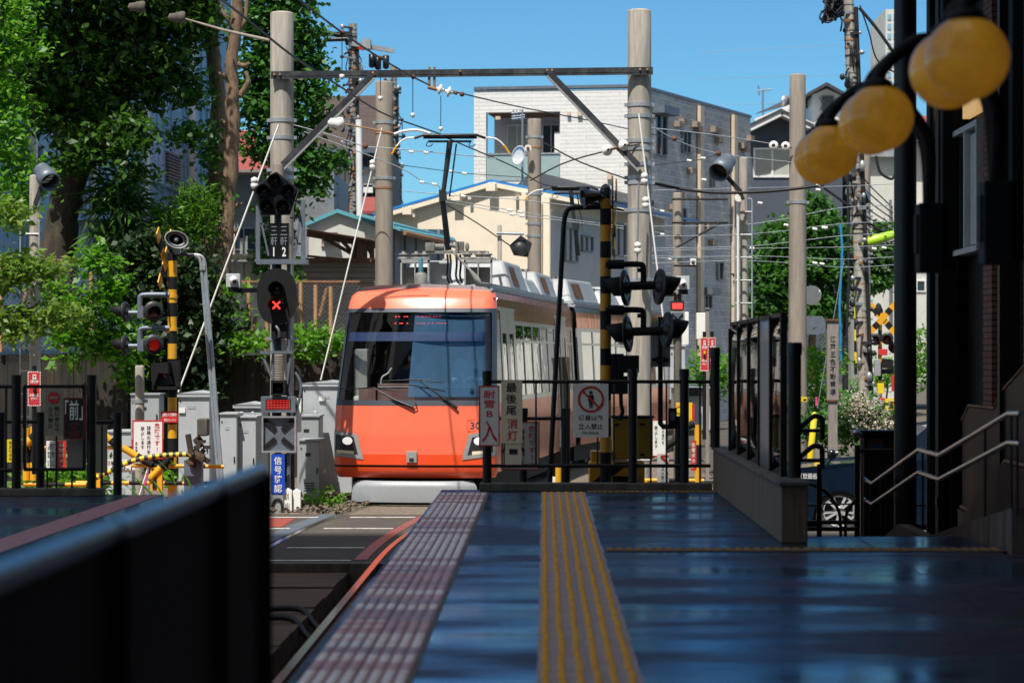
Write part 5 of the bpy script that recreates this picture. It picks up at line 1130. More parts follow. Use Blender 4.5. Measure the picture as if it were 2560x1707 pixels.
def flood(lab, c, face, r, d, arm, group='floodlights on the ladder poles'):
    t = thing('floodlight', lab, 'floodlight', P(*c, d), group); ax = (P(*face, d - .22) - P(*c, d)).normalized(); k = d / F
    mb = MB(); mb.lathe(P(*c, d), [(0, -.16), (r * .75, -.16), (r * .8, -.12), (r * .8, .02), (r, .04), (r, .26), (r * .9, .26), (r * .86, .12)], 24, ax); mb.build('housing', M['galv_dark'], t)
    mb = MB(); mb.disc(P(*c, d) + ax * .13, r * .88, .01, ax, 24)
    mb.build('lens', M['lens_dark'], t); mb = MB()
    for q in range(-2, 3): mb.beam(P(*c, d) + ax * .2 + Vector((-r * .8, 0, q * r * .3)), P(*c, d) + ax * .2 + Vector((r * .8, 0, q * r * .3)), .02, .012)
    mb.build('louvre', M['black_matte'], t)
    mb = MB(); mb.beam(P(*arm[0], d), P(*arm[1], d), .05, .07); mb.beam(P(*arm[1], d), P(*arm[2], d), .06, .05); mb.build('bracket', M['dark_steel'], t)
flood('grey drum floodlight on the ladder pole before the big dark tree, tilted down', (112, 436), (130, 462), .17, 39.6, ((110, 450), (88, 512), (88, 530)))
flood('grey drum floodlight on the ladder pole before the blue-grey house, tilted down', (1812, 412), (1792, 436), .17, 39.6, ((1815, 440), (1852, 480), (1858, 500)))
t = thing('mast_loudspeaker', 'small round white speaker on the ladder pole below the floodlight', 'speaker', P(1847, 494, 39.6)); mb = MB(); mb.disc(P(1847, 494, 39.6), .07, .1, n=20); mb.build('drum', M['white'], t); mb = MB(); mb.beam(P(1850, 494, 39.7), P(1860, 497, 39.8), .03, .03); mb.build('bracket', M['galv'], t)

# ---- signal mast in front of the concrete pole
SDp = 35.6; k = SDp / F
t = thing('signal_mast', 'slim dark signal mast with ladder frame standing before the stout concrete pole', 'mast', P(695, 1260, SDp))
mb = MB(); mb.tube([P(695, 412, SDp + .12), P(695, 440, SDp + .12)], .09, 16); mb.m = 1; mb.tube([P(695, 430, SDp + .12), P(695, 1275, SDp + .12)], .055, 16); mb.build('shaft', [M['concrete_brown'], M['dark_steel']], t)
mb = MB()
for a, b in (((645, 515), (645, 655)), ((758, 500), (758, 655)), ((640, 655), (767, 655)), ((645, 520), (672, 640)), ((758, 505), (735, 650)), ((645, 560), (672, 560)), ((725, 545), (758, 545)), ((732, 503), (758, 503))): mb.beam(P(*a, SDp + .05), P(*b, SDp + .05), .06 if a[0] == b[0] else .04, .05 if a[0] == b[0] else .025)
mb.pb(640, 648, 767, 660, SDp - .12, .3); mb.pb(650, 877, 732, 884, SDp - .05, .12)
for a, b in (((655, 885), (682, 950)), ((727, 885), (718, 960))): mb.beam(P(*a, SDp), P(*b, SDp), .02, .03)
mb.build('frame', M['galv_dark'], t)
mb = MB(); mb.tube([P(698, 885, SDp - .02), P(698, 955, SDp - .02)], .07, 14)
for y in range(888, 955, 6): mb.tube([P(698, y, SDp - .02), P(698, y + 3, SDp - .02)], .078, 14)
mb.build('spiral_conduit', M['concrete_brown'], t)
mb = MB(); mb.tube([P(722, 660, SDp + .05), P(722, 1280, SDp + .05)], .03, 10); mb.tube([P(683, 660, SDp + .05), P(683, 1130, SDp + .05)], .02, 10); mb.tube(bez([P(738, 930, SDp), P(752, 960, SDp), P(748, 1000, SDp), P(735, 1040, SDp)], 5), .02, 8); mb.build('conduit', M['galv_dark'], t)
mb = MB(); mb.pb(738, 995, 753, 1080, SDp + .1, .06); mb.m = 1; mb.pb(737, 925, 752, 975, SDp + .15, .1); mb.pb(680, 1134, 735, 1284, SDp + .15, .12); mb.build('junction_box', [M['white'], M['dark_steel']], t)
def hood(mb, c, r, L=.14):
    """brow over a lamp facing the camera"""
    n = 14; vs = []
    for j in (0, 1):
        for i in range(n + 1):
            a = math.pi * (-.12 + 1.24 * i / n); vs.append(c + Vector((math.cos(a) * r, -L * j * (1 if True else 0), math.sin(a) * r)))
    mb.add(vs, [(i, i + 1, n + 2 + i, n + 1 + i) for i in range(n)], True); mb.add([v * 1 + (v - c - Vector((0, v.y - c.y, 0))) * .06 for v in vs], [(i, n + 1 + i, n + 2 + i, i + 1) for i in range(n)], True)
t = thing('pentagon_signal', 'black five-lamp pentagon signal, unlit, at the head of the signal mast', 'signal', P(690, 538, SDp))
mb = MB(); pts = [(690, 428), (746, 473), (725, 537), (655, 538), (632, 473)]; mb.pp(pts, SDp - .08, .1); mb.build('backplate', M['black_paint'], t, bevel=.012)
for c in ((689, 453), (661, 480), (722, 480), (669, 518), (709, 518)):
    o = P(*c, SDp - .082); mb = MB(); mb.lathe(o, [(16.5 * k, 0), (16.5 * k, .03), (14 * k, .035), (13.5 * k, .01)], 24, (0, -1, 0)); hood(mb, o, 16 * k, .16); l = mb.build('lamp_hood', M['black_matte'], t)
    mb = MB(); mb.lathe(o, [(13.5 * k, .012), (8 * k, .028), (0, .034)], 24, (0, -1, 0)); mb.build('lens', M['lens_dark'], l)
t = thing('track_indicator', 'black indicator panel with pale characters for tracks one and two under the pentagon signal', 'indicator', P(697, 648, SDp))
mb = MB(); mb.pb(673, 558, 722, 647, SDp - .08, .12); mb.build('panel', M['black_paint'], t)
for i, (x0, x1) in enumerate(((677, 693), (701, 718))):
    txt('三', x0, 566, x1, 588, SDp - .08, M['wire_light'], t, bold=.0); txt('軒', x0, 592, x1, 614, SDp - .08, M['wire_light'], t, bold=.0); txt('12'[i], x0 + 6 - 2 * i, 618, x1 - 7 + 4 * i, 641, SDp - .08, M['white_clean'], t, bold=.02)
t = thing('oval_signal', 'black oval signal showing a red cross, in the middle of the signal mast', 'signal', P(692, 812, SDp))
n = 40; ov = []
for i in range(n):
    a = 2 * math.pi * i / n; ov.append((692 + 50 * math.copysign(abs(math.cos(a)) ** .8, math.cos(a)), 741 - 70 * math.copysign(abs(math.sin(a)) ** .85, math.sin(a))))
mb = MB(); mb.pp(ov, SDp - .1, .05); mb.build('backplate', M['black_matte'], t)
mb = MB()
for i in range(0, n, 4):
    a = 2 * math.pi * i / n; mb.disc(P(692 + 45 * math.cos(a), 741 - 64 * math.sin(a), SDp - .1), .007, -.006, n=6)
mb.tube([P(692, 672, SDp - .105), P(692, 700, SDp - .105)], .004, 5); mb.build('rivet', M['dark_steel'], t)
for c in ((693, 723), (692, 763)):
    o = P(*c, SDp - .102); mb = MB(); mb.lathe(o, [(18 * k, 0), (18 * k, .03), (15.5 * k, .035), (15 * k, .01)], 24, (0, -1, 0)); hood(mb, o, 18 * k, .2); l = mb.build('lamp_hood', M['black_matte'], t)
    mb = MB(); mb.lathe(o, [(15 * k, .012), (9 * k, .028), (0, .034)], 24, (0, -1, 0)); mb.build('lens', M['lens_dark'], l)
    if c[1] > 750:
        mb = MB(); q = o + Vector((0, -.055, 0))
        for s in (-1, 1): mb.beam(q + Vector((-9 * k, 0, -9 * k * s)), q + Vector((9 * k, -.001 * s, 9 * k * s)), .02, 4 * k, (0, 0, 1))
        mb.build('red_cross', M['led_red'], l)
mb = MB(); mb.pb(678, 808, 716, 846, SDp - .04, .1); mb.m = 1; mb.tube(bez([P(690, 815, SDp - .1), P(697, 826, SDp - .12), P(698, 842, SDp - .08)], 5), .02, 8); tag(mb.build('terminal_box', [M['black_matte'], M['galv_dark']]), 'small black terminal box with hose under the oval signal', 'box')
t = thing('hooded_signal_lamp', 'single unlit lamp in a square black hood above the red dot display', 'signal', P(695, 988, SDp)); mb = MB()
for q in ((677, 950, 713, 956), (677, 956, 682, 987), (708, 956, 713, 987), (677, 984, 713, 988)): mb.pb(*q, SDp - .2, .26)
mb.pb(682, 956, 708, 984, SDp, .05); mb.build('housing', M['black_matte'], t); mb = MB(); mb.lathe(P(695, 970, SDp - .01), [(13 * k, 0), (8 * k, .02), (0, .025)], 20, (0, -1, 0)); mb.build('lens', M['lens_dark'], t)
t = thing('dot_display', 'small display with rows of lit red dots on the signal mast', 'display', P(695, 1032, SDp)); mb = MB(); mb.pb(652, 991, 738, 1031, SDp - .12, .2); mb.m = 1; mb.pb(664, 997, 727, 1024, SDp - .124, .003); mb.build('housing', [M['galv_dark'], M['black_matte']], t, bevel=.006)
mb = MB()
for i in range(16):
    for j in range(6): mb.disc(P(668 + i * 3.7, 1000.5 + j * 4.1, SDp - .126), .0048, -.003, n=6)
mb.build('led_dots', M['led_red'], t)
t = thing('crossing_indicator', 'square dark indicator with a black cross of four slots below the red dot display', 'indicator', P(697, 1131, SDp)); mb = MB()
for q in ((654, 1040, 740, 1044), (654, 1127, 740, 1131), (654, 1044, 658, 1127), (736, 1044, 740, 1127)): mb.pb(*q, SDp - .09, .14)
fr = mb.build('frame', M['galv'], t); mb = MB(); mb.pb(658, 1044, 736, 1127, SDp - .02, .05); mb.build('face', M['galv_dark'], t)
for sx_ in (-1, 1):
    for sy_ in (-1, 1):
        p0, p1 = P(697 + sx_ * 9, 1085 + sy_ * 11, SDp - .05), P(697 + sx_ * 36, 1085 + sy_ * 35, SDp - .05); mb = MB(); mb.beam(p0 + Vector((0, .015, 0)), p1 + Vector((0, .015, 0)), 11 * k, .03, (0, 1, 0)); mb.build('slot', M['black_matte'], t)
sign('signal_check_sign', 'bright blue sign with four white characters at the foot of the signal mast', (678, 1135, 712, 1234), SDp - .15, [('信号確認', (685, 1141, 705, 1230), 'white_clean', True)], 'blue_sign')
t = sign('arch_marker', 'small grey marker plate with a black arch below the blue sign', (678, 1236, 708, 1284), SDp - .14, [], 'steel_light'); mb = MB(); mb.tube(bez([P(682, 1281, SDp - .15), P(682, 1262, SDp - .15), P(687, 1250, SDp - .15), P(694, 1247, SDp - .15), P(701, 1250, SDp - .15), P(705, 1262, SDp - .15), P(705, 1281, SDp - .15)], 4), .02, 8); mb.build('arch', M['ink'], t)
for i, (x0, x1, y0, y1, lab) in enumerate(((708, 729, 1218, 1278, 'white wooden stake with small black writing at the foot of the signal mast'), (732, 751, 1220, 1272, 'plain white wooden stake next to the written stake'))):
    t = thing('marker_stake', lab, 'stake', P((x0 + x1) / 2, y1, SDp - .1 + i * .08), 'white marker stakes'); d = SDp - .1 + i * .08; mb = MB(); mb.pb(x0, y0 + 8, x1, y1 + 6, d, .11); c = P((x0 + x1) / 2, y0, d + .055)
    q = [P(x0, y0 + 8, d), P(x1, y0 + 8, d), P(x1, y0 + 8, d) + Vector((0, .11, 0)), P(x0, y0 + 8, d) + Vector((0, .11, 0)), c]; mb.add(q, [(0, 1, 4), (1, 2, 4), (2, 3, 4), (3, 0, 4)]); mb.build('post', M['white'], t)
    if i == 0: txt('C=0\nV=83.4', x0 + 4, y0 + 14, x0 + 16, y1 - 4, d, M['ink'], t, bold=0)
def cctv(lab, x0, y0, x1, y1, d, ball, arm, white=True):
    t = thing('dome_camera', lab, 'camera', P((x0 + x1) / 2, y1, d), 'white cameras on brackets'); mb = MB(); mb.pb(x0, y0, x1, y1, d, .16); mb.build('box', M['cabinet'], t, bevel=.008)
    k = d / F; c = P(*ball, d - .03); r = (x1 - x0) * .30 * k; mb = MB(); mb.sphere(c, r, 20, 14); b = mb.build('dome', M['white_clean'], t); mb = MB(); mb.sphere(c + Vector((r * .25, -r * .55, -r * .35)), r * .6, 16, 10); mb.build('lens', M['black_gloss'], b)
    mb = MB(); mb.beam(P(*arm[0], d + .1), P(*arm[1], d + .1), .06, .07); mb.pb(x0 + 6, y1, x1 - 4, y1 + 12, d, .14); mb.build('bracket', M['black_paint'], t)
cctv('grey boxed dome camera on an arm beside the oval signal', 565, 684, 600, 718, 35.8, (584, 700), ((590, 727), (645, 725)))
cctv('white boxed camera on an arm above the small red lamp by the grey wall', 1690, 690, 1724, 724, 42, (1706, 708), ((1640, 736), (1690, 736)))

# cabinets
def cabinet(lab, x0, y0, x1, y1, d, dep=.7, m='cabinet', gable=False, doors=1, rings=False, side=True):
    t = thing('signal_cabinet', lab, 'cabinet', P((x0 + x1) / 2, y1, d), 'grey trackside cabinets'); mb = MB(); mb.pb(x0, y0, x1, y1, d, dep); mb.build('case', M[m], t, bevel=.012)
    mb = MB()
    if gable: mb.pp([(x0 - 4, y0), ((x0 + x1) / 2, y0 - 7), (x1 + 4, y0)], d - .05, dep + .1); mb.pb(x0 - 5, y0, x1 + 5, y0 + 8, d - .04, .035)
    else: mb.pb(x0 - 2, y0 - 4, x1 + 2, y0, d - .03, dep + .06)
    mb.build('lid', M[m], t)
    mb = MB(); w_ = (x1 - x0) / doors
    for i in range(doors): 
        a = x0 + i * w_ + w_ - 8; mb.pb(a, (y0 + y1) / 2 - 8, a + 3, (y0 + y1) / 2 + 6, d - .02, .018); mb.pb(x0 + i * w_ + 3, y0 + 16, x0 + i * w_ + 6, y0 + 20, d - .012, .011); mb.pb(x0 + i * w_ + 3, y1 - 24, x0 + i * w_ + 6, y1 - 20, d - .012, .011)
    mb.build('handle', M['dark_steel'], t); mb = MB()
    for i in range(doors):
        for q in range(4): mb.pb(x0 + i * w_ + w_ * .25, y1 - 46 + q * 6, x0 + i * w_ + w_ * .75, y1 - 43.5 + q * 6, d - .006, .005)
    mb.pb(x0 + w_ * .3, y0 + 30, x0 + w_ * .55, y0 + 38, d - .006, .005); mb.build('vent', M['cabinet_dark'] if m == 'cabinet' else M['dark_steel'], t)
    if doors > 1:
        mb = MB(); mb.pb((x0 + x1) / 2 - 1, y0 + 6, (x0 + x1) / 2 + 1, y1 - 6, d - .004, .003); mb.build('seam', M['dark_steel'], t)
    if rings:
        mb = MB()
        for x in (x0 + 8, x1 - 8): mb.lathe(P(x, y0 - 9, d + .2), [(.03, -.008), (.04, -.006), (.04, .006), (.03, .008), (.03, -.008)], 14, (0, 1, 0))
        mb.build('lifting_ring', M['galv'], t)
    mb = MB(); mb.pb(x0 + 2, y1, x1 - 2, y1 + 14, d + .03, dep - .06); mb.build('plinth', M['concrete_dark'], t)
    return t
t = cabinet('large grey cabinet between the striped crossing mast and the slanted steel post', 446, 984, 524, 1262, 38.5, 1.0, gable=True); mb = MB(); mb.pb(447, 1020, 463, 1032, 38.47, .03); mb.build('label_plate', M['white_clean'], t)
cabinet('low grey cabinet behind the yellow barriers, next to the concrete post', 262, 1080, 330, 1266, 38.8, .8)
cabinet('grey cabinet with hinges next to the slanted steel post', 550, 1036, 592, 1262, 38, .8)
cabinet('narrow grey cabinet with lifting rings beside the signal mast', 596, 1044, 640, 1262, 38.2, .8, rings=True)
cabinet('pale grey cabinet half hidden behind the ringed one', 587, 1012, 655, 1262, 40, .9, gable=True)
cabinet('dark grey cabinet with lifting rings just behind the signal mast', 743, 1042, 797, 1256, 39.5, .8, 'cabinet_dark', rings=True)
cabinet('dark grey slanted-shadow cabinet between signal mast and tram', 748, 1102, 799, 1252, 37.8, .7, 'cabinet_dark')
t = cabinet('tallest pale cabinet with pitched lid directly beside the tram front', 757, 958, 880, 1250, 40.5, 1.2, gable=True); mb = MB(); mb.pb(797, 990, 812, 1002, 40.46, .03); mb.pb(800, 1172, 814, 1182, 40.46, .03); mb.build('label_plate', M['white_clean'], t)
cabinet('thin dark cabinet standing behind the concrete post near the striped mast', 327, 987, 398, 1100, 38.2, .5, 'cabinet_dark')
# ---------------------------------------------------------------- level crossings, barriers, street signs
def stripes(mb, x, d, r, px_list, first_black=False):
    """px_list: heights in photo pixels where the colour changes"""
    b = first_black
    for a, c in zip(px_list, px_list[1:]):
        mb.m = 1 if b else 0; mb.tube([(x, d, Z(c, d)), (x, d, Z(a, d))], r, 20); b = not b
def crossing_lamp(t, c, r, face, m_lens, d, hoodlen=.22):
    """round backplate and hooded lamp looking along face"""
    ax = Vector(face).normalized(); c = Vector(c); q = Vector((0, -1, 0)).rotation_difference(ax)
    mb = MB(); mb.lathe(c, [(0, -.06), (r * .3, -.06), (r * .34, -.018), (r * .7, -.016), (r * .72, -.024), (r * .78, -.024), (r * .8, -.014), (r, -.012), (r, .008), (r * .62, .012)], 28, ax); b = mb.build('lamp_plate', M['dark_steel'], t)
    mb = MB(); mb.lathe(c, [(r * .60, .01), (r * .4, .03), (0, .04)], 20, ax); mb.build('lens', M[m_lens], b)
    mb = MB(); n = 16; vs = []
    for j in (0, 1):
        for i in range(n + 1):
            a = math.pi * (-.22 + 1.44 * i / n); rr_ = r * (.66 - .06 * j); f_ = math.sin(a) * .5 + .5
            vs.append(c + q @ Vector((math.cos(a) * rr_, -j * hoodlen * (.35 + .65 * f_), math.sin(a) * rr_)))
    mb.add(vs, [(i, i + 1, n + 2 + i, n + 1 + i) for i in range(n)], True); h = mb.build('hood', M['black_matte'], b); sl = h.modifiers.new('thickness', 'SOLIDIFY'); sl.thickness = .008
def crossbuck(t, c, L, wd, rz, tilt=50):
    for s in (-1, 1):
        Rm = Matrix.Translation(c) @ Matrix.Rotation(rz, 4, 'Z') @ Matrix.Translation((0, .012 * s, 0)) @ Matrix.Rotation(math.radians(tilt) * s, 4, 'Y'); mb = MB(); n = 6
        for i in range(n):
            a, b = -L / 2 + L * i / n, -L / 2 + L * (i + 1) / n; mb.m = i % 2 if i < 3 else (i + 1) % 2; mb.hexa([Rm @ Vector(v) for v in ((a, -.008, -wd / 2), (b, -.008, -wd / 2), (b, .008, -wd / 2), (a, .008, -wd / 2), (a, -.008, wd / 2), (b, -.008, wd / 2), (b, .008, wd / 2), (a, .008, wd / 2))])
        mb.build('cross_arm', [M['yellow'], M['black_matte']], t)
# ---- sunlit mast across the road
d = 34.3; k = d / F; x = X(431, d)
t = thing('crossing_mast', 'sunlit yellow and black crossing mast with loudspeaker, before the leafy hedge', 'crossing mast', (x, d, 0), 'level crossing masts')
mb = MB(); stripes(mb, x, d, 11.5 * k, [651, 692, 724, 757, 792, 828, 859, 897]); stripes(mb, x, d, 11.5 * k, [975, 993, 1028, 1060, 1095, 1130, 1170, 1210, 1300], True); mb.m = 1; mb.tube([P(431, 651, d), P(431, 632, d)], 12.5 * k, 20); mb.tube([P(431, 900, d), P(431, 976, d)], 11.6 * k, 16)
mb.build('pole', [M['yellow'], M['black_matte']], t)
mb = MB()
for py in (741, 823): mb.tube([(x, d, Z(py - 4, d)), (x, d, Z(py + 4, d))], 14 * k, 16); mb.pb(418, py - 6, 426, py + 8, d - .06, .1)
mb.build('clamp', M['yellow'], t)
mb = MB(); mb.tube([P(431, 636, d), P(485, 637, d)], 4.5 * k, 10); mb.build('side_pipe', M['dark_steel'], t)
cc = P(412, 648, d - .02); crossbuck(t, cc, 1.02, .16, math.radians(83))
for py, ml in ((737, 'lens_dim'), (820, 'lens_red')):
    mb = MB(); mb.tube(bez([P(424, py, d - .05), P(370, py, d - .05), P(352, py + 3, d - .05), P(350, py + 14, d - .05), P(350, py + 42, d - .05)], 5), .038, 10); mb.pb(343, py + 28, 358, py + 58, d - .09, .09); mb.tube([P(322, py + 45, d - .05), P(370, py + 45, d - .05)], .035, 8); mb.build('lamp_arm', M['galv_dark'], t)
    crossing_lamp(t, P(384, py + 41, d - .12), .145, (.25, -1, -.05), ml, d); crossing_lamp(t, P(314, py + 42, d + .02), .145, (-.93, .25, -.08), 'lens_dim' , d)
t2 = thing('crossing_speaker', 'grey horn loudspeaker facing out on top of the sunlit crossing mast', 'loudspeaker', P(445, 636, d))
mb = MB(); c = P(447, 607, d - .30); a = (.28, -1, -.10); mb.lathe(P(436, 597, d), [(0, -.12), (.07, -.12), (.075, 0), (.06, .04), (.085, .14), (.135, .24), (.155, .27), (.14, .265), (.09, .2), (.05, .10)], 28, a, sx=1.15, sy=.80); mb.m = 1; mb.lathe(P(436, 597, d), [(.13, .255), (.085, .19), (.045, .1), (0, .1)], 24, a, sx=1.15, sy=.80); mb.build('horn', [M['steel_light'], M['ink']], t2)
mb = MB(); mb.sphere(P(436, 597, d) + Vector(a).normalized() * .20, .036, 14, 10); mb.build('horn_core', M['steel_light'], t2); mb = MB(); mb.pb(434, 618, 450, 636, d - .06, .1); mb.build('mount', M['galv'], t2)
t2 = thing('direction_indicator', 'black hooded arrow box hanging on the sunlit crossing mast', 'indicator', P(412, 975, d))
mb = MB(); mb.pb(421, 900, 447, 974, d - .08, .2); mb.pp([(377, 908), (420, 905), (420, 934), (396, 932), (383, 970), (378, 950)], d - .35, .45); mb.m = 1; mb.pp([(396, 934), (420, 932), (432, 960), (384, 966)], d - .20, .1); mb.m = 0; mb.pb(380, 966, 440, 974, d - .3, .3); mb.build('housing', [M['black_matte'], M['dark_steel']], t2); mb = MB(); mb.beam(P(408, 931, d - .22), P(418, 928, d - .22), .01, .02); mb.beam(P(410, 936, d - .22), P(415, 944, d - .22), .01, .02); mb.build('pink_ribbon', M['pink'], t2)
t2 = sign('camera_notice', 'small red notice with white writing on the sunlit striped mast', (402, 1028, 444, 1056), d - .12, [('監視カメラ作動中', (405, 1032, 441, 1041), 'white_clean', False), ('東急セキュリティ', (410, 1046, 440, 1053), 'white_clean', False)], 'sign_red')
t2 = sign('danger_sign', 'white danger sign with red border standing in the sun before the striped mast', (331, 1050, 408, 1147), d - .35, [('危険です!!', (386, 1057, 400, 1141), 'red', True), ('線路の通行を', (367, 1064, 377, 1134), 'ink', True), ('禁止します', (352, 1066, 361, 1122), 'ink', True), ('東急電鉄', (338, 1104, 344, 1142), 'ink', True)], 'white_clean', 'sign_red', 3)
mb = MB(); mb.tube([P(370, 1060, d - .31), P(370, 1290, d - .31)], .02, 8); mb.build('stake', M['galv'], t2)
t2 = sign('crossing_name_board', 'low white board with black station writing behind the fence post', (266, 1148, 338, 1180), d - .5, [('三軒茶屋1号踏切', (269, 1151, 334, 1162), 'ink', False), ('1-1', (310, 1166, 330, 1174), 'ink', False)], 'white_clean')
mb = MB(); mb.tube([P(300, 1180, d - .48), P(300, 1290, d - .48)], .02, 8); mb.build('stake', M['galv'], t2)
t2 = thing('slanted_steel_post', 'pale grey steel post bent at the top, slanting down behind the striped mast', 'post', P(549, 1250, 35)); d2 = 35
mb = MB(); pts = bez([P(478, 637, d2), P(492, 638, d2), P(503, 645, d2), P(508, 662, d2)], 4) + [P(556, 1262, d2)]
mb.tube([Vector((p.x - .028, p.y, p.z)) for p in pts], .024, 8); mb.tube([Vector((p.x + .028, p.y, p.z)) for p in pts], .024, 8); mb.m = 1; mb.tube([Vector((p.x, p.y + .02, p.z)) for p in pts[1:]], .022, 6); mb.build('twin_rails', [M['galv'], M['blue_wall']], t2)
mb = MB(); mb.pb(499, 662, 513, 675, d2 - .04, .03); mb.build('splice_plate', M['galv'], t2)
# striped barriers and the lowered boom
t2 = thing('striped_barrier', 'yellow and black tube barrier with raking struts around the sunlit crossing mast', 'barrier', P(400, 1290, 33.6)); d = 33.6
def striped_rail(nm, a, b, d, r=.028, n=None, parent=None, m=('yellow', 'black_matte')):
    A, B = P(*a, d), P(*b, d); L = (B - A).length; n = n or max(2, int(L / .22)); mb = MB()
    for i in range(n): mb.m = i % 2; mb.tube([A.lerp(B, i / n), A.lerp(B, (i + 1) / n)], r, 10)
    return mb.build(nm, [M[m[0]], M[m[1]]], parent)
for a, b in (((190, 1206), (545, 1208)), ((255, 1118), (330, 1120)), ((330, 1163), (560, 1166))): striped_rail('rail', a, b, d, parent=t2)
for a, b in (((262, 1088), (290, 1112)), ((305, 1118), (380, 1162)), ((375, 1196), (430, 1140))): striped_rail('strut', a, b, d - .05, .05, parent=t2)
for px in (243, 383, 398): 
    mb = MB(); mb.pb(px - 7, 1168 if px > 300 else 1180, px + 7, 1226, d - .06, .1); mb.build('post', M['yellow'], t2)
mb = MB(); mb.pb(381, 1172, 391, 1222, d - .075, .012); mb.build('black_panel', M['black_matte'], t2)
mk('rust_dark', (.05, .032, .022), .8, var=.5, scale=20, dirt=(.14, .06, .03))
t2 = thing('barrier_boom', 'lowered bent yellow and black barrier boom with rusty drive, before the grey cabinets', 'barrier', P(360, 1290, 33.0)); d = 33.0
pts = bez([P(235, 1196, d), P(270, 1180, d), (P(330, 1152, d)), P(390, 1140, d), P(440, 1136, d), P(484, 1136, d)], 6); mb = MB()
for i, (a, b) in enumerate(zip(pts, pts[1:])): mb.m = i % 2; mb.tube([a, b], .034, 10)
mb.build('boom', [M['yellow_sign'], M['dark_steel']], t2)
mb = MB(); rr = random.Random(2)
for i in range(14): c = P(rr.uniform(466, 512), rr.uniform(1085, 1155), d + rr.uniform(0, .3)); mb.beam(c, c + Vector((rr.uniform(-.12, .12), rr.uniform(-.05, .05), rr.uniform(-.12, .12))), rr.uniform(.03, .08), rr.uniform(.03, .08))
mb.tube([P(470, 1085, d), P(478, 1135, d)], .04, 10); mb.tube([P(470, 1130, d + .1), P(510, 1145, d + .1)], .06, 10); mb.build('drive', M['rust_dark'], t2)
mb = MB(); mb.pb(492, 1046, 518, 1090, d + .1, .25); mb.build('motor_box', M['concrete_dark'], t2, bevel=.02)
mb = MB(); mb.pb(460, 1150, 505, 1290, d + .2, .15); mb.build('pedestal', M['galv_dark'], t2)
t2 = thing('tape_stake', 'thin leaning rods with pink tape beside the barrier boom', 'stake', P(362, 1280, 32)); mb = MB(); mb.tube([P(368, 1175, 32), P(348, 1240, 32)], .012, 6); mb.m = 1; mb.tube([P(370, 1175, 32), P(362, 1215, 32)], .014, 6); mb.build('rods', [M['white'], M['pink']], t2)
t2 = thing('striped_barrier', 'yellow and black barrier posts and rail seen through the opposite gate', 'barrier', P(80, 1290, 33.2)); d = 33.2
for a, b in (((66, 1070), (66, 1200)), ((84, 1066), (84, 1200))): striped_rail('post', a, b, d, .05, parent=t2)
striped_rail('rail', (60, 1120), (170, 1118), d, parent=t2); striped_rail('strut', (66, 1110), (90, 1086), d - .05, .06, parent=t2); striped_rail('rail', (60, 1210), (215, 1211), d, parent=t2)
def stop_sign(lab, x0, y0, x1, y1, d, group='red stop-button signs'):
    t = thing('stop_button_sign', lab, 'sign', P((x0 + x1) / 2, y1, d), group); mb = MB(); mb.pb(x0, y0, x1, y1, d, .012); mb.build('board', M['sign_red'], t); mb = MB(); w_ = x1 - x0; h_ = y1 - y0
    n = 12
    for i in range(n):
        for xa in (x0, x1 - w_ * .09):
            ya = y0 + h_ * i / n; mb.add([P(xa, ya + h_ / n * .5, d - .003), P(xa + w_ * .09, ya, d - .003), P(xa + w_ * .09, ya + h_ / n * .5, d - .003), P(xa, ya + h_ / n, d - .003)], [(0, 1, 2, 3)])
    for i in range(5):
        for ya in (y0, y1 - h_ * .035):
            xa = x0 + w_ * (.1 + .16 * i); mb.pb(xa, ya, xa + w_ * .08, ya + h_ * .035, d - .003, .002)
    mb.pb(x0 + w_ * .38, y0 + h_ * .09, x0 + w_ * .66, y0 + h_ * .21, d - .003, .002); mb.pb(x0 + w_ * .36, y0 + h_ * .22, x0 + w_ * .68, y0 + h_ * .235, d - .003, .002); mb.build('white_marks', M['white_clean'], t)
    mb = MB(); mb.pb(x0 + w_ * .44, y0 + h_ * .12, x0 + w_ * .60, y0 + h_ * .16, d - .006, .002); mb.m = 1; mb.pb(x0 + w_ * .42, y0 + h_ * .40, x0 + w_ * .62, y0 + h_ * .48, d - .02, .016); mb.m = 2; mb.lathe(P(x0 + w_ * .52, y0 + h_ * .60, d - .02), [(.012, 0), (.022, .03), (.012, .06)], 12); mb.build('button', [M['sign_red'], M['yellow_sign'], M['ink']], t)
    txt('STOP', x0 + w_ * .2, y0 + h_ * .255, x0 + w_ * .84, y0 + h_ * .34, d, M['white_clean'], t, bold=.03); txt('非常停止', x0 + w_ * .16, y0 + h_ * .64, x0 + w_ * .86, y0 + h_ * .73, d, M['white_clean'], t, bold=.02); txt('ボタン', x0 + w_ * .24, y0 + h_ * .75, x0 + w_ * .78, y0 + h_ * .82, d, M['white_clean'], t, bold=.02); txt('Emergency\nTrain Stop Button', x0 + w_ * .15, y0 + h_ * .85, x0 + w_ * .86, y0 + h_ * .93, d, M['pink'], t, bold=0)
    mb = MB(); mb.tube([P((x0 + x1) / 2, y0 - 14, d + .04), P((x0 + x1) / 2, y1 + 170, d + .04)], .03, 8); mb.build('post', M['bronze'], t)
stop_sign('red and white stop-button sign before the ladder pole in the shrubs', 69, 928, 102, 1015, 30.5); stop_sign('red and white stop-button sign standing over the end fence near the wind panels', 1751, 843, 1771, 928, 41); stop_sign('narrow stop-button sign just beside and behind the one near the wind panels', 1771.5, 843, 1789, 926, 41.1)
t2 = sign('emergency_button_sign', 'red sign with white emergency-button characters seen through the opposite gate', (143, 1102, 165, 1173), 31, [('非常ボタン', (147, 1106, 159, 1170), 'white_clean', True)], 'sign_red')
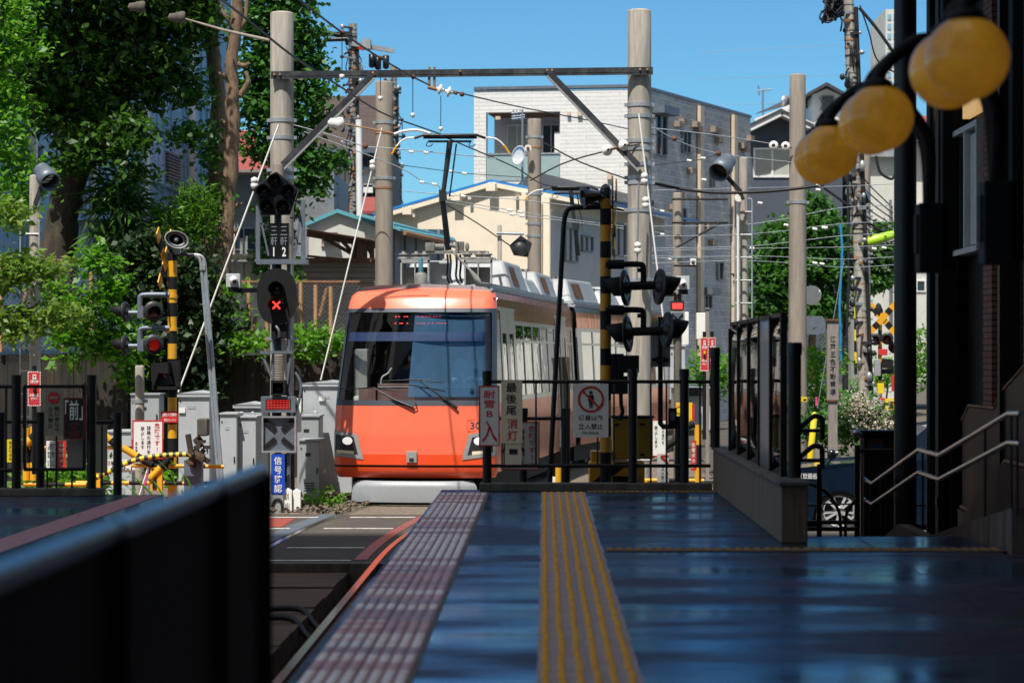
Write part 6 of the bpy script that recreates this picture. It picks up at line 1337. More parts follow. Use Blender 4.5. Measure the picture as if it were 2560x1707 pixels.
t2 = sign('instruction_sign', 'white sign crowded with small dark writing next to the red emergency-button sign', (116, 1102, 140, 1171), 31, [('ふみきり内で\n車などが動か\nなくなったら', (119, 1106, 138, 1166), 'ink', False)], 'white')
t2 = sign('yellow_notice', 'yellow notice with black writing at the very edge behind the opposite fence', (16, 1098, 31, 1155), 31, [('車またはの', (22, 1102, 29, 1150), 'ink', True)], 'yellow_sign')
# ---- shaded mast on our side of the road
d = 27.4; k = d / F; x = X(1514, d)
M['yellow_shaded'] = mat('yellow_shaded', (.72, .33, .015), .5, var=.15, dirt=(.35, .16, .02))  # yellow made duller for this mast, putting its shade into the colour
t = thing('crossing_mast', 'shaded orange and black crossing mast seen from behind, in front of the tram', 'crossing mast', (x, d, 0), 'level crossing masts')
mb = MB(); stripes(mb, x, d, 14 * k, [496, 522, 563, 604, 645, 691, 734, 777, 824, 871, 913, 955, 1000, 1045, 1090, 1130, 1290]); mb.build('pole', [M['yellow_shaded'], M['black_matte']], t)
mb = MB(); mb.lathe((x, d, Z(496, d)), [(15 * k, 0), (15 * k, 20 * k), (11 * k, 30 * k), (4 * k, 36 * k), (0, 37 * k)], 20); mb.build('cap', M['black_gloss'], t)
mb = MB(); mb.tube(bez([P(1508, 518, d), P(1450, 519, d), P(1424, 522, d), P(1413, 540, d), P(1409, 570, d)], 5) + [P(1376, 1165, d), P(1372, 1300, d)], 6.5 * k, 12); mb.build('side_pipe', M['bronze'], t)
crossbuck(t, P(1536, 545, d), 1.0, .16, math.radians(86), 56)
for i, (py, lamps) in enumerate(((658, ((1563, 720, -1), (1649, 717, 1))), (772, ((1569, 835, -1), (1668, 825, 1))))):
    mb = MB(); mb.tube(bez([P(1514, py + 3, d - .1), P(1555, py + 3, d - .1), P(1598, py + 3, d - .1), P(1608, py + 12, d - .1), P(1608, py + 60, d - .1)], 5), .034, 10); mb.tube([P(1520, py + 3, d - .1), P(1560, py + 3, d - .1)], .055, 10); mb.pb(1594, py + 12, 1614, py + 22, d - .15, .1); mb.tube([P(lamps[0][0] + 10, py + 57, d - .1), P(lamps[1][0] - 10, py + 55, d - .1)], .05, 10); mb.build('lamp_arm', M['black_matte'], t)
    for px, py2, s in lamps: crossing_lamp(t, P(px, py2, d - .1), .205, (s * .95, .30, -.06), 'lens_dim', d, .24)
mb = MB(); mb.pb(1528, 884, 1560, 940, d - .05, .3); mb.pb(1545, 888, 1598, 932, d - .08, .35); mb.pb(1526, 940, 1570, 985, d - .05, .3); mb.tube(bez([P(1552, 985, d), P(1553, 1010, d), P(1556, 1030, d), P(1548, 1050, d)], 5), .025, 8); mb.build('relay_box', M['black_matte'], t, bevel=.012)
t2 = thing('crossing_speaker', 'black horn loudspeaker at the head of the shaded crossing mast', 'loudspeaker', P(1480, 520, d)); mb = MB(); mb.lathe(P(1500, 490, d - .05), [(0, -.03), (.05, -.03), (.055, .04), (.085, .14), (.12, .2), (.125, .21), (.1, .2), (.05, .1)], 24, (-1, -.25, -.12)); mb.build('horn', M['black_gloss'], t2); mb = MB(); mb.beam(P(1496, 500, d), P(1506, 506, d), .04, .04); mb.build('mount', M['black_matte'], t2)
t2 = thing('tall_sign', 'beige back of a tall sign clamped to a dark cranked post beside the shaded mast', 'sign', P(1650, 1220, 27.6)); d2 = 27.6
mb = MB(); mb.pb(1627, 806, 1676, 917, d2 + .06, .01); mb.build('board', M['cream_shade'], t2); mb = MB(); mb.tube([P(1651, 792, d2), P(1651, 1060, d2), P(1657, 1066, d2), P(1700, 1066, d2)], .030, 12); mb.tube([P(1698, 1040, d2), P(1698, 1230, d2)], .05, 10); mb.build('post', M['black_paint'], t2)
mb = MB()
for py in (826, 899): mb.pb(1630, py - 4, 1672, py + 4, d2 + .03, .03); mb.pb(1640, py - 7, 1662, py + 7, d2 + .0, .05)
mb.build('clamp', M['black_matte'], t2)
mb = MB(); mb.pb(1672, 1020, 1692, 1060, d2 - .1, .12); mb.m = 1; mb.pb(1676, 1030, 1688, 1050, d2 - .105, .003); tag(mb.build('control_box', [M['black_matte'], M['galv_dark']], bevel=.01), 'small black control box on the cranked post behind the end fence', 'box')
t2 = thing('barrier_machine', 'dull orange barrier machine base with a black diagonal at the foot of the shaded mast', 'machine', P(1540, 1290, 28)); d2 = 27.8
mb = MB(); mb.pb(1473, 1155, 1612, 1290, d2, .5); mb.build('housing', M['yellow_shaded'], t2, bevel=.015); mb = MB(); mb.pb(1478, 1128, 1530, 1155, d2 + .05, .4); mb.m = 1; mb.pp([(1473, 1211), (1540, 1155), (1575, 1155), (1505, 1211)], d2 - .004, .003); mb.pb(1532, 1190, 1592, 1212, d2 - .1, .09); mb.build('lid', [M['yellow_shaded'], M['black_matte']], t2, bevel=.015)
t2 = thing('equipment_box', 'olive yellow double-door equipment box behind the end fence beside the shaded mast', 'box', P(1580, 1150, 28)); mb = MB(); mb.pb(1532, 1044, 1632, 1148, 27.9, .4); mb.build('case', M['yellow_olive'], t2, bevel=.012); mb = MB(); mb.pb(1581, 1048, 1583, 1146, 27.896, .003); mb.pb(1536, 1058, 1548, 1063, 27.88, .02); mb.pb(1600, 1058, 1612, 1063, 27.88, .02); mb.pb(1600, 1134, 1612, 1139, 27.88, .02); mb.pb(1528, 1040, 1636, 1045, 27.88, .45); mb.build('fittings', M['black_matte'], t2)
# signs and small things across the street
t2 = sign('danger_sign', 'white danger sign half hidden behind the sign-back post beyond the end fence', (1630, 1048, 1668, 1140), 31, [('線路の通行を', (1654, 1056, 1661, 1110), 'ink', True), ('禁止します', (1636, 1064, 1644, 1120), 'ink', True)], 'white', 'sign_red', 2)
t2 = sign('staff_only_sign', 'white staff-only sign with a red slash low behind the end fence', (1643, 1134, 1672, 1212), 30.5, [('立入禁止', (1653, 1166, 1660, 1208), 'ink', True), ('係員以外', (1664, 1166, 1671, 1208), 'ink', True)], 'white_clean'); mb = MB(); mb.beam(P(1652, 1140, 30.49), P(1670, 1156, 30.49), .002, .03, (1, 0, 1)); mb.pb(1652, 1137, 1672, 1140, 30.49, .003); mb.build('red_slash', M['sign_red'], t2)
t2 = sign('yellow_notice', 'bright yellow notice with a red ring and writing beyond the end fence', (1690, 1006, 1731, 1055), 33, [('のぼれ', (1693, 1038, 1712, 1043), 'red', False), ('注意!', (1693, 1046, 1728, 1052), 'red', False)], 'yellow_sign'); mb = MB(); mb.lathe(P(1698, 1022, 32.99), [(.05, 0), (.06, .003), (.05, .006)], 20, (0, -1, 0)); mb.pb(1730, 1010, 1736, 1052, 32.98, .06); mb.build('ring', M['sign_red'], t2)
t2 = sign('emergency_button_sign', 'red emergency-button sign low between end fence and dwarf wall', (1727, 1101, 1741, 1176), 31, [('非常ボタン', (1729, 1106, 1738, 1170), 'white_clean', True)], 'sign_red')
t2 = thing('striped_barrier', 'yellow and black barrier beyond the end fence near the dwarf wall', 'barrier', P(1700, 1290, 33)); d = 33
for a, b in (((1745, 1062), (1745, 1260)), ((1612, 1200), (1612, 1260))): striped_rail('post', a, b, d, .05, parent=t2)
for a, b in (((1690, 1080), (1735, 1058)), ((1628, 1138), (1690, 1100))): striped_rail('strut', a, b, d, .05, parent=t2)
striped_rail('rail', (1600, 1200), (1760, 1201), d, parent=t2); striped_rail('rail', (1600, 1150), (1760, 1150), d + .1, .02, parent=t2, m=('galv', 'galv'))
t2 = thing('barrier_post', 'short yellow and black post with a white stake behind the end fence', 'post', P(1396, 1290, 31)); striped_rail('post', (1396, 1165), (1396, 1290), 31, .04, parent=t2); mb = MB(); mb.pb(1378, 1192, 1393, 1290, 31, .08); mb.build('stake', M['white'], t2)
# small red signal before the grey wall
d = 42; t2 = thing('small_signal', 'small dark signal with one lit red lamp in front of the grey tiled wall', 'signal', P(1693, 1290, d)); mb = MB(); mb.pb(1677, 752, 1710, 776, d, .25); mb.m = 1; mb.pb(1681, 758, 1706, 772, d - .004, .003); mb.build('lamp_box', [M['dark_steel'], M['led_red']], t2); mb = MB(); mb.pb(1676, 778, 1712, 817, d, .1); mb.m = 1; mb.pb(1680, 781, 1708, 814, d - .01, .009); mb.m = 2
for s in (-1, 1): mb.beam(P(1694, 797, d - .02) + Vector((-.09, 0, -.09 * s)), P(1694, 797, d - .02) + Vector((.09, 0, .09 * s)), .012, .03, (0, 1, 0))
mb.build('cross_panel', [M['steel_light'], M['galv_dark'], M['ink']], t2); mb = MB(); mb.tube([P(1694, 735, d + .2), P(1694, 1290, d + .2)], .07, 14); mb.build('post', M['concrete_dark'], t2)
for q, lab in (((1706, 780, 1722, 862), 'tall white box fixed beside the small red signal'), ((1742, 782, 1764, 848), 'white box hung on the grey tiled wall near the small red signal')):
    mb = MB(); mb.pb(*q, 44, .3); tag(mb.build('service_box', M['white'], bevel=.01), lab, 'box')
cabinet('pale grey cabinet at the foot of the small red signal', 1675, 866, 1713, 1000, 44, .8)
cabinet('white-grey cabinet with a dark top slot beyond the end fence', 1684, 972, 1778, 1075, 43, .8); mb = MB(); mb.pb(1706, 700 + 270, 1778, 990, 42.9, .05); tag(mb.build('cabinet_vent', M['dark_steel'], ), 'dark slot panel along the top of the white-grey cabinet', 'vent')
t2 = thing('wooden_post', 'weathered grey wooden post standing by the stop-button sign', 'post', P(1767, 1200, 42.5)); mb = MB(); mb.pb(1764, 772, 1773, 1200, 42.5, .08); mb.build('shaft', M['wood_grey'], t2); mb = MB(); mb.pb(1763, 769, 1774, 773, 42.48, .1); mb.build('top', M['wood_grey'], t2)

# ---- far crossing on the street to the right
d = 62; k = d / F; x = X(2200, d); t = thing('crossing_mast', 'far crossing mast with a facing yellow and black crossbuck beside the round dark column', 'crossing mast', (x, d, 0), 'level crossing masts')
mb = MB(); stripes(mb, x, d, 5 * k, [800, 826, 845, 868, 890, 930, 950, 965, 985, 1010, 1180]); mb.build('pole', [M['yellow'], M['black_matte']], t); crossbuck(t, P(2206, 796, d - .1), .98, .16, 0, 48); mb = MB(); mb.lathe(P(2196, 776, d), [(.1, -.15), (.12, 0), (.06, .15), (0, .2)], 12); mb.build('bell', M['black_matte'], t)
for px, py in ((2188, 848), (2218, 846), (2236, 868)): crossing_lamp(t, P(px, py, d - .15), .16, (-.2, -1, -.05), 'lens_dim', d)
t2 = thing('direction_indicator', 'black hooded box low on the far crossing mast', 'indicator', P(2218, 930, d)); mb = MB(); mb.pp([(2204, 920), (2212, 896), (2232, 898), (2236, 922)], d - .4, .4); mb.pb(2204, 922, 2234, 934, d - .3, .3); mb.build('housing', [M['black_matte']], t2); mb = MB(); mb.pb(2206, 924, 2232, 930, d - .31, .01); mb.build('face', M['dark_steel'], t2)
for q, m_, lab in (((2197, 872, 2219, 888), 'sign_red', 'small red plate on the far crossing mast'), ((2194, 958, 2210, 984), 'yellow_sign', 'yellow box low on the far crossing mast'), ((2186, 898, 2202, 940), 'galv', 'grey bracket box on the far crossing mast'), ((2180, 968, 2192, 1000), 'cabinet', 'pale box beside the yellow box on the far crossing'), ((2230, 938, 2240, 978), 'sign_red', 'red sign edge right beside the round dark column'), ((2200, 994, 2212, 1004), 'sign_red', 'tiny red and white box above the yellow frame guard')):
    mb = MB(); mb.pb(*q, d - .35, .12); tag(mb.build('crossing_box' if 'box' in lab else 'sign_plate', M[m_], bevel=.01), lab, 'box' if 'box' in lab else 'sign')
t2 = thing('frame_guard', 'yellow frame guard with dark openings beside the hydrangeas', 'guard', P(2228, 1090, 44)); mb = MB()
for q in ((2213, 996, 2220, 1090), (2220, 996, 2246, 1002), (2220, 1028, 2246, 1040), (2220, 1058, 2246, 1064), (2240, 1002, 2246, 1090)): mb.pb(*q, 44, .08)
mb.build('frame', M['yellow_sign'], t2); mb = MB(); mb.pb(2221, 1003, 2240, 1027, 44.03, .02); mb.build('panel', M['yellow'], t2)
t2 = thing('name_board', 'tall weathered wooden name board with brushed black characters by the utility pole', 'sign', P(2082, 1200, 41)); d2 = 41
mb = MB(); mb.pb(2068, 802, 2097, 1000, d2, .12); mb.pb(2071, 1000, 2094, 1200, d2 + .01, .10); mb.build('board', M['wood_grey'], t2, bevel=.006); mb = MB(); mb.pb(2065, 797, 2099, 802, d2 - .03, .18); mb.pb(2068, 1000, 2097, 1003, d2 - .02, .1); mb.build('cap', M['rust'], t2); txt('江戸五色不動霊場', 2075, 840, 2089, 988, d2, M['ink'], t2, vertical=True, bold=.02)
# ---- the black taxi on the street
tx = X(2092, 32); ty = 31.7
car_ = thing('taxi', 'black taxi with silver spoked wheels waiting on the street, seen past the dwarf wall', 'taxi', (tx + 1.2, ty + .85, -.075))
M['car_black'] = mat('car_black', (.006, .014, .03), .14, .0, var=.1, coat=1, spec=.7); M['alloy'] = mat('alloy_paint', (.62, .62, .64), .35, .25, var=.05)
def taxi():
    fx = tx   # front wheel centre; the car faces the tram side
    side = [(-.86, .32), (-.88, .55), (-.84, .74), (-.74, .80), (-.55, .865), (0, .925), (.55, .955), (.62, .96), (1.22, 1.42), (1.55, 1.47), (2.5, 1.46), (3.0, 1.40), (3.45, 1.02), (3.9, .98), (4.02, .90), (4.05, .55), (4.0, .30)]
    def arch(cx, s):
        return [(cx + .37 * math.cos(a), .245 + .37 * math.sin(a)) for a in [math.pi * i / 10 for i in range(11)]]
    low = [(3.4 + .0, .2)] ; poly = side + [(3.3, .2)] + [p for p in arch(2.75, 1)] + [(2.3, .18)] + [(.45, .18)] + [p for p in arch(0, 1)] + [(-.45, .2)]
    vs = []; lay = ((0, .10), (.06, 0), (1.64, 0), (1.70, .10)); mb = MB(); n = len(poly)
    for yy, ins in lay:
        for px_, pz in poly: vs.append((fx + px_ + (0), ty + yy + (.22 * max(0, pz - .95) / .5 * (1 if yy < .8 else -1)), -.075 + pz * (1 if True else 1)))
    fs = [(j * n + i, j * n + (i + 1) % n, (j + 1) * n + (i + 1) % n, (j + 1) * n + i) for j in range(3) for i in range(n)] + [tuple(range(n)), tuple(range(3 * n, 4 * n))[::-1]]
    mb.add(vs, fs, False); mb.build('body', M['car_black'], car_, bevel=.025)
    for k_, yy, s in ((0, ty + .06, -1), (2.75, ty + .06, -1), (0, ty + 1.64, 1), (2.75, ty + 1.64, 1)):
        c = Vector((fx + k_, yy, .245 - .0)); ax = (0, s, 0); mb = MB(); mb.lathe(c, [(.20, -.16), (.29, -.16), (.318, -.13), (.322, -.02), (.305, .015), (.225, .02), (.205, .0)], 36, ax); w_ = mb.build('tyre', mat('tyre', (.02, .02, .02), .8, var=.25) if 'tyre' not in M else M['tyre'], car_)
        mb = MB(); mb.lathe(c, [(.205, .01), (.21, .016), (.195, .0), (.185, -.05)], 36, ax)
        for i in range(10):
            a = 2 * math.pi * i / 10 + (.10 if i % 2 else -.10); p = c + Vector((math.cos(a) * .055, s * .004, math.sin(a) * .055)); q = c + Vector((math.cos(a) * .198, s * .002, math.sin(a) * .198)); mb.beam(p, q, .03, .032, ax)
        mb.lathe(c, [(.07, -.01), (.07, .014), (.05, .024), (0, .026)], 20, ax); mb.build('rim', M['alloy'], w_); mb = MB(); mb.lathe(c, [(0, -.055), (.19, -.055)], 24, ax); mb.build('brake_disc', M['ink'], w_)
    mb = MB(); mb.box(fx - .80, fx - .62, ty - .012, ty + .1, .40, .50); mb.m = 1; mb.box(fx - .5, fx + 3.8, ty - .012, ty - .001, .335, .355); mb.build('trim', [M['yellow'], M['stainless']], car_)
    mb = MB(); mb.box(fx - .52, fx - .38, ty + .01, ty + .06, .42, .45); mb.build('side_marker', M['white'], car_)
    mb = MB(); c = P(2080, 1136, ty + .1); mb.sphere(c, .09, 16, 10, (.75, .5, .78)); mb.tube([c + Vector((0, 0, -.03)), c + Vector((-.08, .06, -.18))], .016, 8); mb.m = 1; mb.disc(c + Vector((.045, 0, .01)), .045, .03, (1, 0, .1)); mb.build('fender_mirror', [M['black_gloss'], M['stainless']], car_)
    mb = MB(); mb.prism([(fx + .75, ty + .14, .91), (fx + 1.28, ty + .20, 1.30), (fx + 2.9, ty + .20, 1.28), (fx + 3.2, ty + .14, .93)], (0, .004, 0)); mb.build('side_window', M['win_dark'], car_)
    mb = MB(); mb.box(fx - .95, fx - .86, ty + .15, ty + 1.55, .22, .42); mb.build('bumper', M['car_black'], car_, bevel=.03)
    mb = MB(); mb.box(fx - .87, fx - .82, ty + .1, ty + .45, .5, .66); mb.box(fx - .87, fx - .82, ty + 1.25, ty + 1.6, .5, .66); mb.build('headlight', M['glass'], car_)
    txt('（世田谷）', 2002, 1182, 2048, 1197, ty - .0, M['white_clean'], car_, bold=.015)
M['tyre'] = mat('tyre', (.05, .048, .046), .8, var=.25); taxi()
# ---------------------------------------------------------------- buildings
def gwin(t, W, x0, y0, x1, y1, mull=1, glass='win_dark', frame='win_frame', hz=0, fr=2.0, out=.06):
    mb = MB()
    for q in ((x0, y0, x1, y0 + fr), (x0, y1 - fr, x1, y1), (x0, y0 + fr, x0 + fr, y1 - fr), (x1 - fr, y0 + fr, x1, y1 - fr)): W.box(mb, *q, out, 0)
    for i in range(1, mull + 1): c = x0 + (x1 - x0) * i / (mull + 1); W.box(mb, c - fr / 2, y0 + fr - 1, c + fr / 2, y1 - fr + 1, out - .01, 0)
    w_ = mb.build('window', M[frame], t); mb = MB(); W.box(mb, x0 + fr, y0 + fr, x1 - fr, y1 - fr, .015, 0); mb.build('pane', M[glass], w_); return w_
# white tiled apartment block
A0, A1, A2 = (X(1185, 80.8), 80.8), (X(1600, 80), 80), (X(1876, 90.2), 90.2); WF, WR = Wall(A0, A1), Wall(A1, A2); zt = Z(219, 80)
A3 = (A0[0] + A2[0] - A1[0], A0[1] + A2[1] - A1[1]); uf = Vector((A1[0] - A0[0], A1[1] - A0[1], 0)); ur = Vector((A2[0] - A1[0], A2[1] - A1[1], 0))
M['tile_front'] = brickmat('pale_tile', (.80, .79, .77), (.74, .73, .71), (.60, .59, .58), 1.8, .13, uf, .016, .25, .75, .37)
M['tile_side'] = brickmat('shade_grey_tile', (.47, .48, .50), (.36, .37, .40), (.58, .58, .58), .62, .235, ur, .03, 1.0, .8)  # side tiles greyed: grazing light put into the colour
t = thing('apartment_block', 'pale three-storey apartment block with tiled front, recessed balcony and side wall greyed for grazing light', 'building', (A1[0], A1[1], 0))
def wallslab(W, a, b, z0, z1, th): n = W.n; return [Vector((*p, z)) - n * o for z in (z0, z1) for p, o in ((a, 0), (b, 0), (b, th), (a, th))]
mb = MB(); q = lambda px: WF.pt(px, 500)                 # front wall in pieces round the balcony opening
def fpiece(x0, y0, x1, y1): WF.box(mb, x0, y0, x1, y1, 0, .35)
ztp, z0p = 225, 905
fpiece(1185, ztp, 1215, z0p); fpiece(1400, ztp, 1600, z0p); fpiece(1215, ztp, 1400, 280); fpiece(1215, 452, 1400, z0p); mb.build('front_wall', M['tile_front'], t)
mb = MB(); WR.box(mb, 1601, 220, 1834, z0p, 0, .35); 
p = [Vector((*A1, 0)), Vector((*A2, 0))]; mb.v = []; mb.f = []; mb.mi = []; mb.sm = []; mb.hexa(wallslab(WR, A1, A2, 0, zt, .3)); mb.build('side_wall', M['tile_side'], t)
mb = MB(); mb.prism([(A0[0] + .05, A0[1] + .36, zt - .5), (A1[0] - .3, A1[1] + .4, zt - .5), (A2[0] - .35, A2[1], zt - .5), (A3[0], A3[1], zt - .5)], (0, 0, .3)); mb.build('roof', M['roof_dark'], t)
mb = MB(); WF.box(mb, 1183, 216, 1602, 226, .06, .1); WR.box(mb, 1602, 212, 1878, 222, .06, .1); mb.v = []; mb.f = []; mb.mi = []; mb.sm = []
mb.hexa([v + Vector((0, 0, 0)) for v in [Vector((*a, z)) + W_.n * o for W_, (a, b) in ((WF, (A0, A1)),) for z in (zt + .002, zt + .1) for a, o in ((A0, .05), (A1, .05), (A1, -.3), (A0, -.3))]])
mb.hexa([Vector((*a, z)) + WR.n * o for z in (zt + .002, zt + .1) for a, o in ((A1, .05), (A2, .05), (A2, -.3), (A1, -.3))]); mb.build('parapet_cap', M['galv_dark'], t)
# balcony recess
B = MB(); n = WF.n
def rec(x0, y0, x1, y1, o0, o1): WF.box(B, x0, y0, x1, y1, -o0, o1)
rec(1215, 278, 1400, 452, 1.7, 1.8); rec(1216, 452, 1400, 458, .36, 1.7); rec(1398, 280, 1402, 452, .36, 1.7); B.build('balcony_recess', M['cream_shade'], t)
B = MB(); WF.box(B, 1216, 276, 1400, 282, -.36, 1.7); B.build('balcony_ceiling', M['wood_brown'], t)
WB = Wall((A0[0] - n.x * 1.7, A0[1] - n.y * 1.7), (A1[0] - n.x * 1.7, A1[1] - n.y * 1.7))
gwin(t, WB, 1268, 312, 1318, 440, 1, 'curtain', 'white'); gwin(t, WB, 1356, 312, 1400, 440, 1, 'win_dark', 'white')
mb = MB(); WF.box(mb, 1217, 386, 1399, 452, .02, -.0); mb.build('balustrade', M['balustrade'], t); mb = MB(); WF.box(mb, 1215, 383, 1401, 387, .05, .02); mb.build('balustrade_rail', M['galv'], t)
mb = MB(); WF.box(mb, 1382, 328, 1401, 384, -.4, .9); mb.build('balcony_screen', M['white_clean'], t)
for q_ in ((1418, 280, 1427, 290), (1444, 276, 1455, 291), (1518, 434, 1530, 449), (1240, 292, 1252, 300)):
    mb = MB(); WF.box(mb, *q_, .12, 0); mb.build('vent', M['pipe_beige'], t)
for q_ in ((1633, 288, 1664, 390), (1702, 328, 1725, 384), (1774, 428, 1784, 468), (1790, 655, 1806, 700), (1700, 520, 1712, 560), (1756, 738, 1776, 772)): gwin(t, WR, *q_, 1 if q_[2] - q_[0] > 18 else 0, fr=2.5, out=.09)
mb = MB(); WR.box(mb, 1630, 268, 1668, 288, .45, 0); WR.box(mb, 1754, 720, 1778, 737, .4, 0); mb.build('window_hood', M['galv_dark'], t)
for q_ in ((1741, 266, 1750, 900), (1826, 288, 1834, 880)): mb = MB(); WR.box(mb, *q_, .16, -.04); mb.build('downpipe', M['pipe_beige'], t)
for x_, y_ in ((1684, 304), (1695, 298), (1728, 305), (1734, 316), (1774, 318), (1781, 322), (1785, 344), (1846, 358), (1852, 366), (1864, 340), (1672, 510), (1688, 480), (1758, 560), (1770, 600), (1716, 420)): mb = MB(); WR.box(mb, x_, y_, x_ + 9, y_ + 14, .22, 0); mb.build('vent_hood', M['wood_board'], t)
# cream hall with blue-edged roof
d0 = 65; C0, C1 = (X(975, 66), 66), (X(1374, 64.5), 64.5); WC = Wall(C0, C1); C2 = (C1[0] - WC.n.x * 11, C1[1] - WC.n.y * 11); WCR = Wall(C1, C2)
t = thing('cream_hall', 'cream rendered hall with a blue-edged low gable roof behind the tram', 'building', (C0[0], C0[1], 0))
pk = WC.pt(1233, 458); el, er = WC.pt(970, 534), WC.pt(1374, 492); bz = Vector((0, 0, 0))
mb = MB(); mb.prism([Vector((*C0, 0)), Vector((*C1, 0)), er, pk, el], -WC.n * 11); mb.build('wall', M['cream_wall'], t)
mb = MB(); ov = WC.n * .16
def slab(a, b, dep, th, over, m, nm): mb = MB(); q = [a + over, b + over, b - WC.n * dep, a - WC.n * dep]; mb.hexa([v for v in q] + [v + Vector((0, 0, th)) for v in q]); return mb.build(nm, m, t)
slab(el + Vector((-.35, 0, -.06)), pk + Vector((0, 0, .02)), 11, .07, ov, M['roof_blue'], 'roof'); slab(pk + Vector((0, 0, .02)), er + Vector((1.25, .05, -.14)), 11, .07, ov, M['roof_blue'], 'roof')
mb = MB(); o = ov - WC.n * .03
for a, b in ((el + Vector((-.3, 0, -.13)), pk + Vector((0, 0, -.04))), (pk + Vector((0, 0, -.04)), er + Vector((1.1, 0, -.2)))): mb.beam(a + o, b + o, .06, .12)
for f_ in (.22, .68): c = el.lerp(pk, f_) + WC.n * .02 + Vector((0, 0, -.12)); mb.beam(c + WC.n * .28, c - WC.n * .28, .26, .2)
for f_ in (.02, .65): c = pk.lerp(er, f_) + WC.n * .02 + Vector((0, 0, -.12)); mb.beam(c + WC.n * .28, c - WC.n * .28, .26, .2)
mb.build('bargeboard', M['cream_wall'], t)
mb = MB(); mb.hexa([v + WCR.n * .02 for v in wallslab(WCR, C1, C2, 0, el.z - .03, .015)]); mb.build('side_wall', M['cream_shade'], t)  # side wall in a greyer cream: its shade put into the colour
for q_ in ((1407, 570, 1440, 655), (1450, 590, 1478, 630), (1528, 560, 1560, 640)): gwin(t, WCR, *q_, 1, fr=2.5, out=.09)
gwin(t, WC, 1062, 577, 1108, 600, 1, fr=2)
mb = MB(); WC.box(mb, 1352, 510, 1358, 900, .12, 0); mb.build('downpipe', M['pipe_beige'], t)
for x_, y_ in ((1040, 536), (1180, 492), (1234, 480), (1294, 492)): mb = MB(); WC.box(mb, x_ - 4, y_, x_ + 4, y_ + 8, .2, 0); mb.build('vent_hood', M['cream_shade'], t)
mb = MB(); W2 = Wall((C1[0] + 1.1, C1[1] - .6), (C2[0] + .8, C2[1] - .6)); 
tA = WC.pt(1360, 500) + Vector((0, 1.5, .28)); mb.prism([P(1290, 478, 68), P(1332, 440, 74), P(1640, 512, 82), P(1570, 520, 72)], (0, 0, .15)); mb.build('rear_roof', M['roof_dark'], t)
# aerial, dish on the cream hall
t = thing('aerial_mast', 'tv aerial mast with a white dish standing before the recessed balcony', 'aerial', P(1306, 470, 66)); mb = MB(); mb.tube([P(1306, 275, 66), P(1306, 470, 66)], .03, 8)
for y_ in (282, 290, 296): mb.tube([P(1279, y_ + 2, 66), P(1312, y_ - 2, 66)], .02, 6)
for x_ in (1284, 1292, 1300): mb.tube([P(x_, 274, 66), P(x_ + 2, 300, 66)], .015, 6)
mb.build('mast', M['wire_light'], t); mb = MB(); c = P(1296, 388, 65.7); mb.lathe(c, [(0, .04), (.10, .025), (.19, 0), (.2, .0), (.1, .01), (0, .02)], 24, (.6, 1, .1), sy=1.35); mb.build('dish', M['white_clean'], t)
t = thing('round_device', 'small round white device on the thin brown pole before the balcony', 'device', P(1320, 380, 57.6)); mb = MB(); mb.disc(P(1320, 371, 57.6), .085, .06, n=20); mb.build('drum', M['insul'], t); mb = MB(); mb.disc(P(1320, 371, 57.55), .04, .06, n=12); mb.build('core', M['rust'], t)
t = thing('dark_signal', 'dark pentagon signal seen from behind on a pale short post above the tram roof', 'signal', P(1302, 640, 52)); mb = MB(); mb.pp([(1302, 588), (1330, 608), (1320, 643), (1284, 638), (1273, 614)], 52, .08); mb.sphere(P(1300, 622, 51.9), .16, 12, 8, (1, .6, 1)); mb.build('backplate', M['dark_steel'], t); mb = MB(); mb.tube([P(1249, 740, 52), P(1249, 566, 52), P(1249, 562, 52)], [.048, .048, .03], 12); mb.m = 1; mb.tube([P(1241, 583, 51.9), P(1310, 585, 51.9)], .03, 8); mb.build('post', [M['concrete'], M['wire_light']], t)
# white house with turquoise roof
t = thing('turquoise_roof_house', 'small white house with a turquoise sheet roof next to the brown concrete pole', 'house', P(850, 740, 56)); d = 56
mb = MB(); mb.pp([(772, 562), (843, 530), (905, 552), (938, 566), (938, 760), (772, 760)], d, 5); mb.build('wall', M['pale_wall'], t)
mb = MB()
def rslab(mb, a, b, d0, d1, th): mb.hexa([P(*a, d0), P(*b, d0), P(*b, d0) + Vector((0, d1 - d0, 0)), P(*a, d0) + Vector((0, d1 - d0, 0))] + [v + Vector((0, 0, th)) for v in (P(*a, d0), P(*b, d0), P(*b, d0) + Vector((0, d1 - d0, 0)), P(*a, d0) + Vector((0, d1 - d0, 0)))])
rslab(mb, (764, 566), (843, 532), d - .14, d + 5, .09); rslab(mb, (843, 532), (945, 566), d - .14, d + 5, .09); mb.build('roof', M['roof_cyan'], t)
mb = MB(); mb.prism([P(900, 541, d - .3), P(985, 566, d - .3), P(1135, 602, 61), P(985, 571, 63)], (0, 0, .07)); mb.prism([P(980, 569, d - .35), P(1000, 578, d - .35), P(1140, 607, 61), P(1135, 600, 61)], (0, 0, .06)); mb.build('side_roof', M['roof_cyan'], t)
mb = MB(); Ws = Wall((X(940, d), d + .05), (X(1112, 61), 61)); 
for i in range(12): xa = 941 + i * 14; Ws.box(mb, xa, 574, xa + 12.5, 760, .04 * (i % 2), .1)
mb.build('side_cladding', M['grey_wall'], t)
mb = MB(); mb.tube([P(1010, 582, d - .1), P(1128, 608, 60.7)], .06, 8); mb.build('gutter', M['rust_light'], t)
Wd = Wall((X(772, d), d), (X(938, d), d)); gwin(t, Wd, 803, 590, 840, 616, 1, 'curtain', 'pipe_beige'); mb = MB(); mb.pb(802, 581, 842, 589, d - .3, .3); mb.build('window_hood', M['wood_brown'], t)
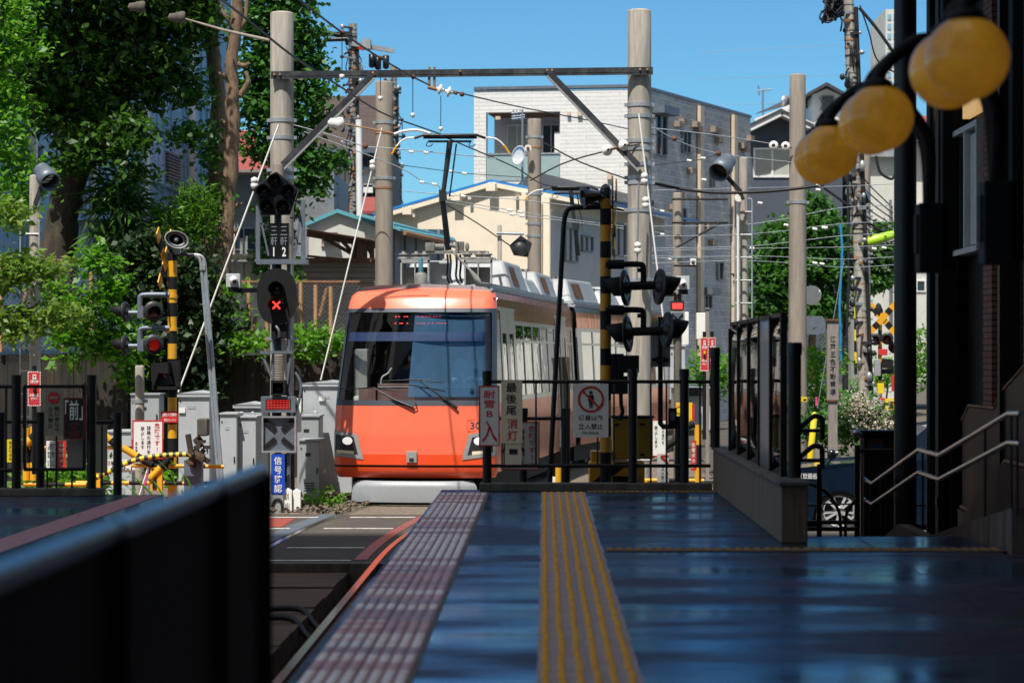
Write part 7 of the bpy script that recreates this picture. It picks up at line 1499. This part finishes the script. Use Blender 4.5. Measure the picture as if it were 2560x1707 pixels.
t = thing('timber_awning', 'brown timber frame with raking struts in front of the small white house', 'awning', P(870, 700, 52)); mb = MB(); d = 52
for a, b, w_ in (((768, 582), (940, 612), .16), ((905, 600), (905, 706), .22), ((885, 600), (885, 702), .1), ((930, 605), (930, 700), .1), ((800, 590), (890, 640), .08), ((845, 592), (900, 650), .08), ((930, 640), (915, 612), .06), ((768, 640), (888, 652), .05)): mb.beam(P(*a, d), P(*b, d), w_, w_, (0, 1, 0))
mb.build('frame', M['wood_brown'], t); mb = MB(); mb.prism([P(766, 578, d - .2), P(942, 607, d - .2), P(942, 604, 55), P(766, 576, 55)], (0, 0, .04)); mb.build('sheet', M['wood_brown'], t)
# brown roofed house, red roofed house, grey walls
t = thing('brown_roof_house', 'house with a dark brown tiled roof and cream walls behind the utility poles', 'house', P(850, 520, 86)); mb = MB(); mb.hexa([P(738, 374, 84), P(985, 374, 84), P(985, 378, 92), P(738, 378, 92), P(790, 242, 89), P(960, 238, 89), P(958, 240, 90), P(792, 244, 90)]); mb.build('roof', M['roof_brown'], t)
mb = MB(); mb.beam(P(736, 376, 83.9), P(988, 376, 83.9), .16, .14); mb.build('gutter', M['galv_dark'], t); mb = MB(); mb.pb(755, 382, 980, 640, 85, 6); mb.m = 1; mb.pb(836, 418, 945, 462, 84.6, .4); mb.m = 2; mb.pb(836, 462, 940, 468, 84.4, .6); mb.build('wall', [M['grey_wall'], M['cream_wall'], M['galv']], t)
W_ = Wall((X(755, 85), 85), (X(980, 85), 85)); gwin(t, W_, 905, 396, 935, 412, 1); gwin(t, W_, 918, 478, 945, 512, 1); mb = MB(); mb.pb(908, 440, 932, 482, 84.4, .2); mb.build('shutter_box', M['white'], t)
mb = MB(); mb.prism([P(900, 500, 83), P(970, 500, 83), P(985, 535, 80), P(895, 535, 80)], (0, 0, .1)); mb.build('lower_roof', M['roof_red'], t)
t = thing('red_roof_house', 'house with a faded red hipped roof and grey wall beside the reddish trunk', 'house', P(620, 560, 68)); mb = MB(); mb.hexa([P(560, 424, 66), P(667, 424, 66), P(690, 428, 74), P(560, 428, 74), P(585, 322, 70), P(634, 330, 70), P(640, 332, 71), P(585, 324, 71)]); mb.build('roof', M['roof_red'], t); mb = MB(); mb.beam(P(634, 330, 69.9), P(668, 424, 65.9), .12, .12); mb.build('hip_ridge', M['roof_red'], t)
mb = MB(); mb.pb(556, 430, 835, 760, 67, 5); mb.build('wall', M['grey_wall'], t); mb = MB(); mb.pb(556, 424, 680, 431, 65.8, 1.1); mb.build('eave', M['wood_grey'], t); W_ = Wall((X(556, 67), 67), (X(835, 67), 67)); gwin(t, W_, 580, 570, 640, 625, 1, 'win_dark', 'galv')
mb = MB(); mb.tube([P(584, 440, 66.9), P(584, 640, 66.9)], .05, 8); mb.build('downpipe', M['pipe_beige'], t)
t = thing('white_shed', 'white panelled shed with an olive beam behind the fence and dome camera', 'shed', P(625, 730, 50)); mb = MB()
for i in range(5): 
    xa = 560 + i * 26; mb.pb(xa, 654, xa + 25, 900, 50 + .02 * (i % 2), 1.5)
    mb.pb(xa + 4, 660, xa + 21, 690, 49.98, .015)
mb.build('wall', M['white'], t); mb = MB(); mb.pb(556, 636, 700, 648, 49.8, .3); mb.build('beam', M['cream_sign'], t); mb = MB(); mb.pb(600, 596, 606, 640, 50.2, .1); mb.pb(612, 590, 618, 640, 50.2, .1); mb.build('frame', M['galv'], t)
t = thing('plank_house', 'low house wall of weathered horizontal boards behind the fence, under the timber frame', 'house', P(800, 760, 51)); mb = MB()
for i in range(19): mb.pb(695, 656 + i * 13, 945, 668 + i * 13, 51 + .012 * (i % 2), .5)
mb.build('wall', M['wood_board'], t); mb = MB(); mb.pb(720, 645, 950, 655, 50.8, .8); mb.build('eave', M['wood_brown'], t)
# blue-grey block behind the trees
D0, D1 = (X(-10, 50), 50), (X(578, 78), 78); WD = Wall((-11.6, 50), (X(578, 80), 80)); D0, D1 = (-11.6, 50), (X(578, 80), 80)
t = thing('blue_grey_block', 'tall blue-grey panelled building with white downpipes behind the big trees', 'building', (D0[0], D0[1], 0)); mb = MB(); mb.hexa(wallslab(WD, D0, D1, 2.2, 16, .4)); mb.build('wall', M['blue_wall'], t)
mb = MB(); mb.hexa([Vector((D1[0] - .4, D1[1] + .02, 2.2)), Vector((D1[0], D1[1], 2.2)), Vector((D1[0] - 3, D1[1] + 8, 2.2)), Vector((D1[0] - 6, D1[1] + 8, 2.2)), Vector((D1[0] - .4, D1[1] + .02, 16)), Vector((D1[0], D1[1], 16)), Vector((D1[0] - 3, D1[1] + 8, 16)), Vector((D1[0] - 6, D1[1] + 8, 16))]); mb.build('rear_wall', M['blue_wall'], t)
for px in (363, 478, 236, 80): mb = MB(); a = WD.pt(px, 500, .22); mb.tube([Vector((a.x, a.y, 2.3)), Vector((a.x, a.y, 15.8))], .13, 14); mb.build('downpipe', M['pipe_white'], t)
for q_ in ((372, 352, 452, 470),): 
    mb = MB(); WD.box(mb, *q_, .05, 0); mb.build('panel', M['blue_panel'], t)
mb = MB()
for i in range(9): WD.box(mb, 410, 386 + i * 8, 443, 391 + i * 8, .14, 0)
mb.build('louvre', M['win_frame'], t); mb = MB(); WD.box(mb, 407, 384, 446, 460, .055, 0); mb.build('louvre_backing', M['ink'], t)
for q_ in ((395, 110, 440, 205), (170, 440, 210, 530), (60, 360, 100, 480), (372, 60, 392, 205), (30, 120, 70, 240)): gwin(t, WD, *q_, 1, 'win_dark', 'blue_panel', fr=3, out=.1)
mb = MB()
for px in (330, 352, 390, 405, 425, 455, 500, 515, 540): WD.box(mb, px, -60, px + 2.5, 640, .07, 0)
for py in (235, 350, 480): WD.box(mb, 300, py, 575, py + 4, .09, 0)
mb.build('panel_joint', M['blue_wall'], t)
t = thing('low_shed', 'low pale blue lean-to shed with dark openings under the big tree', 'shed', P(300, 660, 48.5)); mb = MB(); mb.pb(180, 560, 236, 690, 48.6, 1); mb.pb(340, 575, 400, 690, 48.6, 1); mb.build('wall', M['blue_panel'], t); mb = MB(); mb.pb(236, 566, 340, 690, 49.2, .2); mb.build('opening', M['ink'], t); mb = MB(); mb.pb(170, 550, 405, 560, 48.3, 1.5); mb.build('roof_edge', M['galv_dark'], t)
# houses to the right
t = thing('blue_grey_house', 'dark blue-grey house with white gable edging and a white dormer behind the tall brown pole', 'house', P(1990, 880, 100)); d = 100
mb = MB(); mb.pp([(1876, 325), (1952, 288), (2030, 325), (2105, 345), (2105, 960), (1876, 960)], d, 9); mb.build('wall', M['navy_wall'], t)
mb = MB()
for a, b in (((1872, 322), (1953, 282)), ((1953, 282), (2034, 322))): mb.beam(P(*a, d - .6), P(*b, d - .6), .9, .28, (0, 0, 1))
mb.build('gable_edging', M['white_clean'], t)
mb = MB(); rslab(mb, (1870, 319), (1953, 279), d - 1.1, d + 8, .12); rslab(mb, (1953, 279), (2036, 319), d - 1.1, d + 8, .12); mb.prism([P(1890, 284, d + 2), P(1985, 240, d + 3), P(2120, 232, d + 9), P(2110, 300, d + 3), P(1985, 258, d + 2.5)], (0, .3, 0)); mb.build('roof', M['roof_dark'], t)
mb = MB(); mb.beam(P(1886, 304, d + 1.8), P(1990, 262, d + 1.8), .3, .18); mb.build('upper_edging', M['white_clean'], t)
mb = MB(); mb.pp([(2030, 330), (2030, 238), (2066, 222), (2104, 240), (2104, 330)], d + 1.2, 3); dm = mb.build('dormer', M['white_clean'], t); mb = MB(); rslab(mb, (2020, 240), (2067, 214), d + .6, d + 5, .14); rslab(mb, (2067, 214), (2110, 238), d + .6, d + 5, .14); mb.build('dormer_roof', M['roof_dark'], dm)
W_ = Wall((X(1876, d), d), (X(2105, d), d)); Wm = Wall((X(2030, d), d + 1.2), (X(2104, d), d + 1.2)); gwin(t, W_, 1883, 370, 1978, 444, 1, 'curtain', 'white_clean', fr=5); gwin(t, Wm, 2054, 240, 2084, 280, 0, 'win_dark', 'win_frame', fr=3)
mb = MB()
for i in range(-2, 3): mb.tube([P(2069 + i * 6 - 8, 278, d + 1.1), P(2069 + i * 6 + 8, 244, d + 1.1)], .02, 5); mb.tube([P(2069 + i * 6 + 8, 278, d + 1.1), P(2069 + i * 6 - 8, 244, d + 1.1)], .02, 5)
mb.build('window_lattice', M['win_frame'], t)
t = thing('aerial_mast', 'thin roof aerial beside the tall brown pole on the blue-grey house', 'aerial', P(1907, 300, 103)); mb = MB(); mb.tube([P(1907, 225, 103), P(1907, 302, 103)], .04, 6); mb.tube([P(1893, 228, 103), P(1928, 224, 103)], .03, 6); mb.tube([P(1896, 214, 103), P(1898, 240, 103)], .03, 6); mb.build('mast', M['wire_light'], t); mb = MB(); mb.lathe(P(1964, 255, 102), [(0, .05), (.3, 0), (0, .03)], 14, (-1, 1, .2)); mb.build('dish', M['galv'], t)
t = thing('white_building', 'plain white rendered building beside the round dark column', 'building', P(2205, 1000, 95)); mb = MB(); mb.pb(2168, 392, 2262, 1010, 95, 8); mb.build('wall', M['pale_wall'], t); mb = MB(); mb.pb(2158, 378, 2262, 392, 94.6, 9); mb.build('parapet', M['galv'], t); W_ = Wall((X(2168, 95), 95), (X(2262, 95), 95)); gwin(t, W_, 2188, 556, 2220, 590, 1); gwin(t, W_, 2178, 690, 2192, 730, 0)
mb = MB(); mb.tube([P(2226, 500, 94.8), P(2226, 830, 94.8)], .05, 6); mb.build('downpipe', M['win_frame'], t)
t = thing('far_tower', 'pale slender tower block far off beside the round dark column', 'tower', P(2228, 880, 260)); mb = MB(); mb.pb(2214, 24, 2262, 900, 260, 12); mb.build('wall', M['pale_wall'], t); mb = MB()
for i in range(14): mb.pb(2219, 36 + i * 24, 2228, 50 + i * 24, 259.9, .1); mb.pb(2234, 36 + i * 24, 2256, 50 + i * 24, 259.9, .1)
mb.build('window_band', M['blue_wall'], t)
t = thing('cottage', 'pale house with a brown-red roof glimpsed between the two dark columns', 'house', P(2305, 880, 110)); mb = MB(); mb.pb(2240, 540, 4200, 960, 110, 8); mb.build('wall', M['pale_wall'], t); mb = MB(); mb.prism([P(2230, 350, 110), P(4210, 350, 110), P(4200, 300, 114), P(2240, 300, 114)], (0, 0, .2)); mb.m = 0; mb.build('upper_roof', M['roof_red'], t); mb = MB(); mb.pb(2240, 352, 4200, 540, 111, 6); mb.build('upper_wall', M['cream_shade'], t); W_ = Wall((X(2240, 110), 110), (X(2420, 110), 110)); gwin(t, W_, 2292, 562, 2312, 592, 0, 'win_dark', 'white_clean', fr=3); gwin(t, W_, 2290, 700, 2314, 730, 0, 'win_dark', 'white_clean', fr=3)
# ---------------------------------------------------------------- retaining wall, mesh fence, trees and plants
mb = MB(); rr = random.Random(3); x = X(-60, 46)
while x < X(900, 46): w_ = rr.uniform(.16, .3); mb.box(x, x + w_ - .006, 46.0 + rr.uniform(0, .03), 46.35, -.08, 2.33 + rr.uniform(-.02, .02)); x += w_
tag(mb.build('retaining_wall', M['plank_wall']), 'dark vertical-board retaining wall below the mesh fence and trees', 'wall')
def mesh_fence(lab, x0, x1, y0, y1, d, posts, braces=()):
    t = thing('mesh_fence', lab, 'fence', P((x0 + x1) / 2, y1, d), 'mesh fences on the retaining wall'); mb = MB()
    a, b = X(x0, d), X(x1, d); z0, z1 = Z(y1, d), Z(y0, d); h = z1 - z0; s = .085; n = int((b - a + h) / s)
    for i in range(n):
        for sg in (1, -1):
            xs = a - h + i * s if sg > 0 else a + i * s; p0, p1 = Vector((xs, d, z0)), Vector((xs + sg * h, d + .004 * sg, z1))
            def cl(p, q, lim): f_ = (lim - p.x) / (q.x - p.x); return p.lerp(q, f_)
            for lim, lo in ((a, True), (b, False)):
                if (p0.x < lim) == lo and (p1.x < lim) == lo: p0 = None; break
                if (p0.x < lim) == lo: p0 = cl(p0, p1, lim)
                elif (p1.x < lim) == lo: p1 = cl(p1, p0, lim)
            if p0 is not None and (p1 - p0).length > .02: mb.tube([p0, p1], .0034, 3, False)
    mb.build('wire_mesh', M['wire_light'], t)
    for px, ya, yb in posts: mb = MB(); mb.tube([P(px, yb, d + .03), P(px, ya, d + .03)], .042, 10); mb.build('post', M['post_wood'], t)
    mb = MB(); mb.tube([P(x0, y0 + 2, d + .03), P(x1, y0 + 2, d + .03)], .035, 8); mb.build('top_rail', M['rust'], t)
    for p, q in braces: mb = MB(); mb.tube([P(*p, d + .06), P(*q, d + .06)], .04, 8); mb.build('brace', M['rust_light'], t)
mesh_fence('mesh fence with orange-brown posts under the big dark tree', -40, 330, 650, 876, 45.9, ((2, 645, 880), (155, 648, 880), (228, 660, 880)), (((70, 720), (40, 830)),))
mesh_fence('mesh fence with orange-brown posts between the slanted steel post and the tram', 530, 900, 704, 876, 45.9, ((572, 735, 880), (622, 695, 880), (667, 735, 880), (752, 706, 876), (789, 712, 876), (827, 716, 876)), (((818, 720), (800, 790)), ((640, 790), (630, 850))))
L1 = leafmat('leaf_dark', (.014, .045, .010), (.085, .20, .025), .35, .38)
L2 = leafmat('leaf_bright', (.06, .19, .015), (.16, .36, .03), .45)
L3 = leafmat('leaf_mid', (.03, .10, .02), (.08, .22, .04), .35)
L4 = leafmat('leaf_olive', (.09, .18, .03), (.22, .32, .06), .42)
L5 = leafmat('leaf_conifer', (.04, .13, .01), (.12, .26, .02), .3)
L6 = leafmat('leaf_hedge', (.008, .025, .008), (.028, .065, .016), .2)
L7 = leafmat('petal', (.45, .38, .36), (.62, .52, .50), .3); L8 = leafmat('petal_blue', (.40, .38, .52), (.60, .56, .62), .3)
def trunk(mb, pts, d, r0, r1, n=12, jit=.02, seed=0):
    rr = random.Random(seed); q = bez([P(p[0], p[1], p[2] if len(p) > 2 else d) for p in pts], 6); m = len(q); k = d / F
    mb.tube([p + Vector((rr.uniform(-jit, jit), rr.uniform(-jit, jit), 0)) for p in q], [(r0 + (r1 - r0) * i / (m - 1)) * k * rr.uniform(.93, 1.07) for i in range(m)], n)
def tree(lab, d, base, trunks, blobs, size, lm, bark, group, aspect=.5, name='broadleaf_tree', droop=.25, cat='tree', shell=.45):
    t = thing(name, lab, cat, P(*base, d), group); mb = MB()
    for i, (pts, r0, r1) in enumerate(trunks): trunk(mb, pts, d, r0, r1, seed=i + int(d))
    if not trunks: b = blobs[0]; trunk(mb, [(b[0] - 4, b[1] + b[3] + 30), (b[0], b[1] + b[3] * .4), (b[0] + 3, b[1] - b[3] * .3)], d, 2.5, 1.2)
    mb.build('trunk', M[bark], t)
    leaves('crown', [blob(b[0], b[1], b[5] if len(b) > 5 else d, b[2], b[3], b[4]) for b in blobs], size, lm, t, aspect, shell, droop); return t
G = 'trees above the trackside'
tree('big dark broadleaf tree with a thick leaning trunk before the blue-grey block', 46.8, (150, 720), [([(140, 740), (148, 600), (165, 500), (195, 400), (215, 300), (235, 180), (250, -60)], 50, 20), ([(190, 420), (130, 250), (90, 180), (40, 100)], 26, 8), ([(225, 240), (300, 150), (380, 60)], 18, 6), ([(205, 360), (270, 330), (330, 300)], 12, 4), ([(240, 130), (220, 20), (200, -80)], 14, 6)],
     [(140, 50, 120, 100, 2600), (270, 20, 130, 110, 3000), (390, 30, 95, 80, 1500), (200, 160, 140, 90, 2200), (310, 150, 120, 80, 1800), (420, 140, 60, 50, 600), (480, 30, 50, 60, 700), (120, 260, 80, 80, 1500), (240, 265, 105, 55, 1000), (370, 240, 80, 34, 500), (240, 355, 85, 40, 950, 46.2), (330, 330, 60, 40, 500, 45.8), (60, 190, 60, 90, 1100), (190, 400, 60, 40, 450, 46), (330, 420, 50, 30, 260, 46),
      (150, -130, 190, 130, 1300, 45.5), (330, -150, 190, 130, 1100, 45.5), (60, -60, 120, 120, 700, 45)], .17, L1, 'bark_dark', G)
tree('bright green loosely leaved tree at the edge, overlapping the big dark tree', 41, (-30, 900), [([(-40, 900), (-30, 500), (-10, 200), (10, 0)], 14, 5)], [(0, 50, 70, 80, 1300), (-10, 180, 65, 90, 1100), (10, 290, 55, 60, 800), (20, 400, 45, 80, 900), (60, 130, 50, 30, 260), (75, 450, 40, 60, 380), (30, 520, 50, 40, 350)], .11, L2, 'bark_dark', G, .55)
t = thing('bare_trunk_tree', 'bare twin-trunk tree: grey-brown mossy trunk standing beside the reddish one', 'tree', P(525, 740, 47.5), G); mb = MB(); trunk(mb, [(515, 750), (522, 600), (538, 430), (545, 260), (532, 120), (525, -40)], 47.5, 26, 15, 14, .015, 4); mb.build('trunk', M['bark_grey'], t); leaves('crown', [blob(520, 20, 47.2, 40, 45, 420), blob(500, 80, 47, 30, 40, 260), blob(478, 225, 47, 42, 40, 520), blob(490, 330, 47, 40, 22, 330), blob(445, 345, 46.8, 30, 16, 160), blob(520, 390, 47, 24, 36, 260), blob(545, 500, 47, 20, 40, 200), blob(440, 190, 47, 20, 20, 120)], .11, L3, t, .8)
t = thing('bare_trunk_tree', 'bare reddish-brown trunk with cut branch stubs, leaning beside the grey-brown one', 'tree', P(555, 740, 46.9), G); mb = MB(); trunk(mb, [(545, 760), (560, 620), (573, 460), (582, 300), (580, 180), (592, 40), (602, -40)], 46.9, 25, 13, 14, .02, 9)
for a, b, c in (((578, 200), (558, 190), (542, 175)), ((585, 60), (560, 35), (540, -10)), ((586, 90), (612, 50), (618, -20)), ((570, 445), (552, 438), (536, 432)), ((578, 320), (562, 310), (552, 300)), ((588, 160), (610, 165), (625, 158)), ((598, 240), (620, 205), (612, 180)), ((565, 530), (590, 515), (604, 508)), ((575, 580), (588, 578), (596, 574))): trunk(mb, [a, b, c], 46.9, 8, 4, 8, .008, a[0])
mb.build('trunk', M['bark'], t)
tree('ivy-clad tree with rounded leaf clumps rising behind the stout signal-side pole', 49.5, (680, 740), [([(690, 760), (685, 500), (680, 250), (690, 0)], 16, 8), ([(685, 300), (740, 200), (760, 120)], 7, 3), ([(684, 450), (740, 410), (790, 390)], 6, 2)],
     [(655, 40, 55, 70, 1100), (720, 40, 55, 60, 1000), (650, 150, 50, 60, 1000), (735, 130, 55, 55, 900), (770, 90, 26, 36, 260), (690, 240, 70, 70, 1500), (775, 210, 45, 45, 600), (800, 160, 22, 22, 120), (640, 270, 40, 60, 700), (765, 290, 55, 45, 650), (650, 360, 36, 45, 480), (745, 370, 50, 36, 500), (790, 400, 52, 32, 420), (835, 395, 20, 18, 80), (735, 450, 50, 40, 520), (700, 520, 40, 55, 560), (790, 470, 24, 24, 120), (690, 640, 40, 70, 620), (700, -60, 110, 60, 1200)], .12, L3, 'bark', G, .85)
tree('feathery bright green conifer bush under the louvred panel of the blue-grey block', 46.5, (450, 640), [([(450, 680), (450, 560), (455, 480)], 6, 2)], [(440, 555, 55, 38, 1500), (490, 520, 32, 40, 900), (410, 585, 36, 28, 600), (470, 595, 46, 30, 800), (500, 570, 28, 34, 500), (470, 490, 16, 24, 240)], .12, L5, 'bark_dark', 'shrubs on the terrace', .22, 'conifer_bush', -.5, 'shrub')
tree('dark strap-leaved shrub on a slim stem between the big trunk and the conifer bush', 46.6, (300, 700), [([(298, 720), (300, 600), (300, 520)], 12, 9)], [(300, 520, 50, 55, 420), (300, 470, 55, 40, 320), (290, 590, 50, 40, 260)], .42, L1, 'bark_dark', 'shrubs on the terrace', .13, 'strap_leaf_shrub', .5, 'shrub')
tree('dark ivy hedge hanging over the retaining wall behind the striped crossing mast', 45.6, (430, 1000), [], [(430, 700, 110, 80, 4200), (460, 830, 90, 110, 4200), (370, 640, 70, 60, 1600), (500, 950, 50, 70, 1500), (420, 960, 70, 50, 1400), (340, 720, 50, 60, 1000), (550, 800, 30, 110, 900)], .12, L6, 'bark_dark', 'hedges on the wall', .7, 'ivy_hedge', .2, 'hedge', .3)
tree('bright leafy vine spilling over the retaining wall beneath the mesh fence', 44.6, (250, 950), [([(120, 730), (200, 740), (300, 760)], 3, 2), ([(250, 780), (280, 860), (300, 930)], 2, 1)], [(245, 650, 50, 36, 380), (270, 720, 40, 40, 340), (205, 770, 60, 30, 420), (250, 850, 70, 40, 700), (310, 880, 44, 40, 420), (180, 830, 50, 34, 380), (140, 740, 40, 40, 260), (300, 800, 50, 40, 360), (330, 930, 30, 30, 130), (320, 850, 26, 20, 110), (160, 900, 20, 20, 60)], .135, L2, 'bark', 'hedges on the wall', .6, 'leafy_vine', .35, 'vine', .1)
tree('olive-brown wilting bush in front of the ladder pole and mesh fence', 39, (90, 900), [([(-20, 850), (60, 780), (150, 740)], 3, 2), ([(-30, 700), (60, 680), (140, 690)], 3, 2)], [(40, 655, 60, 26, 460), (115, 675, 60, 22, 460), (20, 700, 50, 30, 340), (140, 785, 70, 24, 480), (60, 800, 50, 20, 260), (10, 790, 30, 36, 300), (25, 835, 36, 20, 180), (20, 530, 40, 40, 360)], .12, L4, 'bark', 'shrubs on the terrace', .5, 'olive_bush', .35, 'shrub', .1)
tree('low weeds and vines along the wall top behind the signal mast', 45.4, (720, 900), [], [(580, 855, 40, 26, 240), (640, 862, 40, 20, 220), (720, 850, 50, 26, 320), (790, 850, 40, 30, 280), (850, 860, 40, 30, 240), (600, 790, 14, 30, 70), (705, 690, 24, 24, 120), (770, 880, 40, 14, 120), (580, 720, 20, 30, 110)], .11, L2, 'bark', 'weeds', .6, 'wall_weeds', .1, 'weeds', .1)
tree('weeds growing in the stones at the foot of the cabinet beside the tram', 36.6, (800, 1268), [], [(775, 1262, 26, 12, 110), (810, 1256, 22, 16, 120), (840, 1268, 16, 8, 40), (760, 1278, 14, 8, 40), (735, 1288, 14, 6, 30)], .085, L2, 'bark', 'weeds', .5, 'trackside_weeds', -.5, 'weeds', .1)
tree('bright weeds under the striped barriers behind the opposite gate', 34.2, (210, 1250), [], [(130, 1190, 40, 26, 280), (190, 1180, 50, 30, 360), (110, 1225, 60, 20, 320), (200, 1220, 60, 18, 320), (420, 1190, 20, 20, 80), (240, 1230, 40, 16, 140)], .10, L2, 'bark', 'weeds', .5, 'barrier_weeds', -.4, 'weeds', .1)
mb = MB()
for a, b, c in (((305, 1160), (345, 1200), (385, 1240)), ((345, 1165), (390, 1210), (420, 1260)), ((300, 1200), (330, 1225), (352, 1245)), ((395, 1150), (425, 1180), (440, 1215)), ((425, 1150), (470, 1200), (480, 1240))): mb.tube(bez([P(*a, 31.5), P(*b, 31.5), P(*c, 31.5)], 5), [.004] * 5 + [.012] * 5 + [.003], 5)
tag(mb.build('tall_grass_blades', L2), 'a few tall thin grass blades leaning across the barrier boom', 'grass')
# right side greenery
tree('round green tree in front of the blue-grey house, behind the tall brown pole', 68, (2020, 900), [([(2030, 950), (2030, 780), (2040, 620)], 12, 4)], [(1960, 600, 60, 50, 1300), (2040, 560, 60, 55, 1400), (1930, 700, 60, 55, 1300), (2000, 680, 70, 70, 1600), (2080, 660, 60, 70, 1400), (2010, 770, 80, 50, 1400), (2150, 640, 70, 60, 1300), (2190, 690, 50, 36, 700), (1920, 770, 50, 40, 700), (2210, 610, 40, 50, 500), (2040, 510, 24, 24, 180), (2070, 760, 50, 50, 600), (1900, 640, 26, 40, 200)], .19, L3, 'bark', 'trees across the street', .55)
tree('small green shrub behind the stop-button signs beyond the end fence', 47, (1770, 1000), [], [(1770, 920, 40, 46, 700), (1800, 960, 30, 40, 340)], .11, L2, 'bark', 'shrubs across the street', .5, 'street_shrub', .1, 'shrub')
tree('loose green grasses and shrubs between tall brown pole and wooden name board', 47.5, (2040, 1080), [], [(2040, 950, 36, 70, 900), (2025, 900, 20, 40, 260), (2060, 1010, 36, 40, 420), (2020, 1050, 40, 40, 420), (2070, 900, 20, 50, 240)], .12, L2, 'bark', 'shrubs across the street', .3, 'street_shrub', -.2, 'shrub')
t = tree('hydrangea bush with pale pink and lilac heads beside the banded pole', 42.5, (2165, 1120), [], [(2150, 1030, 34, 40, 700), (2190, 1055, 40, 30, 600), (2140, 1070, 36, 30, 460), (2210, 1075, 34, 20, 300)], .12, L3, 'bark', 'shrubs across the street', .65, 'hydrangea_bush', .1, 'shrub')
for i, (px, py, r) in enumerate(((2135, 1002, 9), (2150, 998, 9), (2146, 1014, 10), (2164, 1010, 9), (2132, 1024, 9), (2180, 1018, 8), (2160, 1028, 9), (2196, 1032, 8), (2200, 1050, 8), (2214, 1058, 9), (2222, 1068, 8), (2140, 1060, 9), (2172, 1072, 8), (2130, 1040, 8), (2206, 1070, 8))):
    leaves('flower_head', [blob(px, py, 42.0, r, r * .8, 90)], .035, L8 if i % 4 == 3 else L7, t, .9, .8)
tree('flowering low bush in front of the name board at the kerb', 42.2, (2060, 1120), [], [(2040, 1060, 40, 26, 420), (2060, 1090, 30, 20, 240), (2110, 1090, 20, 50, 260)], .11, L3, 'bark', 'shrubs across the street', .6, 'kerb_shrub', .1, 'shrub')
tree('green verge bushes by the far crossing, beyond the round dark column', 66, (2240, 1000), [], [(2220, 930, 40, 40, 500), (2300, 920, 30, 60, 700), (2300, 850, 26, 30, 200), (2170, 960, 30, 30, 240)], .14, L2, 'bark', 'shrubs across the street', .4, 'street_shrub', -.1, 'shrub')
t = thing('plank_fence', 'low grey plank fence behind the hydrangeas', 'fence', P(2200, 1090, 46)); mb = MB()
for i in range(22): mb.pb(1990 + i * 12, 1000 + 4 * (i % 3) if i > 14 else 1090, 2000.5 + i * 12, 1150, 46 + .03 * (i % 2), .05)
mb.build('boards', M['wood_grey'], t)
t = thing('yellow_pole', 'thick yellow guide pole leaning beside the bent black handrails', 'pole', P(2030, 1150, 38)); mb = MB(); mb.tube([P(2024, 1160, 38), P(2036, 1035, 38), P(2037, 1030, 38)], [.05, .05, .02], 12); mb.build('shaft', M['yellow_sign'], t)
mb = MB(); mb.pb(2002, 992, 2018, 1004, 43, .05); mb.m = 1; mb.pb(2008, 997, 2016, 1000, 42.99, .005); tag(mb.build('arrow_plate', [M['yellow_sign'], M['ink']]), 'small yellow arrow plate on the foot of the tall brown pole', 'sign')
t = thing('plastic_tape', 'pink tape tied to the thin guy wire before the name board', 'tape', P(2041, 1015, 44)); mb = MB(); mb.pb(2039, 992, 2043, 1014, 44, .03); mb.build('strip', M['pink'], t)
t = thing('street_kiosk', 'dark blue round-cornered sign box behind the wooden name board', 'sign', P(2045, 830, 60)); mb = MB(); mb.pp([(2015, 790), (2055, 790), (2064, 800), (2064, 826), (2055, 836), (2015, 836)], 60, .3); mb.build('panel', M['galv_dark'], t)
t = thing('traffic_mirror', 'pale oval traffic mirror edge showing beside the tall brown pole', 'mirror', P(2030, 760, 47)); mb = MB(); mb.disc(P(2028, 738, 47), .19, .05, (.5, 1, 0), 24); mb.build('glass', M['white'], t)
# brown cone insulators on the cross-bar in the trees
for c, c2, lab in (((340, 18), (362, 18), 'upper brown pot insulator hanging among the leaves of the big dark tree'), ((440, 44), (462, 44), 'lower brown pot insulator on the bar reaching to the stout pole')):
    t = thing('pot_insulator', lab, 'insulator', P(*c, 38), 'brown pot insulators'); mb = MB(); mb.lathe(P(*c, 38), [(.02, -.12), (.06, -.10), (.07, 0), (.085, .01), (.085, .06), (.095, .07), (.095, .13), (.06, .15)], 16, (1, 0, 0)); mb.build('pot', M['concrete_dark'], t); mb = MB(); mb.tube([P(c[0] - 20, c[1], 38), P(*c, 38)], .02, 8); mb.build('pin', M['rust'], t)
t = thing('bracket_bar', 'pale bar running from the lower pot insulator past the trunks to the stout pole', 'bar', P(560, 80, 37.5)); mb = MB(); mb.tube([P(458, 46, 38), P(560, 76, 37.5), P(676, 102, 36.8)], [.012, .022, .026], 8); mb.build('bar', M['concrete_brown'], t)
